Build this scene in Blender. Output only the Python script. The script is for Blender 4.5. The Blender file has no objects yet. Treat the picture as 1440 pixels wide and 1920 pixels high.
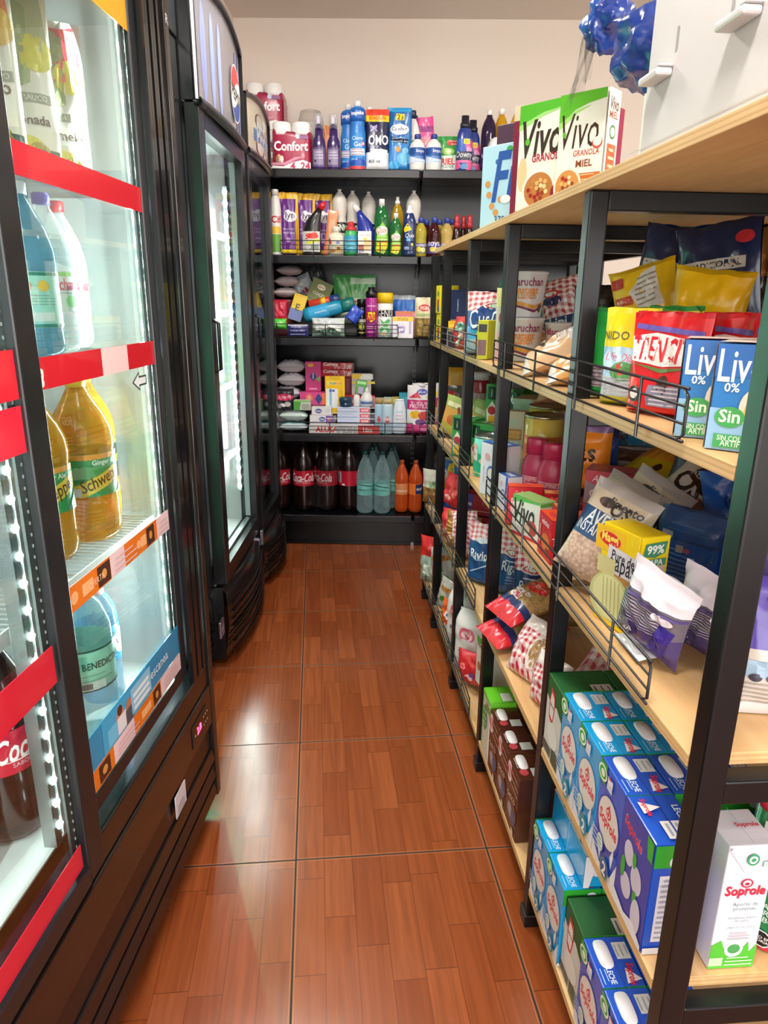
import bpy, bmesh, math, random
from math import sin, cos, pi, radians as rad
from mathutils import Vector, Matrix, Euler, noise

SC = bpy.context.scene
COL = SC.collection

# ---------------------------------------------------------------- camera
def camera():
    yaw, pitch, roll = rad(5.59574), rad(16.97605), rad(0.64526)
    f = Vector((sin(yaw) * cos(pitch), cos(yaw) * cos(pitch), -sin(pitch)))
    r = Vector((cos(yaw), -sin(yaw), 0))
    u = r.cross(f)
    r2 = cos(roll) * r + sin(roll) * u
    u2 = -sin(roll) * r + cos(roll) * u
    cd = bpy.data.cameras.new('camera')
    cd.sensor_fit = 'VERTICAL'
    cd.sensor_height = 36.0
    cd.lens = 1307.3 / 1920 * 36.0
    cd.clip_start = 0.02
    co = bpy.data.objects.new('camera', cd)
    COL.objects.link(co)
    m = Matrix((r2, u2, -f)).transposed().to_4x4()
    m.translation = Vector((0.0663, -1.3232, 1.2466))
    co.matrix_world = m
    SC.camera = co
camera()

# ---------------------------------------------------------------- world, light, exposure
W = bpy.data.worlds.new('world')
SC.world = W
W.use_nodes = True
wn = W.node_tree
bg = wn.nodes['Background']
sky = wn.nodes.new('ShaderNodeTexSky')
sky.sky_type = 'HOSEK_WILKIE'
sky.turbidity = 4
sky.sun_direction = (0.2, -0.5, 0.8)
mixw = wn.nodes.new('ShaderNodeMix'); mixw.data_type = 'RGBA'
mixw.inputs[0].default_value = 0.85
mixw.inputs[7].default_value = (1.0, 0.97, 0.94, 1)
wn.links.new(sky.outputs[0], mixw.inputs[6])
wn.links.new(mixw.outputs[2], bg.inputs[0])
bg.inputs[1].default_value = 0.8

def area(name, loc, target, sx, sy, power, color=(1, 1, 1), spread=180):
    l = bpy.data.lights.new(name, 'AREA')
    l.shape = 'RECTANGLE'; l.size = sx; l.size_y = sy
    l.energy = power; l.color = color; l.spread = rad(spread)
    o = bpy.data.objects.new(name, l); COL.objects.link(o)
    o.location = loc
    o.rotation_euler = (Vector(target) - Vector(loc)).to_track_quat('-Z', 'Y').to_euler()
    return o
# daylight through the open shop front behind the camera and through the right-hand shop window
area('shopfront_daylight', (0.5, -3.3, 1.35), (0.3, 2.0, 1.1), 3.2, 2.2, 105, (1.0, 0.965, 0.93))
area('side_daylight', (2.3, -1.0, 1.5), (0.4, 0.2, 1.0), 2.0, 1.6, 26, (1.0, 0.97, 0.94))
SC.view_settings.view_transform = 'Standard'
SC.view_settings.look = 'None'
SC.view_settings.exposure = 0.0
SC.view_settings.gamma = 1.0
SC.view_settings.use_curve_mapping = False
SC.cycles.max_bounces = 8
SC.cycles.transparent_max_bounces = 24
SC.cycles.sample_clamp_indirect = 4.0
SC.cycles.caustics_reflective = False
SC.cycles.caustics_refractive = False

# ---------------------------------------------------------------- materials
def lin(h):
    o = []
    for i in (0, 2, 4):
        c = int(h[i:i + 2], 16) / 255
        o.append(c / 12.92 if c <= 0.04045 else ((c + 0.055) / 1.055) ** 2.4)
    return (*o, 1.0)

MATS = {}
def nodes_of(name):
    m = bpy.data.materials.new(name); m.use_nodes = True
    nt = m.node_tree
    return m, nt, nt.nodes['Principled BSDF']
def N(nt, typ, **kw):
    n = nt.nodes.new(typ)
    for k, v in kw.items():
        if k.startswith('i') and k[1:].isdigit(): n.inputs[int(k[1:])].default_value = v
        else: setattr(n, k, v)
    return n
def mathn(nt, op, a, b=None, c=None):
    n = nt.nodes.new('ShaderNodeMath'); n.operation = op
    for i, x in enumerate((a, b, c)):
        if x is None: continue
        if isinstance(x, (int, float)): n.inputs[i].default_value = x
        else: nt.links.new(x, n.inputs[i])
    return n.outputs[0]
def mixc(nt, fac, a, b):
    n = nt.nodes.new('ShaderNodeMix'); n.data_type = 'RGBA'
    for i, x in ((0, fac), (6, a), (7, b)):
        if isinstance(x, (int, float, tuple)): n.inputs[i].default_value = x
        else: nt.links.new(x, n.inputs[i])
    return n.outputs[2]
def bump(nt, bs, src, strength, dist):
    b = nt.nodes.new('ShaderNodeBump')
    b.inputs['Strength'].default_value = strength
    b.inputs['Distance'].default_value = dist
    nt.links.new(src, b.inputs['Height']); nt.links.new(b.outputs[0], bs.inputs['Normal'])
def objco(nt):
    return nt.nodes.new('ShaderNodeTexCoord').outputs['Object']
def noise_t(nt, co, scale, detail=2, dist=0.0):
    n = nt.nodes.new('ShaderNodeTexNoise')
    n.inputs['Scale'].default_value = scale; n.inputs['Detail'].default_value = detail
    n.inputs['Distortion'].default_value = dist
    nt.links.new(co, n.inputs['Vector'])
    return n.outputs[0]

KIND = {  # roughness, specular, coat, noise scale, bump strength, bump distance
    'paper': (.48, .4, 0, 60, .04, .001), 'plastic': (.32, .5, 0, 40, .03, .001),
    'gloss': (.2, .5, .3, 30, .03, .001), 'foil': (.26, .5, .25, 26, .55, .004),
    'bag': (.3, .5, .15, 18, .4, .004), 'black': (.3, .5, .1, 90, .06, .001),
    'post': (.3, .36, 0, 3, .02, .001), 'steel': (.24, .42, 0, 3, .02, .001), 'wall': (.85, .2, 0, 120, .08, .001), 'metal': (.32, .5, 0, 60, .05, .001)}
def M(h, kind='plastic'):
    key = (h, kind)
    if key in MATS: return MATS[key]
    m, nt, bs = nodes_of(kind + '_' + h)
    co = objco(nt)
    c = lin(h)
    if kind == 'emit':
        bs.inputs['Base Color'].default_value = (.02, .02, .02, 1)
        bs.inputs['Emission Color'].default_value = c
        bs.inputs['Emission Strength'].default_value = 22.0
    elif kind in ('clear', 'tint', 'liquid', 'film'):
        dens = {'clear': .16, 'tint': .4, 'liquid': .6, 'film': .1}[kind]
        n = noise_t(nt, co, {'film': 22}.get(kind, 12), 3, .6)
        tr = nt.nodes.new('ShaderNodeBsdfTransparent')
        tr.inputs[0].default_value = tuple(.35 + .65 * x for x in c[:3]) + (1,)
        if kind in ('clear', 'film'): tr.inputs[0].default_value = tuple(.8 + .2 * x for x in c[:3]) + (1,)
        bs.inputs['Base Color'].default_value = c if kind != 'film' else (.05, .05, .05, 1)
        bs.inputs['Roughness'].default_value = .1 if kind != 'film' else .14
        if kind == 'liquid':
            bs.inputs['Emission Strength'].default_value = 0
        bump(nt, bs, n, .5 if kind == 'film' else .25, .006)
        mx = nt.nodes.new('ShaderNodeMixShader')
        lw = nt.nodes.new('ShaderNodeLayerWeight'); lw.inputs[0].default_value = .35
        f = mathn(nt, 'MULTIPLY_ADD', lw.outputs['Facing'], .55 if kind != 'film' else .4, dens if kind != 'film' else .06)
        f = mathn(nt, 'MINIMUM', f, .95)
        nt.links.new(f, mx.inputs[0]); nt.links.new(tr.outputs[0], mx.inputs[1]); nt.links.new(bs.outputs[0], mx.inputs[2])
        nt.links.new(mx.outputs[0], nt.nodes['Material Output'].inputs[0])
    elif kind in ('glass', 'glasslow'):
        tr = nt.nodes.new('ShaderNodeBsdfTransparent'); tr.inputs[0].default_value = c
        gl = nt.nodes.new('ShaderNodeBsdfGlossy'); gl.inputs['Roughness'].default_value = .015
        fr = nt.nodes.new('ShaderNodeFresnel'); fr.inputs[0].default_value = 1.45
        n = noise_t(nt, co, 3)
        f = mathn(nt, 'MULTIPLY_ADD', n, .02, fr.outputs[0])
        f = mathn(nt, 'MULTIPLY', f, .62 if kind == 'glass' else .3)
        mx = nt.nodes.new('ShaderNodeMixShader')
        nt.links.new(f, mx.inputs[0]); nt.links.new(tr.outputs[0], mx.inputs[1]); nt.links.new(gl.outputs[0], mx.inputs[2])
        nt.links.new(mx.outputs[0], nt.nodes['Material Output'].inputs[0])
    elif kind in ('gingham', 'gingpale'):
        sep = nt.nodes.new('ShaderNodeSeparateXYZ'); nt.links.new(co, sep.inputs[0])
        p = .019
        y = mathn(nt, 'ADD', sep.outputs[2], sep.outputs[1])
        a = mathn(nt, 'GREATER_THAN', mathn(nt, 'FRACT', mathn(nt, 'DIVIDE', mathn(nt, 'ADD', sep.outputs[0], 5.0), p)), .5)
        b = mathn(nt, 'GREATER_THAN', mathn(nt, 'FRACT', mathn(nt, 'DIVIDE', mathn(nt, 'ADD', y, 5.0), p)), .5)
        s = mathn(nt, 'MULTIPLY', mathn(nt, 'ADD', a, b), .5)
        nt.links.new(mixc(nt, s, lin('f4ecec'), c), bs.inputs['Base Color'])
        bs.inputs['Roughness'].default_value = .3
        bump(nt, bs, noise_t(nt, co, 22), .4, .004)
    elif kind == 'grain':   # pasta / oats / lentils seen through a clear pack
        v = nt.nodes.new('ShaderNodeTexVoronoi'); v.inputs['Scale'].default_value = 160
        nt.links.new(co, v.inputs['Vector'])
        nt.links.new(mixc(nt, v.outputs['Distance'], c, tuple(x * .45 for x in c[:3]) + (1,)), bs.inputs['Base Color'])
        bs.inputs['Roughness'].default_value = .25
        bump(nt, bs, noise_t(nt, co, 24), .35, .004)
    else:
        ro, sp, ct, ns, bst, bd = KIND[kind]
        n = noise_t(nt, co, ns)
        nt.links.new(mixc(nt, mathn(nt, 'MULTIPLY', n, .12), c, tuple(x * .8 for x in c[:3]) + (1,)), bs.inputs['Base Color'])
        bs.inputs['Roughness'].default_value = ro
        bs.inputs['Specular IOR Level'].default_value = sp
        bs.inputs['Coat Weight'].default_value = ct
        if kind == 'metal': bs.inputs['Metallic'].default_value = 1.0
        bump(nt, bs, n, bst, bd)
    MATS[key] = m
    return m

def floor_mat():
    m, nt, bs = nodes_of('tile_floor')
    co = objco(nt)
    sep = nt.nodes.new('ShaderNodeSeparateXYZ'); nt.links.new(co, sep.inputs[0])
    X, Y = sep.outputs[0], sep.outputs[1]
    T = .45
    fx = mathn(nt, 'FRACT', mathn(nt, 'DIVIDE', mathn(nt, 'ADD', X, 9.0), T))
    fy = mathn(nt, 'FRACT', mathn(nt, 'DIVIDE', mathn(nt, 'ADD', Y, 9.0), T))
    ex = mathn(nt, 'MINIMUM', fx, mathn(nt, 'SUBTRACT', 1.0, fx))
    ey = mathn(nt, 'MINIMUM', fy, mathn(nt, 'SUBTRACT', 1.0, fy))
    e = mathn(nt, 'MINIMUM', ex, ey)
    grout = mathn(nt, 'LESS_THAN', e, .0045)
    lip = mathn(nt, 'LESS_THAN', e, .012)
    # planks printed on the tiles, running away from the viewer
    px = mathn(nt, 'DIVIDE', mathn(nt, 'ADD', X, 9.0), T / 7)
    ci = mathn(nt, 'FLOOR', px)
    wn_ = nt.nodes.new('ShaderNodeTexWhiteNoise'); wn_.noise_dimensions = '1D'; nt.links.new(ci, wn_.inputs['W'])
    py = mathn(nt, 'ADD', mathn(nt, 'DIVIDE', Y, .235), mathn(nt, 'MULTIPLY', wn_.outputs[0], 7.0))
    ri = mathn(nt, 'FLOOR', py)
    cmb = nt.nodes.new('ShaderNodeCombineXYZ'); nt.links.new(ci, cmb.inputs[0]); nt.links.new(ri, cmb.inputs[1])
    w2 = nt.nodes.new('ShaderNodeTexWhiteNoise'); w2.noise_dimensions = '2D'; nt.links.new(cmb.outputs[0], w2.inputs['Vector'])
    gx = mathn(nt, 'FRACT', px); gy = mathn(nt, 'FRACT', py)
    seam = mathn(nt, 'MAXIMUM', mathn(nt, 'LESS_THAN', gx, .022), mathn(nt, 'LESS_THAN', gy, .008))
    mp = N(nt, 'ShaderNodeMapping'); mp.inputs['Scale'].default_value = (62, 2.6, 1)
    nt.links.new(co, mp.inputs[0])
    off = nt.nodes.new('ShaderNodeVectorMath'); off.operation = 'ADD'
    nt.links.new(mp.outputs[0], off.inputs[0])
    sc = nt.nodes.new('ShaderNodeVectorMath'); sc.operation = 'SCALE'; sc.inputs['Scale'].default_value = 37.0
    nt.links.new(w2.outputs[1], sc.inputs[0]); nt.links.new(sc.outputs[0], off.inputs[1])
    gr = nt.nodes.new('ShaderNodeTexNoise'); gr.inputs['Scale'].default_value = 1.0; gr.inputs['Detail'].default_value = 4
    gr.inputs['Distortion'].default_value = .8
    nt.links.new(off.outputs[0], gr.inputs['Vector'])
    c1 = mixc(nt, w2.outputs[0], lin('88431f'), lin('9c532b'))
    c2 = mixc(nt, mathn(nt, 'MULTIPLY', mathn(nt, 'SUBTRACT', gr.outputs[0], .35), 1.5), c1, lin('672f12'))
    c3 = mixc(nt, mathn(nt, 'MULTIPLY', seam, .55), c2, lin('3c1a0a'))
    c4 = mixc(nt, mathn(nt, 'MULTIPLY', lip, .3), c3, lin('c08058'))
    c5 = mixc(nt, grout, c4, lin('2a1a14'))
    nt.links.new(c5, bs.inputs['Base Color'])
    n2 = noise_t(nt, co, 9)
    nt.links.new(mathn(nt, 'ADD', mathn(nt, 'MULTIPLY_ADD', n2, .12, .17), mathn(nt, 'MULTIPLY', grout, .5)), bs.inputs['Roughness'])
    h = mathn(nt, 'SUBTRACT', mathn(nt, 'MULTIPLY', gr.outputs[0], .35), mathn(nt, 'MULTIPLY', grout, 2.0))
    bump(nt, bs, h, .22, .001)
    bs.inputs['Specular IOR Level'].default_value = .5
    return m

def ply_mat():
    m, nt, bs = nodes_of('plywood')
    co = objco(nt)
    sep = nt.nodes.new('ShaderNodeSeparateXYZ'); nt.links.new(co, sep.inputs[0])
    geo = nt.nodes.new('ShaderNodeNewGeometry')
    sn = nt.nodes.new('ShaderNodeSeparateXYZ'); nt.links.new(geo.outputs['Normal'], sn.inputs[0])
    side = mathn(nt, 'LESS_THAN', mathn(nt, 'ABSOLUTE', sn.outputs[2]), .5)
    lay = mathn(nt, 'GREATER_THAN', mathn(nt, 'FRACT', mathn(nt, 'DIVIDE', mathn(nt, 'ADD', sep.outputs[2], 4.0), .0064)), .62)
    mp = N(nt, 'ShaderNodeMapping'); mp.inputs['Scale'].default_value = (3.5, 26, 20)
    nt.links.new(co, mp.inputs[0])
    g = noise_t(nt, mp.outputs[0], 1.0, 4, 1.2)
    c = mixc(nt, g, lin('e6c592'), lin('bd8d55'))
    c = mixc(nt, mathn(nt, 'MULTIPLY', mathn(nt, 'MULTIPLY', side, lay), .45), c, lin('a67c48'))
    nt.links.new(c, bs.inputs['Base Color'])
    bs.inputs['Roughness'].default_value = .55
    bump(nt, bs, g, .08, .001)
    return m

# ---------------------------------------------------------------- text
TXT = {}
def text_raw(body, sh, b):
    cu = bpy.data.curves.new('t', 'FONT')
    cu.body = body; cu.align_x = 'CENTER'; cu.resolution_u = 2; cu.shear = sh; cu.offset = b; cu.size = 1
    cu.space_line = .9
    ob = bpy.data.objects.new('t', cu); COL.objects.link(ob)
    dg = bpy.context.evaluated_depsgraph_get(); dg.update()
    me = bpy.data.meshes.new_from_object(ob.evaluated_get(dg))
    vs = [(v.co.x, v.co.y) for v in me.vertices]
    fs = [tuple(p.vertices) for p in me.polygons]
    bpy.data.objects.remove(ob); bpy.data.curves.remove(cu); bpy.data.meshes.remove(me)
    bb = (min(v[0] for v in vs), max(v[0] for v in vs), min(v[1] for v in vs), max(v[1] for v in vs)) if vs else None
    return vs, fs, bb
def text_geo(body, sh=0.0, b=0.0):
    key = (body, sh, b)
    if key in TXT: return TXT[key]
    vs, fs, bb = text_raw(body, sh, 0.0)
    if not vs:
        TXT[key] = ([], [], 1); return TXT[key]
    b = min(b, .03)
    while b > .004:      # bold outlines that spike at sharp corners are thinned
        v2, f2, b2 = text_raw(body, sh, b)
        if all(abs(b2[i] - bb[i]) < b * 1.6 for i in range(4)):
            vs, fs, bb = v2, f2, b2; break
        b *= .6
    x0, x1, y0, y1 = bb; w = x1 - x0
    vs = [((x - (x0 + x1) / 2) / w, (y - (y0 + y1) / 2) / w) for x, y in vs]
    TXT[key] = (vs, fs, (y1 - y0) / w)
    return TXT[key]

# decal helpers: u in [-1,1] across, v in [0,1] up, sizes as fractions of the face
def r(u, v, w, h, c, f='F', rot=0): return ('r', f, u, v, w, h, c, rot)
def e(u, v, w, h, c, f='F', rot=0): return ('e', f, u, v, w, h, c, rot)
def t(u, v, w, s, c, f='F', rot=0, sh=0.0, b=.02, k=1.0): return ('t', f, u, v, w, s, c, rot, sh, b, k)
def p(pts, c, f='F'): return ('p', f, pts, c)
def lines(u, v, w, h, n, c, f='F'):
    return [r(u - (.12 * w if i == n - 1 else 0), v + h * (i / max(1, n - 1) - .5), w * (.78 if i == n - 1 else 1), h / n * .42, c, f) for i in range(n)]

class Surf:
    def __init__(s, fn, w, h, n, off=.0005, du=15 / 80, dv=.125): s.fn, s.w, s.h, s.n, s.off, s.du, s.dv = fn, w, h, n, off, du, dv

class MB:
    def __init__(s): s.V = []; s.F = []; s.I = []; s.S = []; s.m = []
    def mi(s, m):
        if isinstance(m, str): m = M(m)
        elif isinstance(m, tuple): m = M(*m)
        if m not in s.m: s.m.append(m)
        return s.m.index(m)
    def add(s, vs, fs, m, smooth=True):
        o = len(s.V); s.V += [tuple(v) for v in vs]
        i = s.mi(m)
        for f in fs:
            s.F.append(tuple(o + q for q in f)); s.I.append(i); s.S.append(smooth)
        return s
    def box(s, x0, x1, y0, y1, z0, z1, m, bev=0.0):
        if bev <= 0:
            vs = [(x, y, z) for x in (x0, x1) for y in (y0, y1) for z in (z0, z1)]
            return s.add(vs, [(0, 1, 3, 2), (4, 6, 7, 5), (0, 4, 5, 1), (2, 3, 7, 6), (0, 2, 6, 4), (1, 5, 7, 3)], m, False)
        bm = bmesh.new(); bmesh.ops.create_cube(bm, size=1)
        for v in bm.verts: v.co = Vector(((x0 + x1) / 2 + v.co.x * (x1 - x0), (y0 + y1) / 2 + v.co.y * (y1 - y0), (z0 + z1) / 2 + v.co.z * (z1 - z0)))
        bmesh.ops.bevel(bm, geom=bm.edges[:], offset=bev, segments=2, profile=.5, affect='EDGES')
        bm.verts.index_update()
        s.add([v.co[:] for v in bm.verts], [[v.index for v in f.verts] for f in bm.faces], m, False); bm.free()
        return s
    def lathe(s, prof, m, n=24, cx=0, cy=0, sx=1, sy=1):
        vs, fs = [], []
        for r_, z in prof:
            for i in range(n):
                a = 2 * pi * i / n
                vs.append((cx + sx * r_ * sin(a), cy - sy * r_ * cos(a), z))
        k = len(prof)
        for j in range(k - 1):
            for i in range(n):
                fs.append((j * n + i, j * n + (i + 1) % n, (j + 1) * n + (i + 1) % n, (j + 1) * n + i))
        if prof[0][0] > 1e-5: fs.append(tuple(reversed(range(n))))
        if prof[-1][0] > 1e-5: fs.append(tuple((k - 1) * n + i for i in range(n)))
        return s.add(vs, fs, m)
    def loft(s, rings, m, n=18):   # (cx, cy, cz, rx, ry, tilt about y)
        vs, fs = [], []
        for cx, cy, cz, rx, ry, ti in rings:
            for i in range(n):
                a = 2 * pi * i / n; x = rx * sin(a)
                vs.append((cx + x * cos(ti), cy - ry * cos(a), cz - x * sin(ti)))
        k = len(rings)
        for j in range(k - 1):
            for i in range(n): fs.append((j * n + i, j * n + (i + 1) % n, (j + 1) * n + (i + 1) % n, (j + 1) * n + i))
        fs.append(tuple(reversed(range(n)))); fs.append(tuple((k - 1) * n + i for i in range(n)))
        return s.add(vs, fs, m)
    def tube(s, pts, rad_, m, n=6):
        vs, fs = [], []
        pts = [Vector(q) for q in pts]
        for i, q in enumerate(pts):
            d = (pts[min(i + 1, len(pts) - 1)] - pts[max(i - 1, 0)]).normalized()
            a = d.orthogonal().normalized() if abs(d.z) > .9 else d.cross(Vector((0, 0, 1))).normalized()
            b = d.cross(a)
            for j in range(n):
                w = 2 * pi * j / n
                vs.append(q + rad_ * (cos(w) * a + sin(w) * b))
        for i in range(len(pts) - 1):
            for j in range(n): fs.append((i * n + j, i * n + (j + 1) % n, (i + 1) * n + (j + 1) % n, (i + 1) * n + j))
        fs.append(tuple(range(n))); fs.append(tuple((len(pts) - 1) * n + j for j in range(n)))
        return s.add(vs, fs, m)
    def poly_on(s, sf, pts, m, off, faces=None):
        """filled outline (or text faces) given in (u,v); cut along the face's own grid where it is curved"""
        if sf.n <= 1:
            s.add([sf.fn(u, v, off) for u, v in pts], faces or [tuple(range(len(pts)))], m, False); return
        bm = bmesh.new()
        vv = [bm.verts.new((u, v, 0)) for u, v in pts]
        for f in (faces or [tuple(range(len(pts)))]):
            try: bm.faces.new([vv[i] for i in f])
            except ValueError: pass
        if not faces: bmesh.ops.triangulate(bm, faces=bm.faces[:])
        us = [q[0] for q in pts]; ws = [q[1] for q in pts]
        for ax, step, lo, hi in ((0, sf.du, min(us), max(us)), (1, sf.dv, min(ws), max(ws))):
            k = math.ceil(lo / step + 1e-4)
            while k * step < hi - 1e-4:
                co = (k * step, 0, 0) if ax == 0 else (0, k * step, 0)
                no = (1, 0, 0) if ax == 0 else (0, 1, 0)
                bmesh.ops.bisect_plane(bm, geom=bm.verts[:] + bm.edges[:] + bm.faces[:], plane_co=co, plane_no=no, dist=1e-6)
                k += 1
        bm.verts.index_update()
        s.add([sf.fn(v.co.x, v.co.y, off) for v in bm.verts], [[q.index for q in f.verts] for f in bm.faces], m, False)
        bm.free()
    def decals(s, surfs, L):
        flat = []
        for d in L: flat += d if isinstance(d, list) else [d]
        for k, d in enumerate(flat):
            sf = surfs.get(d[1])
            if sf is None: continue
            off = sf.off + .00012 * k
            if d[0] in 'ret' and d[0] != 't':
                _, _, u, v, w, h, c, rot = d
                if d[0] == 'r': q = [(-.5, -.5), (.5, -.5), (.5, .5), (-.5, .5)]
                else:
                    n = 22; q = [(.5 * cos(2 * pi * i / n), .5 * sin(2 * pi * i / n)) for i in range(n)]
                out = []
                for x, y in q:
                    x *= w * sf.w; y *= h * sf.h
                    if rot: x, y = x * cos(rot) - y * sin(rot), x * sin(rot) + y * cos(rot)
                    out.append((u + x / sf.w * 2, v + y / sf.h))
                if sf.n > 1: out = [(x, min(1.0, max(0.0, y))) for x, y in out]
                s.poly_on(sf, out, c, off)
            elif d[0] == 't':
                _, _, u, v, w, body, c, rot, sh, b, kk = d
                tv, tf, asp = text_geo(body, sh, b)
                if not tv: continue
                vs = []
                for x, y in tv:
                    x *= w * sf.w; y *= w * sf.w * kk
                    if rot: x, y = x * cos(rot) - y * sin(rot), x * sin(rot) + y * cos(rot)
                    vs.append((u + x / sf.w * 2, v + y / sf.h))
                s.poly_on(sf, vs, c, off, tf)
            elif d[0] == 'p':
                s.poly_on(sf, d[2], d[3], off)
        return s
    def build(s, name, parent=None, loc=None):
        me = bpy.data.meshes.new(name)
        me.from_pydata(s.V, [], s.F)
        for m in s.m: me.materials.append(m)
        me.polygons.foreach_set('material_index', s.I)
        me.polygons.foreach_set('use_smooth', s.S)
        me.update()
        o = bpy.data.objects.new(name, me); COL.objects.link(o)
        if parent: o.parent = parent
        if loc: o.location = loc
        return o

def tag(o, label=None, cat=None, group=None, kind=None):
    if label: o['label'] = label
    if cat: o['category'] = cat
    if group: o['group'] = group
    if kind: o['kind'] = kind
    return o
def empty(name):
    o = bpy.data.objects.new(name, None); COL.objects.link(o); o.empty_display_size = .03
    return o

def boxsurfs(w, d, h, x0=0, z0=0):
    return {'F': Surf(lambda u, v, o: (x0 + u * w / 2, -d / 2 - o, z0 + v * h), w, h, 1),
            'B': Surf(lambda u, v, o: (x0 - u * w / 2, d / 2 + o, z0 + v * h), w, h, 1),
            'R': Surf(lambda u, v, o: (x0 + w / 2 + o, u * d / 2, z0 + v * h), d, h, 1),
            'L': Surf(lambda u, v, o: (x0 - w / 2 - o, -u * d / 2, z0 + v * h), d, h, 1),
            'T': Surf(lambda u, v, o: (x0 + u * w / 2, -d / 2 + v * d, z0 + h + o), w, d, 1)}

# ---------------------------------------------------------------- product makers (local: front faces -Y, x right, z up, base centre at 0)
def mk_box(name, w, d, h, base, dec, kind='paper', bev=.0015):
    b = MB(); b.box(-w / 2, w / 2, -d / 2, d / 2, 0, h, (base, kind), bev)
    b.decals(boxsurfs(w, d, h), dec)
    return b.build(name)

def lathe_surf(prof, span=80, sx=1, sy=1):
    rm = max(q[0] for q in prof); H = prof[-1][1]
    def R(z):
        for (r0, z0), (r1, z1) in zip(prof, prof[1:]):
            if z0 <= z <= z1 and z1 > z0: return r0 + (r1 - r0) * (z - z0) / (z1 - z0)
        return rm
    def fn(u, v, o):
        a = u * rad(span); q = R(v * H) + o
        return (sx * q * sin(a), -sy * q * cos(a), v * H)
    return Surf(fn, 2 * rm * rad(span), H, 12)

def mk_bottle(name, R, H, prof, body, cap=None, label=None, dec=None, sx=1, sy=1, n=24, parts=(), capprof=None, lname='label'):
    """prof: (r,z) fractions; cap=(r, z0, z1, colour); label=(z0, z1, colour, decals)"""
    root = empty(name)
    pr = [(a * R, b * H) for a, b in prof]
    mb = MB(); mb.lathe(pr, body, n, sx=sx, sy=sy)
    sf = lathe_surf(pr, sx=sx, sy=sy)
    if dec: mb.decals({'F': sf}, dec)
    mb.build('body', root)
    if label:
        z0, z1, c, dl = label
        lp = []
        for k in range(6):
            z = z0 + (z1 - z0) * k / 5
            for (r0, a0), (r1, a1) in zip(prof, prof[1:]):
                if a0 <= z <= a1 and a1 > a0:
                    lp.append(((r0 + (r1 - r0) * (z - a0) / (a1 - a0)) * R + .0009, z * H)); break
        lb = MB()
        vs, fs = [], []
        for q, z in lp:
            for i in range(n): a = 2 * pi * i / n; vs.append((sx * q * sin(a), -sy * q * cos(a), z))
        for j in range(len(lp) - 1):
            for i in range(n): fs.append((j * n + i, j * n + (i + 1) % n, (j + 1) * n + (i + 1) % n, (j + 1) * n + i))
        lb.add(vs, fs, c)
        zz0, zz1 = lp[0][1], lp[-1][1]; rm = max(q for q, z in lp)
        def fn(u, v, o):
            v2 = v * (len(lp) - 1); k = min(max(int(v2), 0), len(lp) - 2); f = v2 - k
            q = lp[k][0] * (1 - f) + lp[k + 1][0] * f + o; a = u * rad(80)
            return (sx * q * sin(a), -sy * q * cos(a), zz0 + v * (zz1 - zz0))
        lb.decals({'F': Surf(fn, 2 * rm * rad(80), zz1 - zz0, 12)}, dl)
        lb.build(lname, root)
    if cap:
        cr, c0, c1, cc = cap
        cb = MB()
        q = capprof or [(1, 0), (1, .85), (.9, 1)]
        cb.lathe([(a * cr * R, (c0 + (c1 - c0) * b) * H) for a, b in q], cc, 18, sx=sx, sy=sy)
        cb.build('cap', root)
    for nm, mbf in parts: mbf.build(nm, root)
    return root

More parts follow.
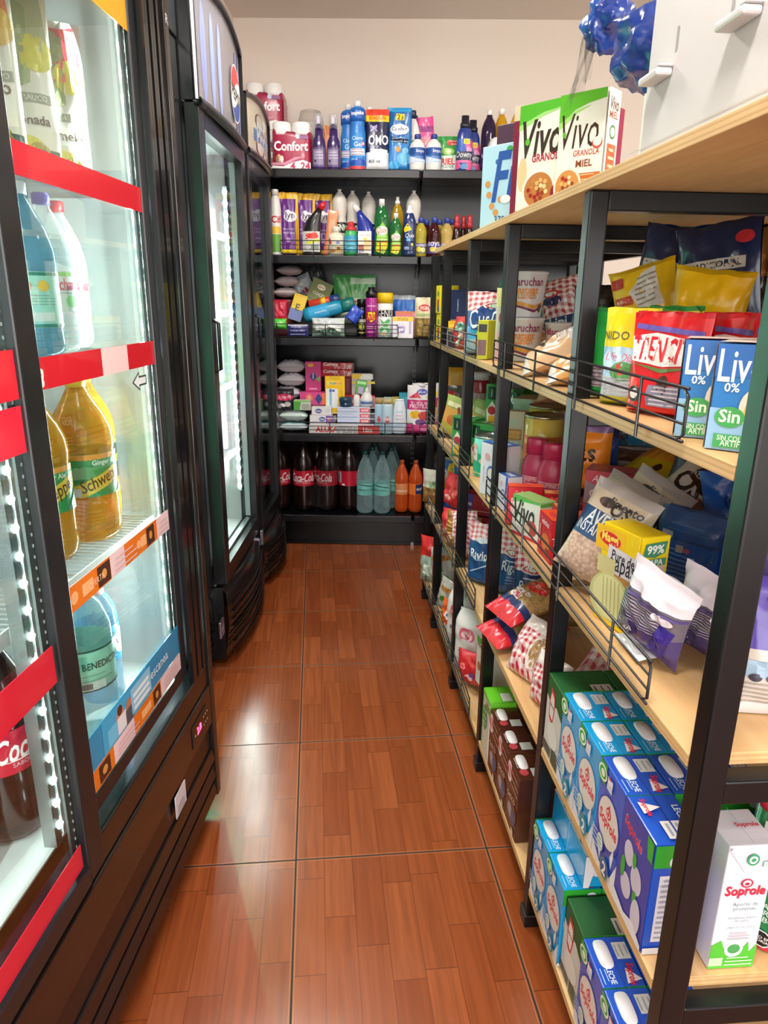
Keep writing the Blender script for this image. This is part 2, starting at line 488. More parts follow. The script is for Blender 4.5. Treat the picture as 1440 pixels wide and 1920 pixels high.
def mk_bag(name, W_, H, T, bands, dec=(), style='pillow', seed=1, wr=.05, kind='bag', lean=0.0, seal=.05, sealc=None, nu=16, nv=20, backc=None, taper=0.0):
    """bands: list of (upper limit of v, colour or (colour, kind)); style pillow | stand | brick"""
    rnd = Vector((seed * 3.7, seed * 1.3, seed * 7.1))
    def prof(v):
        v = min(1.0, max(0.0, v))
        if style == 'pillow': q = max(0.0, sin(pi * min(1, max(0, v)))) ** .5
        elif style == 'stand': q = min(1.0, (v / .06) ** .5 if v < .06 else 1) * max(0.0, 1 - max(0, v - .06) / .94) ** .62 if v < 1 else 0
        elif style == 'brick': q = min(1.0, (max(0, v) / .03) ** .5, (max(0, 1 - v) / .16) ** .6)
        return q
    def pt(u, v, side, off=0.0):
        q = prof(v)
        vv = min(1, max(0, v))
        if vv > 1 - seal or (style == 'pillow' and vv < seal): q *= .25
        e_ = (1 - min(1, abs(u)) ** (2.6 if style != 'brick' else 6)) ** .5
        n1 = noise.noise(Vector((u * 2.1, vv * 2.6, side * 2.0)) + rnd)
        n2 = noise.noise(Vector((u * 4.5 + vv * 2, vv * 6.5, side * 3.0)) + rnd * 2)
        y = side * (T / 2 * q * e_ * (1 + wr * 2.2 * n2) + T * wr * 1.2 * n2 * e_ * min(1, q * 2))
        w = W_ / 2 * (1 - .07 * q * (style == 'pillow') - taper * vv + .05 * n1 * vv)
        z = H * vv * (1 + .02 * n1 * (vv > .9))
        y += lean * vv * vv + .25 * T * n1 * vv * (style == 'stand')
        return (u * w, y + side * off, z)
    b = MB()
    for side in (-1, 1):
        vs = []
        for j in range(nv + 1):
            for i in range(nu + 1):
                vs.append(pt(i / nu * 2 - 1, j / nv, side))
        by = {}
        for j in range(nv):
            v = (j + .5) / nv
            c = next((c for lim, c in bands if v <= lim), bands[-1][1])
            if side == 1 and backc: c = backc
            if sealc and (v > 1 - seal or (style == 'pillow' and v < seal)): c = sealc
            c = (c, kind) if isinstance(c, str) else c
            for i in range(nu):
                q = j * (nu + 1) + i
                f = (q, q + 1, q + nu + 2, q + nu + 1)
                by.setdefault(c, []).append(f if side == -1 else tuple(reversed(f)))
        for c, fs in by.items(): b.add(vs, fs, c)
    if style in ('stand', 'brick'):
        v0 = 0.0 if style == 'brick' else .012
        vs = [pt(i / nu * 2 - 1, v0, -1) for i in range(nu + 1)] + [pt(1 - i / nu * 2, v0, 1) for i in range(nu + 1)]
        c = bands[0][1]; b.add(vs, [tuple(reversed(range(len(vs))))], (c, kind) if isinstance(c, str) else c, False)
    b.decals({'F': Surf(lambda u, v, o: pt(u, v, -1, o), W_, H, 10, .0011, 2 / nu, 1 / nv), 'B': Surf(lambda u, v, o: pt(-u, v, 1, o), W_, H, 10, .0011, 2 / nu, 1 / nv)}, dec)
    # weld the seams
    return b.build(name)

def mk_can(name, R, H, dec, base, lid='b8bcc0'):
    b = MB()
    b.lathe([(R * .96, 0), (R, .003), (R, .006)], (lid, 'metal'))
    b.lathe([(R * .985, .006), (R * .985, H - .006)], (base, 'gloss'))
    pr = [(R * .985, 0), (R * .985, H)]
    b.decals({'F': lathe_surf(pr)}, dec)
    root = empty(name); b.build('body', root)
    c = MB(); c.lathe([(R * .985, H - .006), (R, H - .004), (R, H), (R * .94, H), (R * .93, H - .004), (R * .5, H - .004), (R * .45, H - .003), (0.0001, H - .003)], (lid, 'metal'))
    c.box(-.007, .007, -R * .6, -R * .1, H - .003, H - .0012, ('8d9195', 'metal'))
    c.build('lid', root)
    return root

def copy_tree(o, parent=None):
    c = o.copy(); COL.objects.link(c)
    if parent: c.parent = parent
    for ch in list(o.children): copy_tree(ch, c)
    return c
DEF = {}; BUILT = {}
class Frame:
    def __init__(s, o, rz): s.o = Vector(o); s.rz = rz; s.R = Matrix.Rotation(rz, 4, 'Z')
    def pt(s, q): return s.o + s.R @ Vector(q)
PLACED = []
NUDGE = {13:(-35,15,0),15:(35,-15,0),19:(-92,-17,0),21:(-18,-3,0),22:(111,20,0),26:(-35,15,0),27:(-2,-21,0),28:(37,7,0),30:(-17,7,0),31:(17,-7,0),36:(-37,-7,0),37:(37,7,0),38:(-111,-20,0),39:(-18,-3,0),40:(60,53,0),42:(-17,92,0),43:(69,-29,0),46:(17,-92,0),51:(-37,-7,0),54:(-55,-10,0),55:(-67,51,0),56:(48,-54,0),57:(55,10,0),58:(-31,47,0),59:(86,-37,0),60:(-29,52,0),61:(10,-55,0),62:(18,3,0),67:(-22,-52,0),68:(-22,-52,49),69:(0,0,90),70:(-211,25,0),71:(-99,-40,0),72:(-131,123,0),73:(69,-29,0),74:(-85,80,0),75:(-104,44,0),76:(129,24,0),77:(-51,-121,0),78:(51,121,0),79:(38,103,0),80:(99,-188,0),81:(-166,-31,0),82:(104,-44,0),84:(96,65,0),85:(150,-73,0),86:(121,59,0),87:(35,-15,0),88:(-35,15,0),90:(-52,22,0),91:(35,-15,0),92:(52,-22,0),96:(-259,110,0),97:(-35,15,60),98:(-69,29,120),101:(-74,-14,120),103:(15,-125,0),105:(15,35,0),106:(-240,61,0),107:(-44,-71,0),108:(24,57,0),109:(37,7,0),110:(-90,55,5),111:(123,-68,65),113:(220,12,0),116:(187,86,0),117:(-35,15,0),118:(-35,15,0),119:(-35,15,0),120:(-37,-105,0),121:(-16,18,0),122:(52,-22,0),123:(-18,-3,0),124:(153,-88,0),125:(37,7,0),127:(-138,59,0),128:(26,-1,0),129:(-6,-54,0),130:(92,17,0),131:(138,-59,0),136:(-4,31,0),137:(-33,25,0),140:(-15,-35,0),141:(52,-22,0),148:(-18,-3,0),149:(18,3,0),162:(25,0,0),171:(-92,327,0),172:(34,107,0),173:(247,-278,0),174:(46,-163,205),175:(108,-279,0),176:(-281,214,0),177:(139,-566,0),178:(-115,135,0),180:(188,-266,0),181:(224,156,0),182:(-16,-102,0),183:(145,308,0),187:(-25,90,0),188:(25,-90,0),190:(0,0,5),191:(-338,116,0),192:(-266,-62,0),194:(88,-38,30),197:(-24,-124,50),198:(54,15,50),199:(201,-85,0),200:(-29,-90,0),202:(68,-60,0),203:(-17,48,0),205:(-155,-125,0),206:(-246,-234,0),207:(-168,257,0),208:(-92,327,0),209:(-22,303,0),210:(-163,-46,68),211:(-238,-167,82),212:(-356,-170,0),213:(-501,193,0),214:(113,151,0),215:(6,18,0),216:(-125,40,0),217:(-107,243,0),218:(-6,-18,0),219:(115,200,0),220:(86,-308,0),221:(148,-306,0),222:(9,405,0),223:(179,58,0),224:(61,-217,0),225:(92,-327,0),226:(-40,-248,0),228:(182,572,0),229:(579,156,0),232:(54,-17,0),234:(322,-103,0),235:(-322,103,120),236:(36,-91,0),238:(-125,40,30),239:(-83,-13,0),240:(-24,-122,0),241:(136,39,0),242:(-159,-51,0),243:(-53,77,12),244:(251,-80,0),246:(-16,234,0),247:(28,-339,0),248:(72,-23,0),249:(7,-101,0),250:(-54,17,0),251:(-36,11,0),252:(103,322,0),255:(-38,-17,0),256:(288,-180,0),261:(43,-96,0),262:(66,-235,0),264:(90,-29,0),265:(40,30,0),266:(-177,58,0),267:(66,-235,0),268:(117,-416,0),269:(-112,52,0),270:(21,273,0),271:(-107,34,0),286:(34,107,0),287:(-34,-107,0),291:(72,20,0),294:(0,0,30),298:(-72,-20,0),299:(-62,219,0),300:(233,-74,0),302:(161,-52,0),303:(30,-109,84),305:(-161,52,0),306:(-30,109,0),307:(64,28,0),308:(-91,-64,0),309:(107,-34,0),317:(-23,19,3),318:(30,-109,0),319:(5,-18,0),320:(56,-199,0),321:(18,5,0),335:(122,293,120),336:(142,192,45),337:(239,-49,0),338:(-61,55,34),339:(172,10,0),341:(-94,-101,0),342:(203,-99,0),345:(-100,-98,0),346:(32,165,0),347:(-92,-299,0),348:(60,-140,0),349:(416,-387,0),350:(18,-6,0)}   # small clearances between neighbouring goods, in tenths of a millimetre
def put(key, fr, x, y, z, label, cat, group=None, rz=0.0, rx=0.0, ry=0.0, sc=None):
    if key not in BUILT:
        o = DEF[key](); BUILT[key] = o
    else: o = copy_tree(BUILT[key])
    o.rotation_mode = 'XYZ'
    o.matrix_world = Matrix.Translation(fr.pt((x, y, z))) @ Matrix.Rotation(fr.rz + rad(rz), 4, 'Z') @ Matrix.Rotation(rad(ry), 4, 'Y') @ Matrix.Rotation(rad(rx), 4, 'X')
    if sc: o.scale = (sc, sc, sc)
    if rx or ry:    # a tilted thing still rests with its lowest point on the given height
        mw = o.matrix_basis; lo = 1e9
        for q in [o] + list(o.children):
            if q.type == 'MESH':
                m2 = mw if q is o else mw @ q.matrix_basis
                lo = min(lo, min((m2 @ v.co).z for v in q.data.vertices))
        o.location.z += fr.o.z + z - lo
    if len(PLACED) in NUDGE: o.location += Vector(NUDGE[len(PLACED)]) * .0001
    PLACED.append(o)
    if 'group' in o: del o['group']
    return tag(o, label, cat, group)

# ================================================================ SETTING
G = Frame((0, 2.17, 0), rad(-6.3))        # steel gondola across the far end: x right, y towards the wall
K = Frame((.484, 0, 0), rad(-91.03))      # right-hand rack: x towards the viewer, y into the rack
F1 = Frame((-.2, .17, 0), rad(81))        # nearest cooler: x away from the viewer, y into the cooler
F2 = Frame((-.244, .911, 0), rad(83.9))   # the other three coolers

def struct(b, name): return tag(b.build(name), kind='structure')
fb = MB(); fb.box(-1.6, 3.2, -3.6, 3.2, -.05, 0, floor_mat()); struct(fb, 'floor')
WALL = M('efe3d8', 'wall'); CEIL = M('e4d9cf', 'wall')
b = MB(); b.box(-1.6, 3.2, -3.6, 3.2, 2.54, 2.6, CEIL); struct(b, 'ceiling')
b = MB()
pa = [(-.9, 2.7167), (3.0, 2.2862), (3.0, 2.45), (-.9, 2.88)]
b.add([(x, y, z) for x, y in pa for z in (0, 2.54)], [(0, 2, 3, 1), (2, 4, 5, 3), (4, 6, 7, 5), (6, 0, 1, 7)], WALL, False); struct(b, 'wall_back')
b = MB(); b.box(-1.45, -1.35, -3.6, 2.8, 0, 2.54, WALL)
pb = [(-.304, 2.651), (-.336, 2.35), (-1.36, 2.35), (-1.36, 2.766)]
b.add([(x, y, z) for x, y in pb for z in (0, 2.54)], [(0, 1, 3, 2), (2, 3, 5, 4), (4, 5, 7, 6), (6, 7, 1, 0)], WALL, False); struct(b, 'wall_left')
b = MB()                                   # right wall with a wide shop window
b.box(2.6, 2.7, -3.6, 2.6, 0, .8, WALL); b.box(2.6, 2.7, -3.6, 2.6, 2.3, 2.54, WALL)
b.box(2.6, 2.7, .6, 2.6, .8, 2.3, WALL); b.box(2.6, 2.7, -3.6, -2.6, .8, 2.3, WALL); struct(b, 'wall_right')
b = MB()
b.box(2.62, 2.68, -2.6, -2.54, .8, 2.3, 'd8d8d8'); b.box(2.62, 2.68, .54, .6, .8, 2.3, 'd8d8d8'); b.box(2.62, 2.68, -1.03, -.97, .8, 2.3, 'd8d8d8')
b.box(2.645, 2.652, -2.54, .54, .82, 2.28, ('f4fafa', 'glass')); struct(b, 'window_1')

def ceiling_lamp(x, y, power, where):
    root = empty('ceiling_lamp'); root.location = (x, y, 2.54)
    b = MB(); b.box(-.31, .31, -.16, .16, -.05, -.001, ('f2f2f2', 'plastic'), .004); b.build('housing', root)
    b = MB(); b.box(-.28, .28, -.13, .13, -.056, -.05, ('fff6ea', 'emit')); b.build('diffuser', root)
    area('lamp_light', (x, y, 2.47), (x, y, 0), .56, .26, power, (1.0, .96, .9))
    tag(root, 'white rectangular ceiling lamp %s' % where, 'lamp', 'ceiling lamps')
ceiling_lamp(-.1, .95, 22, 'over the middle of the aisle')
ceiling_lamp(.1, -1.1, 24, 'over the near end of the aisle')
ceiling_lamp(1.6, .2, 20, 'added as fill light over the far side of the plywood rack')  # unseen lamp, added as fill light behind the rack

# ================================================================ STEEL GONDOLA
BLK = ('0c0d0f', 'steel')
def gondola():
    root = empty('gondola_shelving'); root.matrix_world = Matrix.Translation(G.o) @ G.R
    tag(root, 'black steel wall shelving across the far end of the aisle', 'shelving')
    x0, xm, x1 = -.335, .557, 1.42
    for a, c in ((x0, xm), (xm, x1)):
        b = MB(); b.box(a, c, .405, .42, .02, 1.83, ('121417', 'steel')); b.build('back_panel', root)
        b = MB(); b.box(a + .002, c - .002, .035, .05, .012, .128, BLK); b.box(a + .002, c - .002, .02, .05, .003, .014, BLK); b.build('kick_panel', root)
        for z, d0 in ((.166, 0), (.59, 0), (1.063, 0), (1.438, 0), (1.806, 0)):
            b = MB(); b.box(a + .006, c - .006, d0, .4, z - .012, z, BLK)
            b.box(a + .006, c - .006, d0 - .004, d0 + .012, z - .036, z + .002, ('15161a', 'steel'), .004)
            b.build('shelf', root)
    for x in (x0, xm, x1):
        b = MB(); b.box(x - .014, x + .014, .375, .404, 0, 1.83, BLK)
        for i in range(60):
            z = .1 + i * .0285
            for dx in (-.006, .006): b.box(x + dx - .0022, x + dx + .0022, .3745, .3755, z, z + .015, ('6d7074', 'plastic'))
        b.build('upright', root)
        b = MB(); b.box(x - .011, x + .011, .016, .4, .02, .14, BLK); b.box(x - .008, x + .008, .01, .03, 0, .02, ('9a9da0', 'metal')); b.build('foot', root)
        if x != x0:
            for z in (.59, 1.063, 1.438, 1.806):
                b = MB()
                for sx in (-.008, .008):
                    b.add([(x + sx - .001, .372, z), (x + sx - .001, .372, z - .09), (x + sx - .001, .03, z - .035), (x + sx - .001, .03, z),
                           (x + sx + .001, .372, z), (x + sx + .001, .372, z - .09), (x + sx + .001, .03, z - .035), (x + sx + .001, .03, z)],
                          [(0, 1, 2, 3), (7, 6, 5, 4), (0, 4, 5, 1), (1, 5, 6, 2), (2, 6, 7, 3), (3, 7, 4, 0)], BLK, False)
                b.build('bracket', root)
gondola()

def wire_guard(L, h=.058, n=4, step=.23):
    b = MB(); c = ('1b1c1e', 'black')
    for i in range(n):
        z = .004 + h * i / (n - 1)
        b.tube([(-L / 2, 0, z), (L / 2, 0, z)], .0021 if i in (0, n - 1) else .0016, c)
    for s in (-1, 1):
        b.tube([(s * (L / 2 - .012), 0, .004), (s * L / 2, 0, .012), (s * L / 2, 0, h - .004), (s * (L / 2 - .012), 0, .004 + h)], .0021, c)
    k = max(2, int(L / step))
    for i in range(k):
        x = -L / 2 + L * (i + .5) / k
        b.tube([(x, -.0015, -.012), (x, -.0015, .004 + h)], .0022, c)
    return b.build('wire_guard')
for z, x, L, w in ((1.438, .22, .62, 'second shelf of the black steel shelving'), (1.063, .115, .70, 'third shelf of the black steel shelving'),
                   (.59, .13, .83, 'fourth shelf of the black steel shelving'), (1.0631, .69, .22, 'short right bay, third shelf of the steel shelving'),
                   (.5901, .69, .22, 'short right bay, fourth shelf of the steel shelving')):
    DEF['guard%d' % (L * 100)] = lambda L=L: wire_guard(L)
    put('guard%d' % (L * 100), G, x, -.0085, z + .003, 'thin black wire guard on the %s' % w, 'guard', 'wire guards')

# ================================================================ PLYWOOD RACK
POST = [-.71, -.205, .295, .725, 1.175, 1.455]
DEP = .56
PLY = ply_mat(); STL = ('0d0e10', 'post')
def rack():
    root = empty('plywood_rack'); root.matrix_world = Matrix.Translation(K.o) @ K.R
    tag(root, 'black square-tube rack with pale plywood boards along the right of the aisle', 'rack')
    for s in POST:
        for y in (0, DEP - .03):
            b = MB(); b.box(-s - .015, -s + .015, y, y + .03, .012, 1.407, STL, .003)
            o = b.build('post', root)
            b = MB(); b.box(-s - .019, -s + .019, y - .004, y + .034, 0, .03, ('101113', 'plastic'), .002); b.build('foot_cap', o)
        for z in (.1, .435, .765, 1.095, 1.424):
            b = MB(); b.box(-s - .013, -s + .013, .0302, DEP - .0302, z - .046, z - .0165, STL, .002); b.build('cross_rail', root)
    for z in (.1, .435, .765, 1.095, 1.424):
        b = MB(); b.box(-1.45, .72, DEP - .026, DEP - .004, z - .046, z - .0165, STL); b.build('long_rail', root)
    b = MB(); b.box(-1.36, .74, -.003, DEP + .02, 1.408, 1.424, PLY, .001); b.build('top_board', root)
    for z in (.1, .435, .765, 1.095):
        for a, c in zip(POST, POST[1:]):
            b = MB(); b.box(-c + .0155, -a - .0155, .0, DEP - .032, z - .016, z, PLY, .0008); b.build('shelf_board', root)
rack()
GL = {'.90': .90}
for z, s, L, w in ((1.095, -.137, .925, 'second board of the plywood rack, near bays'), (1.095, .98, .90, 'second board of the plywood rack, far bays'),
                   (.765, -.137, .925, 'third board of the plywood rack, near bays'), (.765, .995, .9, 'third board of the plywood rack, far bays'),
                   (.435, .855, .94, 'fourth board of the plywood rack, far bays'), (.1, .855, .94, 'lowest board of the plywood rack, far bays')):
    kk = 'rguard%d' % (L * 100)
    DEF[kk] = lambda L=L: wire_guard(L)
    put(kk, K, -s, -.0065, z + .0005, 'long black wire guard on the %s' % w, 'guard', 'wire guards')

# ================================================================ COOLERS
DK = ('1a1b1e', 'black'); BRN = ('1d1817', 'gloss'); WHT = ('e9efee', 'plastic')
LEDC = ('eafffb', 'emit')
def led_bar(root, x, y, z0, z1, n, ax='y', r_=.0085):
    b = MB(); b.box(x - .006, x + .006, y - .008, y + .008, z0 - .02, z1 + .02, ('dfe8e8', 'plastic'))
    o = b.build('led_bar', root)
    d = MB()
    for i in range(n):
        z = z0 + (z1 - z0) * i / (n - 1)
        d.lathe([(.0001, z - r_), (r_ * .8, z - r_ * .6), (r_, z), (r_ * .8, z + r_ * .6), (.0001, z + r_)], LEDC, 8, cx=x - .009, cy=y - .002)
    d.build('diodes', o)
def local_area(fr, q, tq, sx, sy, power, color):
    a = area('cooler_light', fr.pt(q), fr.pt(tq), sx, sy, power, color)
    return a
def shell(b, x0, x1, y0, y1, z0, z1, liner, outer, th=.03):
    """open-fronted cabinet"""
    b.box(x0, x0 + th, y0, y1, z0, z1, outer); b.box(x1 - th, x1, y0, y1, z0, z1, outer)
    b.box(x0 + th, x1 - th, y1 - th, y1, z0, z1, outer); b.box(x0 + th, x1 - th, y0, y1 - th, z1 - th, z1, outer)
    b.box(x0 + th, x1 - th, y0, y1 - th, z0, z0 + th, outer)
    l = .004
    b.box(x0 + th, x0 + th + l, y0 + .02, y1 - th, z0 + th, z1 - th, liner); b.box(x1 - th - l, x1 - th, y0 + .02, y1 - th, z0 + th, z1 - th, liner)
    b.box(x0 + th, x1 - th, y1 - th - l, y1 - th, z0 + th, z1 - th, liner); b.box(x0 + th, x1 - th, y0 + .02, y1 - th, z1 - th - l, z1 - th, liner)
    b.box(x0 + th, x1 - th, y0 + .02, y1 - th, z0 + th, z0 + th + l, liner)
def wire_shelf(root, x0, x1, y0, y1, z, c=('e4eaea', 'plastic')):
    b = MB()
    for y in (y0, (y0 + y1) / 2, y1): b.tube([(x0, y, z - .006), (x1, y, z - .006)], .0035, c)
    n = int((x1 - x0) / .016)
    for i in range(n + 1):
        x = x0 + (x1 - x0) * i / n; b.tube([(x, y0, z - .002), (x, y1, z - .002)], .0018, c, 5)
    b.box(x0, x1, y0 - .004, y0 - .001, z - .018, z + .006, ('f4f8f8', 'plastic'))
    b.build('wire_shelf', root)
def frame_door(root, name, x0, x1, z0, z1, y, st, th=.022, glass=('f6fcfa', 'glasslow'), col=DK, gasket=True, rl=None):
    rl = rl or st
    b = MB()
    b.box(x0, x0 + st, y, y + th, z0, z1, col, .003); b.box(x1 - st, x1, y, y + th, z0, z1, col, .003)
    b.box(x0 + st, x1 - st, y, y + th, z0, z0 + rl, col); b.box(x0 + st, x1 - st, y, y + th, z1 - rl, z1, col)
    d = b.build(name, root)
    g = MB(); g.box(x0 + st, x1 - st, y + th * .45, y + th * .45 + .004, z0 + rl, z1 - rl, glass); g.build('glass_pane', d)
    if gasket:
        g = MB()
        for xa in (x0 + st, x1 - st - .014): g.box(xa, xa + .014, y + th * .45 + .005, y + th * .45 + .009, z0 + rl, z1 - rl, ('9fa7a8', 'metal'))
        for xa in (x0 + st + .012, x1 - st - .002):
            for i in range(90):
                z = z0 + rl + (z1 - z0 - 2 * rl) * (i + .5) / 90
                g.box(xa - .0012, xa + .0008, y + th * .45 + .0042, y + th * .45 + .005, z - .002, z + .002, ('e8eeee', 'plastic'))
        g.build('spacer_strip', d)
    return d

def cooler_near():
    root = empty('sliding_door_cooler'); root.matrix_world = Matrix.Translation(F1.o) @ F1.R
    tag(root, 'large black two-door glass cooler nearest on the left, with red and orange strips', 'cooler')
    X0, X1 = -1.18, .03
    b = MB(); shell(b, X0, X1 - .02, .035, .66, .40, 2.02, WHT, DK)
    b.box(X0, X1 - .02, .03, .66, 1.80, 2.05, DK); b.build('cabinet', root)
    # end stile: the plate that closes the far end
    b = MB(); b.box(X1 - .034, X1 - .012, -.006, .06, .06, 2.05, BRN, .002); b.box(X1 - .012, X1, -.002, .66, .05, 2.05, BRN, .002)
    sf = {'F': Surf(lambda u, v, o: (X1 - .023 + u * .011, -.006 - o, .06 + v * 1.99), .022, 1.99, 1)}
    b.decals(sf, [t(0, .838, .55, 'R', 'e8e8e8', b=.03)]); b.build('end_stile', root)
    b = MB()
    for i in range(5): b.box(-.099 + i * .0165, -.089 + i * .0165, -.002 + .002 * (i % 2), .009, .43, 1.84, ('111214', 'gloss'))
    b.build('door_track', root)
    # two sliding doors
    far = frame_door(root, 'sliding_door', -.605, -.10, .455, 1.83, .0115, .03, rl=.026, th=.0105)
    near = frame_door(root, 'sliding_door', -1.15, -.575, .40, 1.83, -.014, .045, rl=.03)
    gx0, gx1 = -.575, -.13
    def strip(d, name, z0, z1, dec, x0=gx0, x1=gx1, y=.0155, c='d21a2c'):
        m = MB(); m.box(x0, x1, y - .0012, y, z0, z1, (c, 'gloss'))
        m.decals({'F': Surf(lambda u, v, o: ((x0 + x1) / 2 + u * (x1 - x0) / 2, y - .0012 - o, z0 + v * (z1 - z0)), x1 - x0, z1 - z0, 1)}, dec)
        return m.build(name, d)
    WC = 'f3e6e6'
    strip(far, 'red_strip', 1.388, 1.428, [t(-.93, .5, .12, 'Cola', WC, sh=.35, b=.03, k=1.5), t(-1.13, .45, .05, '-', WC)])
    strip(far, 'red_strip', 1.126, 1.168, [t(-.9, .5, .14, 'Cola', WC, sh=.35, b=.03, k=1.4), r(.24, .5, .22, 1, 'f3d3d3')])
    OR = 'e87a1e'
    pr = [r(-.43, .5, .47, 1, OR), r(.07, .5, .26, 1, 'eed3d6'), r(.46, .5, .40, 1, OR), r(.86, .5, .14, 1, 'eed3d6'),
          e(-.74, .5, .05, .5, 'f7b77c'), r(-.55, .5, .08, .5, 'f7b77c'), r(-.3, .5, .1, .85, '4a2a22'), e(-.3, .5, .04, .4, 'd89a4a'),
          r(.42, .5, .06, .5, 'f7b77c'), e(.32, .5, .04, .4, 'f7b77c'), r(.57, .5, .08, .85, '4a2a22'), e(.57, .5, .03, .4, 'd89a4a'),
          lines(.07, .45, .2, .5, 3, 'dcb9be'), lines(.86, .45, .1, .5, 3, 'dcb9be'), t(-.43, .5, .12, 'OFERTA', 'ffd9b0', b=0)]
    strip(far, 'price_strip', .80, .84, pr, c='e9cdd0')
    strip(far, 'price_strip', .485, .522, [r(-.72, .5, .28, 1, OR), r(-.2, .5, .26, 1, 'eed3d6'), r(.28, .5, .36, 1, OR), r(.75, .5, .25, 1, 'eed3d6'),
          r(-.62, .5, .09, .85, '4a2a22'), e(-.62, .5, .04, .4, 'd89a4a'), r(.4, .5, .08, .85, '4a2a22'), e(.4, .5, .03, .4, 'd89a4a'), r(-.85, .5, .06, .5, 'f7b77c'),
          r(.16, .5, .1, .45, 'f7b77c'), lines(-.2, .45, .2, .5, 3, 'dcb9be'), lines(.75, .45, .18, .5, 3, 'dcb9be')], c='e9cdd0')
    strip(far, 'blue_strip', .523, .585, [r(-.18, .5, .42, 1, '3fa7d6'), r(-.42, .3, .1, .5, '6fc3e8'), e(-.3, .55, .07, .5, 'c98f74'), e(-.3, .72, .045, .3, '5a3426'), r(-.28, .3, .08, .5, 'e6e6ea'),
          e(-.14, .5, .06, .5, 'b97e62'), r(-.14, .25, .07, .45, '4d5560'), r(.1, .5, .2, .8, '8cc7e4'), r(.1, .62, .16, .12, 'e8f4fa'), r(.1, .42, .16, .12, 'e8f4fa'), r(.1, .22, .16, .12, 'e8f4fa'),
          t(.5, .5, .2, 'escanea', 'd5eef8', b=.01)], c='1590c4')
    strip(far, 'orange_strip', 1.665, 1.80, [], c='f4a915')
    for z0, z1, c in ((1.127, 1.185, 'dd2033'), (1.062, 1.119, 'e8243c'), (.745, .80, 'cf1f36'), (.435, .475, 'c9203a')):
        strip(near, 'red_strip', z0, z1, [], x0=-1.10, x1=-.625 if z0 < 1 else -.608, y=-.006, c=c)
    # arrow sticker on the far pane
    m = MB(); sf = {'F': Surf(lambda u, v, o: (-.205 + u * .035, .0150 - o, 1.085 + v * .035), .07, .035, 1)}
    m.decals(sf, [p([(-1, .5), (-.1, 1), (-.1, .75), (.8, .75), (.8, .25), (-.1, .25), (-.1, 0)], '3a4444'), p([(-.82, .5), (-.18, .86), (-.18, .66), (.7, .66), (.7, .34), (-.18, .34), (-.18, .14)], 'e9f2f2')])
    m.build('arrow_sticker', far)
    # inside
    for z in (1.425, 1.148, .80): wire_shelf(root, -1.13, -.05, .075, .56, z)
    for x in (-.6,):
        pass
    led_bar(root, -.063, .052, .56, 1.70, 30)
    led_bar(root, -.583, .046, .48, 1.70, 32)
    led_bar(root, -1.125, .045, .56, 1.70, 30)
    b = MB(); b.box(-.608, -.592, .04, .06, .45, 1.8, ('b9c0c0', 'metal')); b.build('centre_post', root)
    # lower front
    b = MB(); b.box(X0, X1 - .036, .0, .62, .375, .43, ('141517', 'gloss'), .003); b.build('sill', root)
    b = MB()
    b.box(X0, X1 - .036, -.004, .6, .27, .373, BRN, .003)
    b.box(X0, X1 - .036, .004, .6, .20, .268, ('121214', 'black'), .003); b.build('front_panel', root)
    b = MB()
    for i in range(3):
        z = .155 - i * .048
        b.add([(X0, .012, z), (X1 - .036, .012, z), (X1 - .036, -.004 + .0, z + .012), (X0, -.004, z + .012), (X0, .0, z + .042), (X1 - .036, .0, z + .042), (X1 - .036, .03, z + .046), (X0, .03, z + .046)],
              [(0, 1, 2, 3), (3, 2, 5, 4), (4, 5, 6, 7)], BRN if i != 1 else DK, False)
    b.box(X0, X1 - .036, .03, .6, .03, .2, ('0e0e10', 'black'))
    b.build('louvre', root)
    b = MB(); b.box(-.145, -.045, -.0065, -.003, .292, .345, ('0c0c0e', 'gloss'), .001)
    sf = {'F': Surf(lambda u, v, o: (-.095 + u * .05, -.0065 - o, .292 + v * .053), .1, .053, 1)}
    b.decals(sf, [t(-.15, .5, .28, '2.8', ('ff2540', 'emit'), b=.02), *[e(.45 + .25 * (i % 3), .3 + .4 * (i // 3), .05, .1, 'd8dcdc') for i in range(6)], e(-.75, .5, .06, .1, 'c8cccc')])
    b.build('control_panel', root)
    b = MB(); b.box(-.265, -.205, -.0045, -.003, .21, .262, ('d9d5dc', 'paper'))
    sf = {'F': Surf(lambda u, v, o: (-.235 + u * .03, -.0045 - o, .21 + v * .052), .06, .052, 1)}
    b.decals(sf, lines(0, .25, .7, .3, 3, '7b7880')); b.build('sticker', root)
    # real light of the two LED bars
    local_area(F1, (-.075, .055, 1.13), (-.6, .4, 1.13), .02, 1.2, 12, (.9, 1, .98))
    local_area(F1, (-1.105, .05, 1.13), (-.55, .4, 1.13), .02, 1.2, 12, (.9, 1, .98))
cooler_near()

def logo_disc(b, x, y, z, rx, rz, text='PEPSI'):
    def fn(u, v, o): return (x + u * rx, y - o, z + (v - .5) * 2 * rz)
    sf = {'F': Surf(fn, 2 * rx, 2 * rz, 1)}
    def cut(f0, f1, c, k=1.0):   # part of the disc between two wavy lines
        top, bot = [], []
        for i in range(21):
            q = -1 + i / 10; lim = (1 - min(1, q * q)) ** .5 * k
            w = .16 * sin(q * 2.6)
            a = max(-lim, min(lim, f0 + w)); d = max(-lim, min(lim, f1 + w))
            bot.append((q * k, .5 + a / 2)); top.append((q * k, .5 + d / 2))
        return p(bot + top[::-1], c)
    b.decals(sf, [e(0, .5, 1, 1, 'f3efec'), cut(.3, 2, 'd8333f', .94), cut(-2, -.38, '2b4ba6', .94), t(0, .48, .82, text, '2a2d36', b=.03, rot=-.18)])

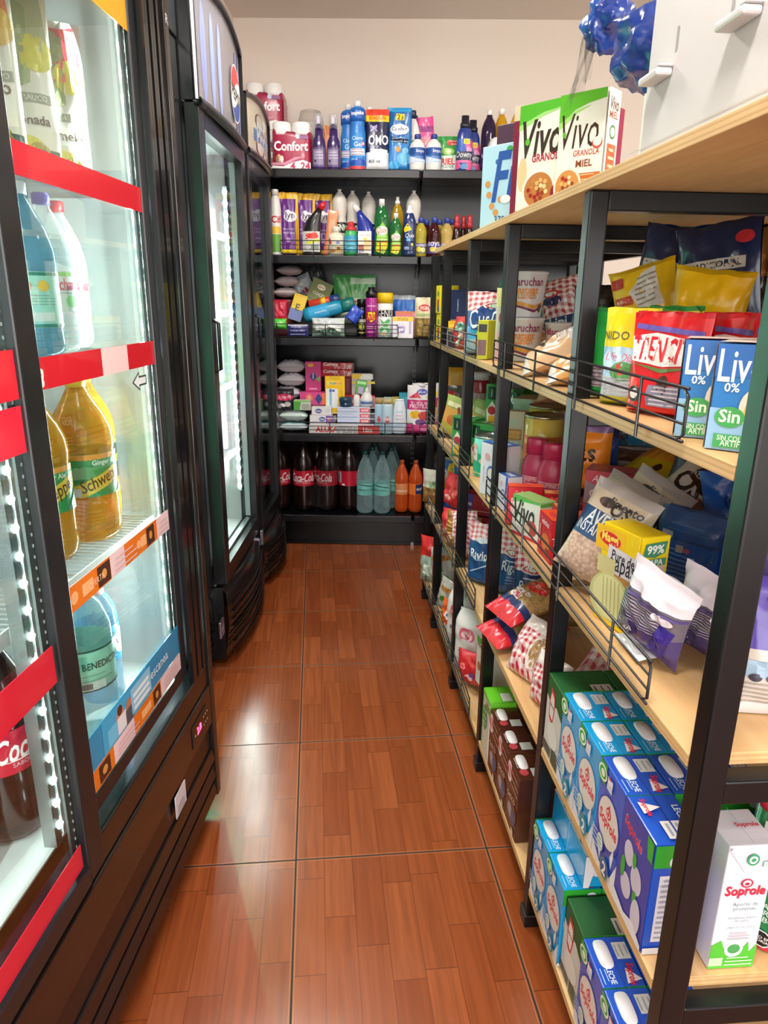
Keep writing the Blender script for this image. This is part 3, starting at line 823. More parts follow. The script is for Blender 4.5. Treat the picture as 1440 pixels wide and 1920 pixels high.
def slim_cooler(name, label, x0, x1, y0, yb, zg0, zg1, ztop, header, base_curve=.03, glass_m=('f6fcfa', 'glasslow'), led=True, hname='header'):
    root = empty(name); root.matrix_world = Matrix.Translation(F2.o) @ F2.R
    tag(root, label, 'cooler')
    zc = zg1 + .055
    b = MB(); shell(b, x0, x1, y0 + .055, yb, zg0 - .06, zc, WHT, DK)
    b.box(x0 + .006, x1 - .006, y0 + .055, yb, .03, zg0 - .06, DK); b.box(x0, x1, y0 + .055, yb, zc, ztop - .02, DK); b.build('cabinet', root)
    d = frame_door(root, 'door', x0 + .003, x1 - .003, zg0 - .075, zc, y0 + .004, .056, th=.045, glass=glass_m, gasket=False, rl=.06)
    g = MB()
    for xa in (x0 + .06, x1 - .072): g.box(xa, xa + .01, y0 + .03, y0 + .05, zg0, zg1, ('c6cfcf', 'metal'))
    g.box(x0 + .06, x1 - .06, y0 + .03, y0 + .05, zg0 - .014, zg0 - .004, ('c6cfcf', 'metal')); g.build('spacer_strip', d)
    h = MB(); h.tube([(x0 + .02, y0 + .004, 1.02), (x0 + .02, y0 - .012, 1.03), (x0 + .02, y0 - .012, 1.17), (x0 + .02, y0 + .004, 1.18)], .006, DK); h.build('handle', d)
    # bowed lower panel with louvres
    b = MB(); n = 10
    zb0, zb1 = .035, zg0 - .085
    rows = [(zb1, 0.0), (zb1 - .02, .02), ((zb0 + zb1) / 2, .026), (zb0, .008)]
    vs = [(x0 + (x1 - x0) * i / n, y0 + .03 - (bow + base_curve * sin(pi * i / n)), z) for z, bow in rows for i in range(n + 1)]
    fs = [(j * (n + 1) + i, (j + 1) * (n + 1) + i, (j + 1) * (n + 1) + i + 1, j * (n + 1) + i + 1) for j in range(len(rows) - 1) for i in range(n)]
    b.add(vs, fs, BRN)
    top = [(x0 + (x1 - x0) * i / n, y0 + .03 - base_curve * sin(pi * i / n), zb1) for i in range(n + 1)]
    b.add(top + [(x1, y0 + .07, zb1), (x0, y0 + .07, zb1)], [tuple(range(n + 3))], DK, False)
    b.box(x0, x0 + .01, y0 + .02, y0 + .1, .03, zb1, DK); b.box(x1 - .01, x1, y0 + .02, y0 + .1, .03, zb1, DK)
    for k in range(7):
        z = zb0 + .02 + (zb1 - zb0 - .06) * k / 7
        pts = [(x0 + .03 + (x1 - x0 - .06) * i / 8, y0 + .003 - base_curve * sin(pi * (.05 + .9 * i / 8)), z) for i in range(9)]
        b.tube(pts, .0045, ('0f1012', 'black'), 5)
    b.build('lower_grille', root)
    hb = header(x0, x1, y0, ztop, zc)
    ho = hb[0].build(hname, root)
    for nm, mb in hb[1:]: mb.build(nm, ho)
    zs = [zg0 + .27 * k for k in range(1, 6)]
    for z in zs[:4]: wire_shelf(root, x0 + .035, x1 - .035, y0 + .09, yb - .06, z)
    if led:
        led_bar(root, x1 - .042, y0 + .075, zg0 + .12, zg1 - .1, 30)
        local_area(F2, (x1 - .055, y0 + .08, (zg0 + zg1) / 2), (x0 + .15, y0 + .35, (zg0 + zg1) / 2), .02, 1.0, 16, led)
    return root

def header_bow(x0, x1, y0, zt, zc, panel, side, bow=.05, arch=.05):
    b = MB(); n = 14
    def yy(q): return y0 + .02 - bow * sin(pi * q) ** .8 - .008
    zb = zc + .004
    def ztop(q): return zt - arch + arch * sin(pi * (.12 + .76 * q))
    front = [[(x0 + (x1 - x0) * i / n, yy(i / n), z(i / n)) for i in range(n + 1)] for z in (lambda q: zb, ztop)]
    vs = front[0] + front[1]
    fs = [(i, i + 1, n + 2 + i, n + 1 + i) for i in range(n)]
    b.add(vs, fs, panel)
    back = y0 + .2
    b.add(front[1] + [(x, back, z) for x, y, z in front[1]], [(i, i + 1, n + 2 + i, n + 1 + i) for i in range(n)], DK)
    b.add(front[0] + [(x, back, z) for x, y, z in front[0]], [(i + 1, i, n + 1 + i, n + 2 + i) for i in range(n)], DK)
    for k, rev in ((0, 0), (n, 1)):
        a, c = front[0][k], front[1][k]
        b.add([a, c, (c[0], back, c[2]), (a[0], back, a[2])], [(0, 1, 2, 3)], side, False)
    tr = MB()
    tr.tube([(x, y - .004, z + .002) for x, y, z in front[1]], .009, DK, 8)
    tr.tube([(x, y - .006, z - .004) for x, y, z in front[0]], .014, DK, 8)
    for k in (0, n): tr.tube([(front[0][k][0], front[0][k][1] - .003, zb), (front[1][k][0], front[1][k][1] - .003, front[1][k][2])], .009, DK, 8)
    return b, tr, yy

def hdr3(x0, x1, y0, zt, zc):
    b, tr, yy = header_bow(x0, x1, y0, zt, zc, ('7d7c84', 'gloss'), ('23272a', 'black'), bow=.016)
    def fn(u, v, o):
        q = .5 + u / 2
        return (x0 + (x1 - x0) * q, yy(q) - o, zc + .004 + v * (zt - zc - .05))
    sf = {'F': Surf(fn, x1 - x0, zt - zc - .05, 12)}
    L = []
    for k, c in ((-.72, '7f8bd0'), (-.45, '8fa0e2'), (-.2, '9fb0ee'), (.62, '7f8bd0'), (.8, '8f9be0')):
        L.append(e(k, .5, .08, .95, '8790b8')); L.append(e(k, .5, .035, .9, c))
    b.decals(sf, L)
    lg = MB(); x = x0 + .46
    q = (x - x0) / (x1 - x0)
    logo_disc(lg, x, yy(q) - .006, zc + .13, .07, .088)
    return [b, ('trim', tr), ('logo_disc', lg)]
def hdr4(x0, x1, y0, zt, zc):
    b, tr, yy = header_bow(x0, x1, y0, zt, zc, ('d9cfb8', 'gloss'), BRN, bow=.014, arch=.04)
    def fn(u, v, o):
        q = .5 + u / 2
        return (x0 + (x1 - x0) * q, yy(q) - o, zc + .004 + v * (zt - zc - .04))
    sf = {'F': Surf(fn, x1 - x0, zt - zc - .04, 12)}
    b.decals(sf, [e(-.05, .78, .34, .36, '5d4a42'), e(-.05, .8, .24, .28, 'd9cfb8'), e(-.05, .22, .34, .36, '5a3230'), e(-.05, .24, .24, .26, 'efe8dc'), p([(-.5, .32), (.9, .42), (.9, .6), (-.5, .58)], '3f7fb0'), t(.2, .5, .5, 'PEPSI', 'dbe6ee', b=.03)])
    return [b, ('trim', tr)]
def hdr2(x0, x1, y0, zt, zc):
    b = MB(); b.box(x0, x1, y0, y0 + .2, zc + .004, zt, ('23272a', 'black'), .004); return [b]
c2 = slim_cooler('glass_door_cooler', 'black slim cooler with green-lit edge, mostly hidden behind the nearest cooler', -.58, -.008, .05, .70, .36, 1.86, 2.02, hdr2, .008, led=(.25, 1, .55))
b = MB(); b.box(-.085, -.035, .012, .02, .15, .21, ('b9b4c4', 'metal'), .002)
b.decals({'F': Surf(lambda u, v, o: (-.06 + u * .025, .012 - o, .15 + v * .06), .05, .06, 1)}, [r(0, .5, .8, .8, '6c6a92'), t(0, .5, .6, '2.0', 'd8d8e8')])
b.build('badge', c2)
b = MB(); b.box(-.135, -.085, .0655, .067, 1.60, 1.83, ('d6d2c6', 'paper'))
b.decals({'F': Surf(lambda u, v, o: (-.11 + u * .025, .0655 - o, 1.60 + v * .23), .05, .23, 1)}, [r(0, .9, .9, .16, 'f2f2f0'), lines(.1, .9, .6, .1, 4, '3a3a3a'), r(-.3, .5, .3, .3, '3d74b8'), r(.2, .56, .35, .05, 'd8342c'), r(.2, .5, .4, .05, 'f0c020'), r(.2, .44, .5, .05, '58a844'), lines(0, .2, .8, .25, 5, '8a8a86')])
b.build('energy_sticker', c2)
c3 = slim_cooler('glass_door_cooler', 'black cooler with tall grey arched header and round emblem, brightly lit inside', 0.0, .632, .0, .70, .385, 1.715, 2.095, hdr3, .035, led=(.9, 1, .96))
b = MB(); b.box(.585, .61, -.012, .0, .245, .31, ('b8b8c4', 'metal'), .002); b.build('badge', c3)
c4 = slim_cooler('glass_door_cooler', 'dark unlit cooler with cream header panel next to the steel shelving', .69, 1.20, .0, .70, .335, 1.72, 1.985, hdr4, .045, glass_m=('c8d4d4', 'glass'), led=None)

# ================================================================ PRODUCT TYPES
P_SODA = [(.0001, .004), (.55, 0), (.8, .008), (.97, .05), (1, .1), (.985, .3), (.97, .36), (.97, .56), (1, .6), (1, .64), (.95, .7), (.78, .78), (.52, .86), (.34, .92), (.29, .935), (.29, .97)]
P_WATER = [(.0001, .01), (.5, 0), (.75, .006), (.95, .04), (1, .08), (.96, .2), (.99, .27), (.97, .3), (.97, .5), (1, .53), (.98, .62), (.8, .74), (.5, .85), (.3, .91), (.28, .97)]
P_SLIM = [(.85, 0), (.97, .01), (1, .04), (1, .62), (.95, .72), (.7, .82), (.42, .88), (.38, .92)]
P_AERO = [(.92, 0), (1, .008), (1, .84), (.93, .87), (.8, .885)]
P_DISH = [(.85, 0), (.98, .02), (1, .06), (.9, .3), (.86, .45), (.95, .6), (.9, .7), (.62, .82), (.36, .88), (.34, .9)]
P_SQUARE = [(.92, 0), (1, .012), (1, .64), (.93, .7), (.6, .77), (.42, .8)]
P_JUICE = [(.9, 0), (1, .03), (1, .3), (.93, .36), (.9, .46), (1, .55), (1, .62), (.8, .74), (.45, .84), (.4, .87)]
P_IGE = [(.9, 0), (1, .02), (1, .46), (.86, .54), (.82, .6), (.96, .7), (1, .78), (.9, .86), (.6, .92), (.36, .94)]
P_DOWNY = [(.8, 0), (.93, .01), (.98, .06), (1, .3), (.98, .5), (.88, .68), (.7, .76), (.55, .78)]

def D(key):
    def deco(fn): DEF[key] = fn; return fn
    return deco
def d_(key, fn): DEF[key] = fn
WH = 'f2f0ee'
# ---- top shelf
d_('confort', lambda: tp_pack())
def tp_pack():
    root = empty('toilet_paper_pack')
    b = MB()
    w, d, h, m = .18, .16, .20, ('a81f48', 'bag')
    n = 24; vs = []
    zs = [0, .01, .05, .10, .145, .152, .16]
    for z in zs:
        for i in range(n):
            a = 2 * pi * i / n; c, s = sin(a), cos(a)
            q = 1 - (.03 if z in (0, .16) else 0) - .015 * noise.noise(Vector((c * 2, s * 2, z * 30)))
            zz = z - (.012 * sin(c * 3 + .6) if z > .14 else 0)
            vs.append((w / 2 * q * math.copysign(abs(c) ** .35, c), -d / 2 * q * math.copysign(abs(s) ** .35, s), zz))
    fs = [(j * n + i, j * n + (i + 1) % n, (j + 1) * n + (i + 1) % n, (j + 1) * n + i) for j in range(len(zs) - 1) for i in range(n)]
    b.add(vs, fs, m); b.add(vs[-n:], [tuple(range(n))], m)
    s = boxsurfs(w * 1.0, d * 1.0, .15)
    b.decals(s, [p([(-.98, 0), (.98, 0), (.98, .2), (.6, .28), (.1, .22), (-.4, .1), (-.98, .12)], WH), p([(-.98, .13), (-.3, .13), (.3, .3), (.75, .38), (.2, .36), (-.3, .22), (-.98, .2)], 'd990a8'),
                 e(-.62, .33, .1, .22, 'd9b48c'), e(-.48, .3, .09, .2, 'e9e4e0'), e(-.72, .3, .08, .18, '9a6a4a'),
                 t(.0, .66, .86, 'Confort', 'ffffff', b=.05, k=1.15), e(.35, .93, .13, .14, 'c9d4ea'), r(.66, .9, .22, .1, '8c5a8a'), t(.45, .11, .5, '4  24', 'c0245a', b=.04),
                 r(0, .5, .75, .8, 'b8596f', 'R'), lines(0, .5, .6, .6, 7, 'e8c9c4', 'R'), r(0, .1, .8, .16, '4a3a3a', 'R')])
    b.build('wrapper', root)
    for x in (-.045, .045):
        for y in (-.04, .04):
            c = MB(); c.lathe([(.043, 0), (.0435, .012), (.042, .05), (.037, .054), (.017, .053), (.016, .046), (.0001, .046)], ('f6f4f2', 'paper'), 20, cx=x, cy=y)
            o = c.build('paper_roll', root); o.location = (0, 0, .146)
    return root
def paper_wrap():
    root = empty('wrapped_kitchen_roll')
    b = MB(); b.lathe([(.055, 0), (.056, .01), (.056, .235), (.05, .245), (.024, .245), (.022, .2), (.0001, .2)], ('cfcac4', 'paper'), 24); b.build('paper_roll', root)
    b = MB(); n = 22; vs = []
    for j, (q, z) in enumerate(((.057, .0), (.06, .03), (.061, .2), (.06, .25), (.05, .29), (.02, .3))):
        for i in range(n):
            a = 2 * pi * i / n; k = 1 + .09 * noise.noise(Vector((cos(a) * 3, sin(a) * 3, z * 25)))
            vs.append((q * k * sin(a), -q * k * cos(a), z))
    b.add(vs, [(j * n + i, j * n + (i + 1) % n, (j + 1) * n + (i + 1) % n, (j + 1) * n + i) for j in range(5) for i in range(n)], ('f4f4f4', 'film')); b.build('plastic_wrap', root)
    return root
d_('wrap', paper_wrap)
def trigger(h=.235, col='3b2560'):
    root = mk_bottle('spray_bottle', .03, h, [(.85, 0), (1, .02), (1, .42), (.9, .52), (.62, .6), (.6, .73)], (col, 'gloss'), label=(.06, .4, '5a4a78', [r(-.1, .5, .6, .8, '8a7fa0'), lines(0, .6, .5, .3, 3, 'c9c2d6'), e(-.4, .3, .12, .12, '2a1a3a')]), sy=.62)
    b = MB(); b.lathe([(.0185, .73 * h), (.019, .9 * h), (.0175, .98 * h), (.012, h)], ('dfe4e6', 'clear'), 16, sy=.8); b.build('overcap', root)
    b = MB(); b.lathe([(.015, .72 * h), (.015, .8 * h)], (col, 'plastic'), 16); b.box(-.009, .009, -.02, .012, .8 * h, .94 * h, ('b9b4c4', 'plastic'), .003); b.build('spray_head', root)
    return root
d_('purple', trigger)
def impeke():
    root = mk_bottle('bleach_bottle', .036, .285, [(.9, 0), (1, .015), (1, .55), (.9, .6), (.86, .66), (.93, .72), (.98, .76), (.98, .86), (.8, .9), (.38, .92), (.36, .93)], ('2f7fd0', 'plastic'),
        cap=(.42, .92, 1, 'e9e6e4'), dec=[r(0, .862, 1, .02, 'd8303c'), r(0, .04, 1, .05, 'd8404c')], label=(.08, .54, '2a86d4', [t(0, .83, .5, 'Cloro', 'd8f0ff', b=.01), t(.05, .64, .36, 'Gel', 'd8f0ff', b=.01), e(.55, .66, .17, .16, 'e23b4a'), e(.55, .66, .1, .09, 'f4f4f4'), r(0, .4, .75, .22, 'c9e2f4'), lines(0, .4, .6, .16, 3, 'c25a6c'), p([(-.9, 0), (.9, 0), (.9, .12), (.2, .22), (-.9, .06)], '1a4fb4'), t(-.3, .17, .3, '900 ml', 'cfe6fa', b=0)]), sy=.8)
    b = MB(); pr = [(.036, 0), (.036, .285)]
    b.lathe([(.0352, .2), (.0358, .22), (.0358, .245), (.034, .25)], ('1f5fb8', 'plastic'), sy=.8)
    b.decals({'F': lathe_surf([(.0362, 0), (.0362, .285)], sy=.8)}, [t(0, .81, .62, 'Impeke', 'ffffff', b=.05, rot=.06)])
    b.build('shoulder_label', root); return root
d_('impeke', impeke)
d_('omo', lambda: mk_bag('detergent_pouch', .105, .255, .06, [(.32, 'eceff2'), (.8, '1b2148'), (.9, 'f0c818'), (1, 'd8402a')], [p([(-.95, .25), (-.2, .36), (.9, .34), (.9, .3), (-.9, .22)], 'eceff2'), t(.1, .5, .85, 'OMO', 'ffffff', b=.025, k=1.5), t(-.2, .4, .4, 'matic', 'b9c0e0', b=0), e(-.25, .7, .22, .06, 'b8aede'), r(-.3, .69, .36, .025, 'b8aede', rot=.7), r(-.3, .69, .36, .025, 'b8aede', rot=-.7), t(0, .86, .7, 'EDICION', 'd8402a', b=.02), t(-.25, .15, .5, '450 ml', '4a4e68', b=.01)], 'stand', 3))
d_('comfort', lambda: mk_bag('softener_pouch', .11, .268, .06, [(.55, '2f84cc'), (.93, '2a6fb4'), (1, '2f9ad8')], [r(0, .955, .9, .04, '38a8dc'), e(.0, .66, .78, .17, 'e6eef6'), t(.0, .67, .62, 'Comfort', '2c3a5c', sh=.25, b=.01, k=1.25), r(.05, .85, .34, .1, 'f2e02a'), t(.05, .85, .26, '23', '5a4a10', b=.02), p([(-.75, .55), (.75, .51), (.6, .44), (-.7, .48)], '1c2a4a'), lines(0, .5, .7, .05, 2, 'cdd8ea'), e(-.1, .35, .2, .09, 'd89a3c'), e(.4, .2, .6, .2, '6fc0ea'), e(-.4, .1, .5, .14, '4aa6e0'), e(.5, .33, .25, .1, '8ad0f0')], 'stand', 5))
d_('ariel_b', lambda: mk_bottle('detergent_bottle', .042, .27, [(.95, 0), (1, .02), (1, .5), (.88, .66), (.62, .8), (.4, .87), (.36, .89)], ('eef0ee', 'plastic'), cap=(.44, .87, 1, '1f2c50'), dec=[p([(-.6, .3), (.5, .28), (.7, .5), (.2, .6), (-.4, .55)], '3fa556'), e(0, .44, .3, .1, 'e8f4d8'), e(-.25, .66, .3, .13, 'f0b428'), t(0, .66, .2, '12', 'ffffff'), t(0, .24, .8, 'ARIEL', 'd8323c', b=.04), r(.2, .1, .4, .08, '7a86a8')], sy=.6))
d_('pinkpouch', lambda: mk_bag('refill_pouch', .09, .25, .04, [(.35, 'f0b0d0'), (1, 'e0589c')], [r(0, .8, .9, .1, '9c3f8c', rot=-.1), t(.1, .6, .5, 'EX', 'f6e08a', b=.04), e(.05, .6, .5, .18, 'ee8cc0'), t(.1, .6, .5, 'EX', 'f6e08a', b=.04)], 'stand', 9))
d_('whiteblue', lambda: mk_bottle('cleaner_bottle', .035, .152, [(.9, 0), (1, .03), (1, .66), (.85, .76), (.5, .83), (.46, .86)], ('e8e9e6', 'plastic'), cap=(.42, .85, 1, '2a3a8c'), label=(.2, .62, '3a7cc4', [p([(-1, .6), (1, .3), (1, 1), (-1, 1)], '1e4f9c'), p([(-1, 0), (1, 0), (1, .25), (0, .3), (-1, .5)], 'd9e6f2'), t(.3, .75, .4, 'limpia', 'eaf4ff', b=.01), lines(.2, .25, .5, .3, 3, '8aa4cc')])))
d_('riel', lambda: mk_bag('detergent_pouch', .12, .155, .06, [(.38, 'eef2ee'), (1, '3c9c4e')], [p([(-.9, .35), (.9, .3), (.9, .48), (-.9, .45)], 'dff0dc'), e(-.1, .58, .5, .2, 'a8d878'), e(-.05, .58, .22, .12, 'e9f6d0'), r(.35, .82, .5, .14, 'd84a3a'), lines(.35, .82, .4, .08, 2, 'f4e4d8'), t(-.3, .3, .75, 'ARIEL', 'd0303a', b=.05), t(-.1, .16, .5, 'PODER', '3a7a4a', b=.01)], 'stand', 12))
d_('downy', lambda: mk_bottle('softener_bottle', .037, .228, P_DOWNY, ('263f8c', 'gloss'), cap=(.6, .78, 1, '20222e'), capprof=[(1, 0), (1, .38), (.78, .42), (.76, 1)], dec=[r(0, .6, 1, .3, '2f5cb8'), e(.5, .58, .45, .22, 'e05a9c'), e(.5, .5, .35, .16, 'f09ac4'), e(.72, .62, .3, .18, 'd84a8c'), r(.2, .68, .3, .12, 'f0dc3a'), t(.2, .68, .2, '2X', '5a4a10'), r(0, .33, .98, .25, '2a2c48'), t(0, .36, .8, 'Downy', 'f0eef6', b=.02, sh=.15, k=1.3), r(0, .22, .9, .06, 'd86aa0'), e(.5, .1, .5, .18, 'e05a8c'), e(-.7, .12, .4, .16, 'd8528a'), e(0, .1, .35, .12, '3f8cc0')], sy=.62))
d_('darkpurple', lambda: mk_bottle('floor_cleaner_bottle', .035, .267, P_SLIM, ('2a1440', 'liquid'), cap=(.34, .9, 1, 'eceaea'), label=(.1, .4, '3a1c58', [t(0, .6, .7, 'lavanda', 'd8c8ea', b=.01)])))
d_('yelloil', lambda: mk_bottle('oil_bottle', .036, .285, [(.9, 0), (1, .02), (1, .5), (.9, .56), (1, .62), (.95, .72), (.6, .84), (.36, .9), (.34, .92)], ('d8a40c', 'liquid'), cap=(.4, .91, 1, 'f0eeea'), label=(.12, .48, '5a2f5c', [t(0, .6, .6, 'girasol', 'f0d88a')])))
d_('jar', lambda: mk_bottle('white_jar', .04, .14, [(.9, 0), (1, .05), (.9, .3), (.72, .42), (.9, .55), (1, .75), (.8, .95)], ('f0efee', 'plastic'), cap=(.5, .93, 1, 'e6e6e6')))
# ---- second shelf
d_('whitegreen', lambda: mk_bottle('cleaner_bottle', .026, .287, [(.95, 0), (1, .02), (1, .7), (.9, .8), (.62, .9), (.6, .91)], ('ecebe8', 'plastic'), cap=(.62, .9, 1, 'd9d7d4'), dec=[r(.2, .2, .7, .3, '6aa83c'), t(.2, .6, .7, 'Cif', 'd0343a', b=.03), r(.2, .42, .6, .12, 'f0c43a')]))
d_('lyn', lambda: mk_bag('wipe_pouch', .088, .28, .05, [(.9, '6a2f86'), (1, 'f0b81a')], [r(-.97, .45, .1, .9, 'e8b818'), r(.93, .45, .14, .9, 'f2c020'), e(.25, .62, .7, .17, 'e6e2ee'), e(-.02, .68, .35, .1, 'e6e2ee'), t(.2, .63, .5, 'lyn', '3a2a4a', b=.01), t(.05, .42, .6, 'limpiador', 'd8c8e4', b=.0), t(.05, .37, .6, 'multiuso', 'd8c8e4', b=0), e(0, .25, .26, .08, 'b894cc'), r(0, .06, .8, .07, 'f0c830')], 'stand', 21))
def bent(name, body, capc, h, w, dec, lean):
    root = empty(name)
    b = MB()
    b.loft([(0, 0, 0, w * .5, w * .3, 0), (0, 0, .006, w * .52, w * .32, 0), (0, 0, h * .42, w * .5, w * .3, 0), (lean * .12 * w, 0, h * .58, w * .42, w * .27, lean * .2), (lean * .38 * w, 0, h * .72, w * .24, w * .2, lean * .55), (lean * .55 * w, 0, h * .82, w * .14, w * .13, lean * .75)], body)
    b.decals({'F': Surf(lambda u, v, o: (u * w * .5, -w * .3 * max(.0, 1 - (u * .92) ** 2) ** .5 - o - .0015, v * h), w, h, 10)}, dec)
    b.build('body', root)
    c = MB(); a = lean * .8
    x0, z0 = lean * .55 * w, h * .82
    c.loft([(x0, 0, z0, w * .17, w * .16, a), (x0 + sin(a) * h * .09, 0, z0 + cos(a) * h * .09, w * .16, w * .15, a), (x0 + sin(a) * h * .15, 0, z0 + cos(a) * h * .15, w * .08, w * .08, a)], capc)
    c.build('cap', root); return root
d_('blackred', lambda: bent('toilet_cleaner_bottle', ('1e1d1f', 'gloss'), 'd8282c', .25, .085, [r(0, .24, .95, .36, 'cfd3cc'), e(.2, .34, .6, .1, 'e8402c'), t(0, .35, .7, 'Shift', 'd02a20', sh=.3, b=.05, rot=.25), r(.2, .24, .7, .05, 'd8e030', rot=.25), r(.3, .14, .5, .1, '8fa094'), e(-.3, .15, .3, .08, 'e8e8e8')], .9))
d_('bluebent', lambda: bent('toilet_cleaner_bottle', ('2a3a9c', 'gloss'), 'eeeeec', .245, .085, [e(.2, .2, .5, .12, 'd04a5a'), p([(-.3, .3), (0, .36), (.3, .3), (.5, .2), (-.5, .2)], 'e8ecf4'), t(.2, .22, .5, 'gel', 'd83a4a')], -.85))
d_('igenix', lambda: mk_bottle('bleach_bottle', .036, .30, P_IGE, ('d2cdc4', 'plastic'), cap=(.4, .93, 1, 'd8d4cc'), capprof=[(1, 0), (1, .3), (.6, .4), (.55, .8), (.8, .85), (.5, 1)], dec=[r(0, .46, 1, .17, '17181a'), t(-.12, .46, .66, 'IGENI', 'f0f0ee', b=.02, k=1.4), t(.6, .46, .22, 'X', '6ad07a', b=.02, k=1.4), r(0, .24, .8, .1, 'b9b4aa')], sy=.8))
d_('glue', lambda: mk_bottle('air_freshener_bottle', .037, .128, P_SQUARE, ('ded9c4', 'plastic'), cap=(.45, .8, 1, 'e4e0d0'), dec=[p([(-.8, .7), (-.55, .74), (-.35, .5), (-.65, .48)], 'c83a34'), e(.2, .55, .2, .14, '7a8ac0'), r(.3, .25, .35, .25, 'c8a052'), e(.25, .3, .15, .14, '5a3a24'), e(-.3, .2, .3, .16, 'b07a3a')], sy=.7))
d_('greenred', lambda: mk_bottle('green_cleaner_bottle', .031, .153, [(.92, 0), (1, .02), (1, .62), (.85, .7), (.8, .72)], ('3fae66', 'plastic'), cap=(.8, .71, .98, 'c8343a'), capprof=[(1, 0), (1, .35), (.6, .5), (.62, .9), (.4, 1)], label=(.12, .58, '3a9cc0', [t(0, .7, .6, 'desmanchador', 'd8f2f4', b=.01), r(0, .35, .7, .4, '6ac0d4')])))
d_('smallbox', lambda: mk_box('insecticide_box', .062, .04, .107, 'ece6dc', [p([(-1, .6), (1, 1), (-1, 1)], 'f4f2ee'), t(.1, .83, .7, 'RANDIX', 'd07a7a'), r(.1, .6, .25, .24, 'f0c02a'), r(.35, .45, .5, .4, 'e8c88a'), r(-.55, .35, .4, .2, 'b04a34'), t(-.5, .2, .4, 'gel', '5a6a8a'), r(-.3, .06, .9, .1, '5a5a60')]))
def quix(h, R): return mk_bottle('dish_soap_bottle', R, h, P_DISH, ('1f7a3c', 'liquid'), cap=(.36, .88, 1, 'e4e8e4'), dec=[p([(-.6, .1), (.2, .05), (.8, .3), (.75, .5), (.1, .66), (-.5, .5)], '8cc63c'), p([(-.6, .1), (.2, .04), (.75, .22), (.5, .3), (-.4, .25)], 'f0d428'), e(.05, .5, .7, .17, 'e8eee0'), t(.05, .5, .55, 'Quix', 'd02a30', sh=.2, b=.04, k=1.3), lines(.1, .36, .6, .07, 2, 'd8ecc8'), r(.1, .28, .5, .03, 'd85a2c')], sy=.6)
d_('quixbig', lambda: quix(.25, .037)); d_('quixsmall', lambda: quix(.19, .029))
d_('yeldish', lambda: mk_bottle('dish_soap_bottle', .031, .27, P_DISH, ('c8a010', 'liquid'), cap=(.38, .88, 1, 'f0eee8'), capprof=[(1, 0), (1, .4), (.6, .5), (.65, .9), (.4, 1)], sy=.7))
d_('navydish', lambda: mk_bottle('dish_soap_bottle', .032, .224, P_DISH, ('1c2f66', 'gloss'), cap=(.5, .78, 1, 'eeeef0'), capprof=[(1, 0), (1, .5), (.6, .6), (.6, .9), (.4, 1)], dec=[p([(-.8, .58), (-.2, .72), (.3, .58), (-.6, .52)], 'f0d02a'), t(.1, .45, .6, 'Quix', 'e8eef8', sh=.2, b=.03), e(-.1, .35, .25, .1, '6aa8d8'), e(.4, .25, .2, .08, 'c8d858'), e(-.3, .18, .3, .08, '8aa4d0')], sy=.65))
def juice(c, lc, s): return mk_bottle('juice_bottle', .029, .174, P_JUICE, (c, 'liquid'), cap=(.46, .86, 1, '38489c'), label=(.08, .34, lc, [r(0, .85, 1, .25, '4a3a8a'), t(0, .85, .8, s, 'e8e4f4', b=.01), e(-.2, .4, .3, .5, 'e0c83a'), e(.3, .35, .3, .5, 'd8d8a0')]))
d_('juiceY', lambda: juice('c8b840', '6a6a4a', 'limonada')); d_('juiceD', lambda: juice('4a1420', '4a3a8c', 'soya')); d_('juiceG', lambda: juice('d8b868', '5a4a8c', 'vinagre'))
d_('sauce_r', lambda: mk_bottle('sauce_bottle', .02, .19, [(.95, 0), (1, .02), (1, .5), (.7, .66), (.5, .74)], ('2c100c', 'gloss'), cap=(.72, .7, 1, 'b8343c'), capprof=[(1, 0), (1, .4), (.8, .45), (.85, .8), (.6, 1)], label=(.1, .42, 'd8c8b8', [r(0, .6, .8, .4, '3a7a4a')])))
d_('alubox', lambda: mk_box('bin_liner_box', .3, .05, .045, 'd88aa0', [t(-.1, .5, .85, 'ALUMINIO', 'c03a52', b=.04), r(.8, .5, .18, .9, 'e8d8da'), r(0, .1, 1, .12, 'e8e4e4')]))
# ---- third shelf
d_('graypack', lambda: mk_bag('steel_wool_pack', .125, .1, .046, [(1, 'c2b4b6')], [r(-.2, .55, .06, .3, '3a3a40'), lines(.35, .55, .5, .3, 3, 'e0d8d8')], 'pillow', 31, seal=.02))
d_('redbag', lambda: mk_bag('glove_pack', .09, .12, .05, [(1, 'c22240')], [e(.1, .5, .4, .3, 'e04a60')], 'pillow', 33, wr=.1))
d_('sponge', lambda: mk_box('sponge_pack', .066, .02, .13, 'f0cc30', [r(0, .22, 1, .42, '6f82b8'), *[r(0, .56 + .09 * i, .98, .012, 'c8a420') for i in range(4)], t(0, .5, .3, 'E', '5a5a30'), r(.0, .94, .8, .08, 'd8b42a')], 'plastic', .004))
d_('limepack', lambda: mk_bag('cloth_pack', .075, .05, .035, [(1, '58d84a')], [r(0, .5, .6, .3, 'a8f098')], 'pillow', 35))
d_('navypack', lambda: mk_bag('cloth_pack', .11, .06, .04, [(1, '3a3a86')], [lines(0, .5, .7, .6, 3, 'a8b0dc'), r(0, .92, .9, .12, 'c8c8d8')], 'pillow', 37))
d_('silverpack', lambda: mk_bag('scourer_pack', .11, .12, .06, [(.35, '9aa2a8'), (1, 'c4ccd0')], [e(.2, .35, .35, .22, 'c8405a'), e(-.2, .6, .4, .2, 'e6ecee')], 'pillow', 39, wr=.2, kind='foil'))
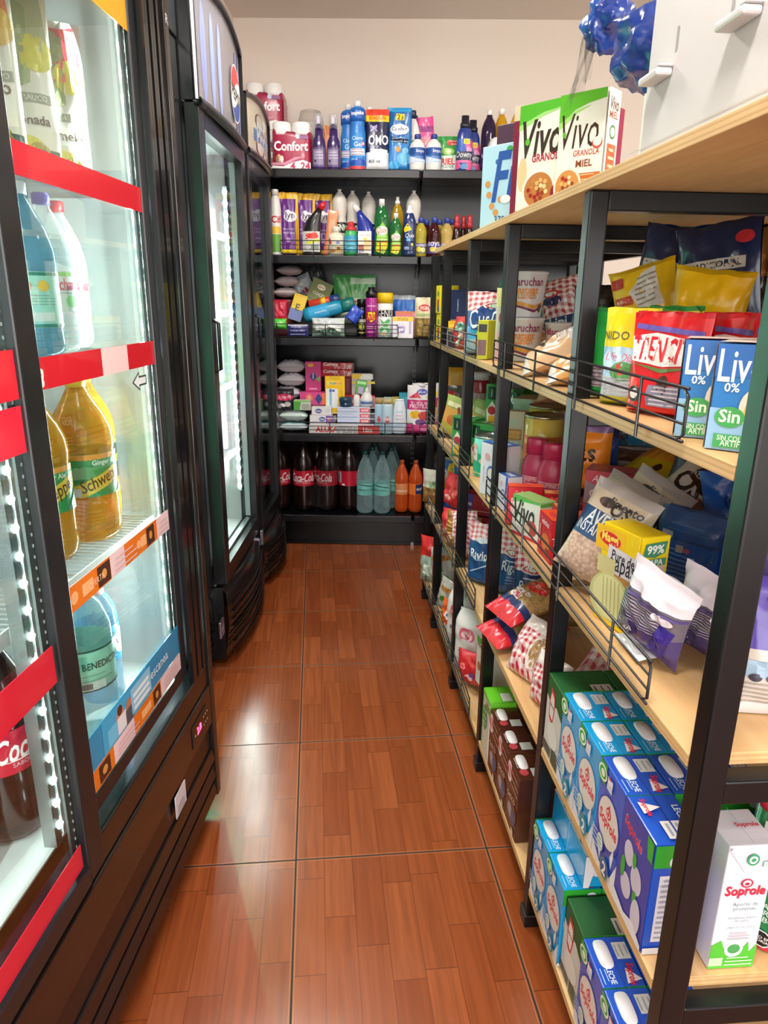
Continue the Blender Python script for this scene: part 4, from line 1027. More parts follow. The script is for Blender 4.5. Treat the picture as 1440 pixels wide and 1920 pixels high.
d_('graypouch', lambda: mk_bag('bin_liner_roll_pack', .075, .19, .04, [(1, '3d3f42')], [r(.2, .5, .05, .8, '6a6d70', rot=.1), r(-.2, .5, .04, .7, '55585c')], 'pillow', 41, wr=.15))
d_('greenbox', lambda: mk_box('soap_box', .105, .03, .12, '6f7a42', [e(.0, .72, .4, .22, 'd8d0b0'), t(0, .72, .3, 'jabon', 'a03a30'), t(0, .42, .6, 'COCO', 'd8d8b8', b=.03), r(0, .15, .8, .1, '54602e')]))
d_('yelbox', lambda: mk_box('match_box', .05, .03, .12, 'e0b43a', [t(0, .6, .7, 'fosforos', 'b04a2a', rot=1.57, b=.02), r(0, .1, .9, .12, 'b8862a')]))
d_('ultra', lambda: mk_bag('bleach_pouch', .2, .235, .06, [(.3, 'd8e6d0'), (1, '4ea85a')], [*[p([(0, .3), (a - .07, .95), (a + .07, .95)], '8ed088') for a in (-.85, -.5, -.15, .2, .55, .9)], e(0, .36, 1.0, .34, 'e2ecd8'), t(-.05, .44, .58, 'Ultra', 'c8303c', b=.06, k=1.1), t(.05, .25, .36, 'Clo', '4a5a50', b=.02), r(.4, .88, .6, .12, 'cfe8c8')], 'stand', 43, taper=-.06))
def lying_bottle():
    root = empty('lying_bottle')
    b = MB(); b.lathe([(.02, 0), (.032, .004), (.034, .02), (.034, .17), (.028, .19), (.02, .195)], ('1f8fb4', 'plastic'), sy=.8)
    b.decals({'F': lathe_surf([(.034, 0), (.034, .195)], sy=.8)}, [r(0, .4, .95, .5, '38a8dc'), t(0, .45, .6, 'limpiavidrios', 'e0f4fa', rot=1.57, b=.01)])
    b.build('body', root)
    c = MB(); c.lathe([(.026, .19), (.032, .2), (.032, .25), (.026, .256)], ('0f6f6a', 'plastic'), 18, sy=.8); c.build('cap', root); return root
d_('lyingblue', lying_bottle)
def lying_red():
    root = empty('lying_bottle'); b = MB()
    b.lathe([(.018, 0), (.022, .005), (.022, .1), (.018, .11)], ('d0402a', 'plastic')); b.lathe([(.0225, .06), (.0225, .085)], ('f0c030', 'plastic')); b.build('body', root)
    c = MB(); c.lathe([(.02, .108), (.024, .112), (.024, .15), (.018, .156)], ('24407c', 'plastic'), 16); c.build('cap', root); return root
d_('lyingred', lying_red)
d_('whitebag', lambda: mk_bag('scouring_pack', .165, .09, .05, [(.45, '7d9a8a'), (1, 'cfd8d8')], [p([(-.8, .3), (0, .5), (.8, .3), (.8, .5), (0, .7), (-.8, .5)], 'eef4f0'), t(0, .35, .6, 'virutilla', '2f5a48', b=.02)], 'pillow', 45, wr=.15, kind='foil'))
d_('yelsponge', lambda: mk_box('scouring_sponge', .11, .05, .035, 'b0a83a', [*[r(-.7 + .35 * i, .5, .05, 1, '54501c', rot=.3) for i in range(5)], r(0, .5, 1, .9, 'c0b840', 'T'), *[r(-.7 + .35 * i, .5, .05, 1, '54501c', 'T', .3) for i in range(5)]], 'plastic', .006))
d_('bluetri', lambda: mk_bag('cloth_pack', .06, .075, .025, [(1, '2244b8')], [e(0, .4, .3, .2, '4a78e0')], 'stand', 47))
def aero(name, R, h, c, capc, dec, ch=.12, capprof=None): return mk_bottle(name, R, h, [(a, b * (1 - ch) / .885) for a, b in P_AERO], (c, 'gloss'), cap=(.93, 1 - ch - .005, 1, capc), dec=dec, capprof=capprof)
d_('blackaer', lambda: aero('insecticide_can', .025, .18, '1a1a1c', '151517', [e(0, .35, .4, .2, 'd8d83a'), r(0, .4, .5, .3, '5a5a2a'), t(0, .55, .6, 'casa', 'd8d8d8', b=.02), e(0, .15, .5, .06, 'c8b060')], .2))
d_('raid', lambda: aero('insecticide_can', .029, .235, 'a82a8a', '17141a', [p([(-.6, .46), (-.5, .66), (.5, .66), (.6, .46), (0, .36)], '1a1418'), p([(-.55, .47), (-.45, .64), (.45, .64), (.55, .47), (0, .38)], 'f0d82a'), t(0, .55, .75, 'Raid', 'c8242c', b=.06, k=1.7, rot=.1), lines(0, .28, .6, .1, 3, 'e0b8d8'), e(0, .14, .5, .05, 'd87ac0'), r(0, .79, .5, .04, 'd890c8')], .2, [(1, 0), (1, .55), (.6, .7), (.65, 1)]))
def ig_wipes():
    return mk_bottle('wipes_canister', .038, .21, [(.95, 0), (1, .01), (1, .78)], ('e6ebea', 'plastic'), cap=(1.05, .77, 1, 'f0c81a'), capprof=[(1, 0), (1, .8), (.9, 1)], dec=[r(0, .7, 1, .2, '1b1c1e'), t(0, .7, .95, 'IGENIX', 'f2f2f0', b=.04, k=1.7), p([(-.5, .55), (-.1, .45), (.3, .55), (.5, .5), (.15, .35), (.5, .2), (.3, .14), (0, .26), (-.4, .14), (-.55, .2), (-.2, .36)], '58b86a'), e(.05, .35, .35, .14, 'e6ebea'), e(.05, .35, .26, .1, '58b86a'), t(0, .06, .7, 'toallas', '6a7a7a', b=.01), r(-.2, .12, .3, .04, 'f0d030')])
d_('igwipes', ig_wipes)
d_('imppouch', lambda: mk_bag('bleach_pouch', .11, .2, .05, [(.4, 'c4cccc'), (.9, '2f6cc0'), (1, 'b8c4cc')], [t(-.1, .55, .7, 'Impeke', 'e8f0fa', b=.04, rot=.3), t(-.2, .33, .6, 'cuarto', '5a6a70', b=.01), p([(.2, .42), (.8, .42), (.8, .9)], '4a90dc')], 'stand', 49))
d_('ybox', lambda: mk_box('repellent_box', .1, .04, .1, 'ece8ee', [r(0, .9, 1, .2, 'f0c41a'), t(0, .9, .5, 'mata', '7a5a10'), e(-.2, .45, .5, .5, 'd8d0ea'), r(-.2, .4, .35, .3, '8a78b0'), t(-.2, .4, .25, 'gel', 'ffffff'), r(.7, .5, .1, .6, 'b8a8c8')]))
d_('pinkbox', lambda: mk_box('repellent_box', .105, .03, .125, 'd87890', [r(0, .93, 1, .12, 'c86a3a'), r(.8, .5, .2, .9, 'e09aa8')]))
d_('olives', lambda: mk_bag('olive_pouch', .09, .19, .05, [(.52, '7a6430'), (1, 'dcd0a8')], [e(0, .75, .62, .17, 'c8383c'), t(0, .76, .45, 'DON', 'f4e8d8', b=.02), t(0, .72, .45, 'JUAN', 'f4e8d8', b=.02), *[e(-.5 + .33 * (i % 4), .1 + .1 * (i // 4), .22, .09, '9a7a34') for i in range(16)], r(0, .58, .8, .06, 'a8b878')], 'stand', 51))
# ---- fourth shelf
d_('wipes', lambda: mk_bag('wet_wipe_pack', .15, .11, .062, [(1, 'd8d4da')], [e(0, .5, .6, .5, 'eceaf0'), e(-.2, .5, .2, .22, '5a8ad0'), t(.1, .5, .4, 'bebe', 'd89ab0', b=.03), p([(-.9, .8), (.2, .9), (.9, .8), (.9, .95), (-.9, .95)], '8fb0d8')], 'pillow', 61, seal=.08))
d_('lady', lambda: mk_bag('sanitary_pad_pack', .115, .108, .05, [(1, '2c2a2e')], [e(.2, .62, .8, .32, 'd83a6a'), t(.2, .62, .62, 'Ladysoft', 'f8e0e8', b=.02, rot=.06), e(.1, .25, .3, .16, 'd8d8d8'), e(.5, .3, .3, .22, 'c8c8cc'), e(-.3, .2, .3, .16, '9a9aa0')], 'brick', 63))
d_('pinkbox2', lambda: mk_box('sanitary_pad_box', .08, .05, .15, 'd8488c', [p([(-.5, .5), (0, .66), (.5, .5), (0, .34)], '24407c'), r(0, .52, .4, .03, 'e8e0ec', rot=1.57), p([(.3, .4), (.9, .52), (.9, .3)], '8ab84a'), r(0, .08, .5, .05, 'f0a8cc'), e(-.3, .88, .4, .12, 'e8b83a')]))
d_('pinklie', lambda: mk_box('sanitary_pad_box', .13, .055, .064, 'd8488c', [p([(.2, .5), (.5, .95), (.8, .5), (.5, .05)], '24407c'), e(-.25, .55, .3, .7, 'e87a5a'), e(-.25, .55, .15, .4, 'f0b0a0'), r(.9, .5, .12, .9, 'e87a3a'), r(-.7, .4, .3, .06, 'f0b0d0')]))
d_('colg', lambda: mk_box('toothpaste_box', .165, .04, .036, 'c0202c', [t(-.45, .68, .46, 'Colgate', 'f6e8e8', b=.03, sh=.1), t(.05, .3, .3, 'triple', 'e8b0b0', b=.02), r(.55, .5, .38, .8, 'd85a5a'), t(.55, .5, .25, '3x', 'f0e0d8'), e(.75, .5, .1, .5, 'e8d0c8'), r(.97, .5, .06, 1, '1a1416')]))
d_('colgbig', lambda: mk_box('toothpaste_box', .15, .05, .058, 'c01e30', [t(-.15, .55, .68, 'Colgate', 'faf0f0', b=.04, sh=.08, k=1.2), r(.9, .5, .16, 1, 'd87a88')]))
d_('kids', lambda: mk_box('toothbrush_box', .1, .03, .19, 'f0c41a', [r(-.1, .82, .7, .1, 'f4d85a'), t(-.25, .82, .3, 'Kids', '3a9a8a', b=.03), t(.35, .82, .3, 'Kids', 'e07a3a', b=.03), r(-.3, .42, .6, .5, 'e8eef0'), r(-.45, .45, .12, .45, '8ac0d8'), r(-.15, .45, .12, .45, 'f0f4f4'), e(-.45, .62, .14, .07, '3a6ab0'), e(-.15, .62, .14, .07, '3a6ab0'), lines(.65, .4, .1, .5, 9, 'c89a1a'), r(0, .97, .5, .06, 'e0b010')]))
d_('wyel', lambda: mk_box('toothbrush_box', .1, .04, .2, 'ccc8c0', [r(.3, .92, .9, .14, 'ecece8'), p([(-1, .99), (.1, .99), (-.2, .86), (-1, .86)], 'f0c820'), r(.2, .77, 1.2, .06, 'f0d848'), e(-.4, .5, .3, .2, 'd84a50'), r(-.4, .4, .2, .5, 'c83a48'), e(-.4, .3, .12, .12, 'f0e0e0')]))
d_('greensm', lambda: mk_box('soap_box', .085, .04, .05, 'd4dccc', [p([(-1, 0), (-.3, 0), (-.1, 1), (-1, 1)], '58b04a'), lines(.45, .35, .5, .5, 6, '6a7a70'), r(0, .93, 1, .14, '8cd06a')]))
d_('greenbr', lambda: mk_box('toothpaste_box', .05, .03, .07, '5ab05a', [r(0, .3, .5, .5, 'b8a0d0'), r(0, .85, .9, .2, 'a8e098')]))
d_('wb1', lambda: mk_box('cotton_swab_box', .1, .05, .04, 'e8e6ea', [e(-.3, .5, .34, .6, '3a5a9c'), t(-.3, .5, .26, 'Otto', 'e8ecf6', b=.03), e(.6, .5, .3, .4, 'd8dce6')]))
d_('wb2', lambda: mk_box('cotton_swab_box', .115, .06, .04, 'e6e4ea', [e(.1, .5, .3, .6, '3a5a9c'), t(.1, .5, .24, 'Otto', 'e8ecf6', b=.03), r(.72, .5, .3, .9, '7a5aa8'), e(.72, .5, .15, .4, 'e07a4a')]))
d_('teal', lambda: mk_bag('wet_wipe_pack', .15, .075, .055, [(.5, 'cfe4e0'), (1, '3aa094')], [e(-.1, .55, .5, .5, 'dceee8'), t(-.1, .55, .4, 'hogar', '3a8a80', b=.02), e(.7, .5, .3, .5, '2a7a74')], 'pillow', 65))
def whitestack_lower(): return mk_bag('wet_wipe_pack', .15, .075, .045, [(1, 'cfdfe4')], [p([(-.9, .2), (.9, .3), (.9, .5), (-.9, .45)], '5ab0b0')], 'pillow', 67)
d_('teal2', whitestack_lower)
d_('bluejar', lambda: mk_bottle('cream_jar', .033, .045, [(.95, 0), (1, .05), (1, .5)], ('1c3c5c', 'gloss'), cap=(1.04, .48, 1, '23485f')))
d_('lotion', lambda: mk_bottle('lotion_bottle', .032, .095, [(.8, 0), (1, .06), (1, .4), (.75, .62), (.36, .76)], ('e6e6e8', 'plastic'), cap=(.34, .74, 1, 'dcdce0'), capprof=[(1, 0), (.9, .4), (.4, 1)], label=(.1, .35, 'c8d4e8', [r(0, .5, .8, .5, '5a7ab0')])))
d_('ballbot', lambda: mk_bottle('lotion_bottle', .018, .06, [(.9, 0), (1, .1), (1, .6), (.8, .9), (.3, 1)], ('eeeae8', 'plastic')))
d_('tp', lambda: mk_box('toothpaste_box', .165, .045, .027, 'cfdaf0', [lines(-.4, .5, .6, .6, 2, '8aa4d0'), r(.68, .5, .3, .8, 'd8485c'), t(.68, .5, .22, 'total', 'f8e8ea', b=.02), r(-.2, .88, 1.5, .1, 'e8f0fa')]))
def foilroll():
    root = empty('foil_roll_box'); b = MB(); w, d, h = .33, .05, .047
    b.box(-w / 2, w / 2, -d / 2, d / 2, 0, h, ('e4e2e2', 'gloss'), .006)
    b.decals(boxsurfs(w, d, h), [t(-.45, .5, .34, 'ALUSA', 'd02a34', b=.05, k=1.0), t(.2, .5, .28, 'FOIL', '8a8e90', b=.04), *[e(-.1 + .17 * i, .5, .08, .8, 'a8acae') for i in range(4)], r(.83, .5, .33, .98, 'b8302c'), t(.8, .5, .14, '16m', 'f0e0d8', b=.03)])
    b.build('carton', root); return root
d_('foil', foilroll)
d_('palebottle', lambda: mk_bottle('cologne_bottle', .027, .175, [(.9, 0), (1, .02), (1, .8), (.85, .86)], ('b8d4e6', 'plastic'), cap=(.85, .85, 1, 'c8b888'), dec=[p([(0, .62), (-.35, .45), (0, .36), (.35, .45)], 'd04a48'), lines(0, .25, .5, .15, 3, '8aa0b8'), t(0, .5, .5, 'eau', 'f0e8e8')], sy=.6))
d_('goldbottle', lambda: mk_bottle('cologne_bottle', .022, .175, [(.9, 0), (1, .02), (1, .8), (.85, .86)], ('a8cce0', 'plastic'), cap=(.9, .84, 1, 'c0a468'), dec=[p([(0, .62), (-.35, .45), (0, .36), (.35, .45)], 'd04a48'), lines(0, .25, .5, .15, 3, '8aa0b8')], sy=.7))
d_('whbaby', lambda: mk_bottle('baby_lotion_bottle', .036, .174, [(.85, 0), (1, .03), (1, .3), (.88, .7), (.62, .94), (.55, .96)], ('dbe6f2', 'plastic'), cap=(.6, .94, 1, 'f0f2f6'), dec=[t(0, .66, .3, 'suave', '8aa8d0', b=.01), lines(0, .5, .45, .1, 2, 'd88aa0'), e(0, .25, .5, .12, 'b8d0ea')], sy=.6))
d_('ppouch', lambda: mk_bag('soap_pouch', .135, .245, .06, [(.2, 'c8387c'), (.5, 'e2dfe0'), (.72, 'c01f6a'), (1, 'dcdadc')], [e(.1, .86, .4, .12, '5a5ab0'), t(.1, .86, .3, 'jabon', 'e8e8f4'), p([(-.9, .74), (-.3, .86), (0, .74)], 'd8304a'), p([(.3, .74), (.95, .84), (.95, .74)], 'f0d42a'), t(0, .63, .75, 'YOGURT', 'f4d8e6', b=.02), t(0, .57, .8, 'FRUTILLA', 'f4d8e6', b=.01), e(-.4, .4, .4, .16, 'e8b82a'), e(.3, .38, .5, .18, 'd04a4a'), e(0, .25, .4, .12, '7a4a8a'), e(.3, .1, .4, .1, 'e87ab0')], 'stand', 69))
d_('tealbk', lambda: mk_box('cream_box', .05, .04, .2, '2a8ca0', [r(0, .5, .7, .8, '3aa0b4')]))
d_('whbk', lambda: mk_box('cream_box', .042, .04, .17, 'c8d0d0', [r(0, .9, .9, .06, 'e8e8e4'), r(-.3, .5, .2, .8, 'dcdcd8')]))
d_('yelbk', lambda: mk_box('cream_box', .06, .04, .17, 'd0c05a', [r(0, .9, .9, .1, 'e0d480')]))
# ---- floor shelf drinks
d_('coke', lambda: mk_bottle('cola_bottle', .0575, .385, P_SODA, ('1b0d0d', 'gloss'), cap=(.3, .955, 1, 'b01e2a'), label=(.36, .57, 'c01e38', [t(0, .56, .86, 'Coca-Cola', 'f4e8e8', sh=.35, b=.02, k=1.9), t(0, .2, .55, 'SABOR ORIGINAL', 'e8c8cc', b=.0), e(-.2, .3, .5, .03, 'f4e8e8')])))
d_('cokeback', lambda: mk_bottle('cola_bottle', .0575, .385, P_SODA, ('1b0d0d', 'gloss'), cap=(.3, .955, 1, 'b01e2a'), label=(.36, .57, 'b81c34', [r(.7, .5, .25, .9, 'a81830'), r(-.7, .55, .18, .7, 'e8e0e0'), lines(.7, .5, .2, .6, 5, 'd8a0a8'), *[r(-.76 + .04 * i, .55, .014, .6, '3a2a2c') for i in range(4)], r(-.35, .1, .1, .12, 'e8e4e4')])))
d_('benwater', lambda: mk_bottle('water_bottle', .045, .328, P_WATER, ('b4d8dc', 'clear'), cap=(.3, .95, 1, '12574c'), label=(.31, .5, '7cc8c0', [p([(-.9, .88), (-.2, .8), (.9, .62), (.9, .7), (-.2, .9), (-.9, .94)], '2a5a58'), t(-.05, .45, .72, 'BENEDICTINO', '1f4f50', b=.02), lines(.1, .2, .5, .14, 2, '4a9a94')])))
d_('fanta', lambda: mk_bottle('orange_drink_bottle', .036, .279, P_SODA, ('d85a22', 'liquid'), cap=(.32, .94, 1, 'c85a2a'), label=(.36, .57, 'd88a5a', [t(0, .3, .7, 'NARANJA', 'f0dcc8', b=.02)])))
d_('fanta2', lambda: mk_bottle('orange_drink_bottle', .036, .279, P_SODA, ('d85a22', 'liquid'), cap=(.32, .94, 1, 'c85a2a'), label=(.36, .57, 'e8782a', [r(.5, .5, .5, .9, '28356a'), t(.5, .5, .4, 'FANTA', 'f0f0f4', b=.04, k=1.3)])))
d_('crumple', lambda: mk_bag('plastic_bag', .13, .31, .05, [(1, ('eef2f4', 'film'))], (), 'pillow', 71, wr=.25, taper=.35))

# ================================================================ STOCK ON THE STEEL SHELVING
Z1, Z2, Z3, Z4, Z5 = 1.809, 1.441, 1.066, .593, .169
def g(key, u, v, z, label, cat, grp=None, **k): return put(key, G, u, v, z, label, cat, grp, **k)
TS = 'on the top steel shelf'
g('confort', -.20, .30, Z1, 'maroon toilet paper pack at the back left of the top steel shelf, under another pack', 'toilet paper', 'toilet paper packs')
g('confort', -.185, .30, Z1 + .2005, 'maroon toilet paper pack stacked highest, near the wall corner', 'toilet paper', 'toilet paper packs')
g('confort', -.032, .125, Z1, 'maroon toilet paper pack with big white lettering at front left of the top steel shelf', 'toilet paper', 'toilet paper packs')
g('wrap', .03, .28, Z1, 'paper roll in clear crinkled wrap behind the maroon toilet paper', 'paper roll')
g('purple', .087, .06, Z1, 'dark purple spray bottle right beside the maroon toilet paper', 'spray bottle', 'purple spray bottles')
g('purple', .157, .06, Z1, 'dark purple spray bottle beside the bright blue bleach bottles', 'spray bottle', 'purple spray bottles')
DEF['orangetag'] = lambda: mk_bag('orange_sachet', .05, .2, .015, [(1, 'e08a5a')], [r(0, .5, .5, .6, 'e8a884')], 'pillow', 81)
g('orangetag', .13, .13, Z1, 'pale orange sachet standing between the two purple spray bottles', 'sachet', rz=20)
g('impeke', .222, .12, Z1, 'blue bleach bottle half hidden behind its twin, beside the purple spray bottle', 'bottle', 'blue bleach bottles')
g('impeke', .276, .062, Z1, 'blue bleach bottle in front of its twin, next to the navy detergent pouch', 'bottle', 'blue bleach bottles')
g('impeke', .318, .16, Z1, 'blue bleach bottle at the back, mostly hidden by the navy detergent pouch', 'bottle', 'blue bleach bottles')
g('omo', .358, .07, Z1, 'navy detergent pouch with red and yellow top and white foot', 'pouch')
g('comfort', .446, .09, Z1, 'tall sky blue softener pouch with white name cloud', 'pouch')
g('ariel_b', .515, .15, Z1, 'white detergent bottle with green burst and dark cap behind two small white bottles', 'bottle', 'white detergent bottles')
g('ariel_b', .525, .24, Z1, 'white detergent bottle at the back, only its dark cap showing', 'bottle', 'white detergent bottles')
g('pinkpouch', .594, .2, Z1, 'hot pink refill pouch leaning behind the small white bottles', 'pouch', ry=-6)
g('whiteblue', .543, .055, Z1, 'left small white bottle with blue label and navy cap', 'bottle', 'small white cleaner bottles')
g('whiteblue', .614, .055, Z1, 'right small white bottle with blue label, beside the green and white pouch', 'bottle', 'small white cleaner bottles')
g('riel', .682, .1, Z1, 'short green and white detergent pouch with red lettering', 'pouch')
g('downy', .752, .05, Z1, 'dark blue softener bottle with pink fruit print, front one', 'bottle', 'softener bottles')
g('downy', .797, .13, Z1, 'dark blue softener bottle with pink fruit print, behind its twin', 'bottle', 'softener bottles')
g('darkpurple', .866, .12, Z1, 'tall dark purple cleaner bottle with white cap ' + TS, 'bottle')
g('jar', .9, .05, Z1, 'white waisted jar peeking out beside the pale blue cereal box', 'jar')
g('yelloil', .93, .17, Z1, 'golden oil bottle with white cap ' + TS, 'bottle')
g('yelloil', .995, .12, Z1, 'golden oil bottle behind the dark red cereal box', 'bottle')

g('whitegreen', -.118, .06, Z2, 'slim white bottle with green foot next to the dark cooler', 'bottle')
for u, v, l in ((-.30, .1, 'purple and yellow wipe pouch hidden behind the dark cooler'), (-.21, .1, 'purple and yellow wipe pouch partly behind the dark cooler'), (-.052, .1, 'purple and yellow wipe pouch beside the slim white bottle'),
                (.016, .13, 'purple and yellow wipe pouch in the middle of its row'), (.092, .14, 'purple and yellow wipe pouch behind the black bottle with red cap')):
    g('lyn', u, v, Z2, l, 'pouch', 'purple wipe pouches')
g('blackred', .05, .05, Z2, 'black bent-neck toilet cleaner with red cap', 'bottle')
g('orangetag', .128, .07, Z2, 'thin orange sachet standing beside the white bottle with black label', 'sachet', ry=8)
g('igenix', .17, .13, Z2, 'grey white bleach bottle with black label, first of three', 'bottle', 'grey white bleach bottles')
g('igenix', .236, .17, Z2, 'grey white bleach bottle with black label, second of three', 'bottle', 'grey white bleach bottles')
g('igenix', .312, .2, Z2, 'grey white bleach bottle with black label, behind the blue bent bottle', 'bottle', 'grey white bleach bottles')
g('glue', .163, .055, Z2, 'squat cream bottle with red flash in front of the bleach bottles', 'bottle')
g('greenred', .236, .05, Z2, 'small green bottle with red cap and blue label', 'bottle')
g('bluebent', .308, .095, Z2, 'royal blue bent-neck toilet cleaner with white cap', 'bottle')
g('smallbox', .302, .035, Z2, 'small cream and yellow box in front of the blue bent bottle', 'box')
g('quixbig', .38, .055, Z2, 'large green dish soap bottle with red oval name', 'bottle', 'green dish soap bottles')
g('quixsmall', .45, .05, Z2, 'smaller green dish soap bottle in front of a yellow one', 'bottle', 'green dish soap bottles')
g('yeldish', .453, .13, Z2, 'golden dish soap bottle with white cap at the back', 'bottle')
g('navydish', .51, .05, Z2, 'navy dish soap bottle with white pump cap', 'bottle')
g('igenix', .535, .15, Z2, 'pale bottle behind the navy dish soap bottle', 'bottle')
for k, u, v, l in (('juiceY', .572, .07, 'pale yellow small bottle with blue cap'), ('juiceD', .622, .07, 'dark red small bottle with blue cap'), ('juiceG', .682, .08, 'pale gold small bottle with blue cap beside the dark red one'),
                   ('juiceD', .598, .16, 'small bottle with blue cap behind the pale yellow and dark red ones'), ('juiceY', .648, .16, 'small bottle with blue cap behind, between dark red and pale gold'), ('juiceG', .72, .15, 'pale gold small bottle behind, by the red capped bottles')):
    g(k, u, v, Z2, l, 'bottle', 'small blue capped bottles')
for u, v, l in ((.734, .11, 'red capped sauce bottle on the left of three'), (.77, .15, 'red capped sauce bottle in the middle, set back'), (.797, .11, 'red capped sauce bottle on the right of three')):
    g('sauce_r', u, v, Z2, l, 'bottle', 'red capped sauce bottles')
for u, l in ((.86, 'sauce bottle hidden behind the plywood rack top, nearer the red caps'), (.92, 'sauce bottle hidden behind the plywood rack top, farther right')): g('sauce_r', u, .12, Z2, l, 'bottle', 'red capped sauce bottles')

S3 = 'third steel shelf'
for i, (u, l) in enumerate(((-.085, 'grey steel wool pack at the bottom of three'), (-.08, 'grey steel wool pack in the middle of three'), (-.072, 'grey steel wool pack on top of three'))):
    pass
DEF['support'] = lambda: mk_box('cloth_stack', .12, .12, .175, '7a2a3a', [r(0, .5, .9, .1, 'a85060')], 'plastic', .01)
g('support', -.125, .2, Z3, 'dark red cloth stack at the back left of the ' + S3, 'cloth')
g('graypack', -.095, .13, Z3 + .181, 'grey steel wool pack at the bottom of the stack of three', 'steel wool', 'grey steel wool packs', rx=-90, rz=2)
g('graypack', -.086, .13, Z3 + .229, 'grey steel wool pack in the middle of the stack of three', 'steel wool', 'grey steel wool packs', rx=-90)
g('graypack', -.078, .13, Z3 + .277, 'grey steel wool pack on top of the stack of three', 'steel wool', 'grey steel wool packs', rx=-90, rz=-2)
g('redbag', -.1, .075, Z3 + .052, 'bright red glove pack at the left of the ' + S3, 'gloves')
g('limepack', -.105, .045, Z3 + .035, 'lime green cloth pack below the red glove pack', 'cloth')
g('sponge', -.035, .085, Z3 + .065, 'yellow and lilac sponge pack leaning to the right', 'sponge', ry=17, rx=-10)
g('navypack', -.03, .04, Z3, 'navy cloth packet lying in front on the ' + S3, 'cloth')
g('silverpack', .015, .25, Z3 + .155, 'silver scourer pack high at the back of the ' + S3, 'scourer', ry=-25)
DEF['crate'] = lambda: mk_box('carton_box', .2, .11, .15, '3f4a38', [r(0, .5, .8, .5, '55604a')], 'paper', .003)
g('crate', .05, .29, Z3, 'dark green carton at the back of the third steel shelf under silver packs', 'box')
g('graypouch', .085, .27, Z3 + .152, 'dark grey bin liner pouch leaning at the back', 'pouch', ry=-22)
g('greenbox', .05, .18, Z3 + .13, 'olive green soap box tilted on the pile', 'box', ry=24, rx=-8)
g('yelbox', .115, .2, Z3 + .1, 'mustard yellow box with slanted text on the pile', 'box', ry=-28)
g('lyingred', .02, .12, Z3 + .128, 'small red bottle with yellow band and blue cap lying on the pile', 'bottle', ry=78)
g('lyingblue', -.01, .1, Z3 + .068, 'teal and blue bottle lying on its side', 'bottle', ry=76)
g('whitebag', .14, .055, Z3, 'silver and green scouring pack lying in front of the teal bottle', 'scourer')
g('ultra', .232, .24, Z3 + .06, 'wide green bleach pouch with red lettering at the back', 'pouch')
DEF['plinth'] = lambda: mk_box('carton_box', .18, .1, .055, '2f3a2f', [r(0, .5, .8, .4, '485248')], 'paper', .003)
g('plinth', .26, .24, Z3, 'low dark carton under the wide green bleach pouch', 'box')
g('yelsponge', .22, .13, Z3 + .11, 'olive yellow scouring sponge in front of the green pouch', 'sponge', ry=-14)
g('bluetri', .215, .06, Z3 + .06, 'royal blue cloth corner beside the black insecticide can', 'cloth', ry=35)
g('blackaer', .275, .08, Z3, 'black insecticide can left of the magenta one', 'spray can')
g('raid', .33, .06, Z3, 'magenta insecticide can with yellow badge and black cap', 'spray can')
g('igwipes', .404, .075, Z3, 'white wipes canister with black band and yellow lid', 'canister')
g('imppouch', .495, .18, Z3, 'blue and grey bleach pouch behind the yellow topped box', 'pouch')
g('pinkbox', .508, .09, Z3, 'pink box behind the yellow topped box', 'box')
g('ybox', .484, .045, Z3, 'white box with yellow top at the front of the third steel shelf', 'box')
g('olives', .585, .06, Z3, 'cream and green olive pouch with red badge, front one', 'pouch', 'olive pouches')
g('olives', .62, .12, Z3, 'olive pouch behind, partly hidden by the plywood rack', 'pouch', 'olive pouches')

S4 = 'fourth steel shelf'
g('teal2', -.062, .05, Z4, 'pale wipe pack lying flat under the teal one', 'wipes', rx=-90)
g('teal', -.06, .05, Z4 + .05, 'teal and white wipe pack lying flat at the front left', 'wipes', rx=-90)
for k, (z, l) in enumerate(((.115, 'white wipe pack at the bottom of the stack of three'), (.178, 'white wipe pack in the middle of the stack of three'), (.24, 'white wipe pack on top of the stack of three'))):
    g('wipes', -.085 + .004 * k, .16, Z4 + z + .03, l, 'wipes', 'white wipe packs', rx=-90)
DEF['whbase'] = lambda: mk_box('carton_box', .18, .12, .112, 'b8b2b0', [r(0, .5, .7, .6, 'cac4c4')], 'paper', .003)
g('whbase', -.11, .2, Z4, 'plain pale carton under the white wipe packs', 'box')
g('lady', -.115, .07, Z4 + .11, 'black sanitary pad pack with pink oval', 'pads')
g('greensm', -.006, .07, Z4 + .1, 'small green and white soap box beside the black pad pack', 'box')
g('wb2', .08, .09, Z4 + .046, 'white box with blue oval and purple end, lower one', 'box')
g('wb1', .08, .1, Z4 + .087, 'white box with blue oval, upper one', 'box')
DEF['lowbox'] = lambda: mk_box('carton_box', .13, .08, .045, 'a8a4a6', [r(0, .5, .8, .6, 'bcb8ba')], 'paper', .002)
g('lowbox', .085, .1, Z4, 'low pale carton under the small white boxes', 'box')
DEF['midbox'] = lambda: mk_box('carton_box', .16, .09, .15, '8a2038', [r(0, .5, .9, .7, '9c2c44')], 'paper', .003)
g('midbox', .09, .225, Z4, 'dark red carton at the back under the pink boxes', 'box')
g('pinklie', .055, .15, Z4 + .128, 'magenta pad box lying on its side', 'pads', 'magenta pad boxes')
g('pinkbox2', .034, .21, Z4 + .193, 'magenta pad box standing upright', 'pads', 'magenta pad boxes')
g('colg', .152, .24, Z4 + .263, 'red toothpaste box, lower of two stacked at the back', 'toothpaste', 'red toothpaste boxes')
g('colg', .152, .24, Z4 + .3, 'red toothpaste box, upper of two stacked at the back', 'toothpaste', 'red toothpaste boxes')
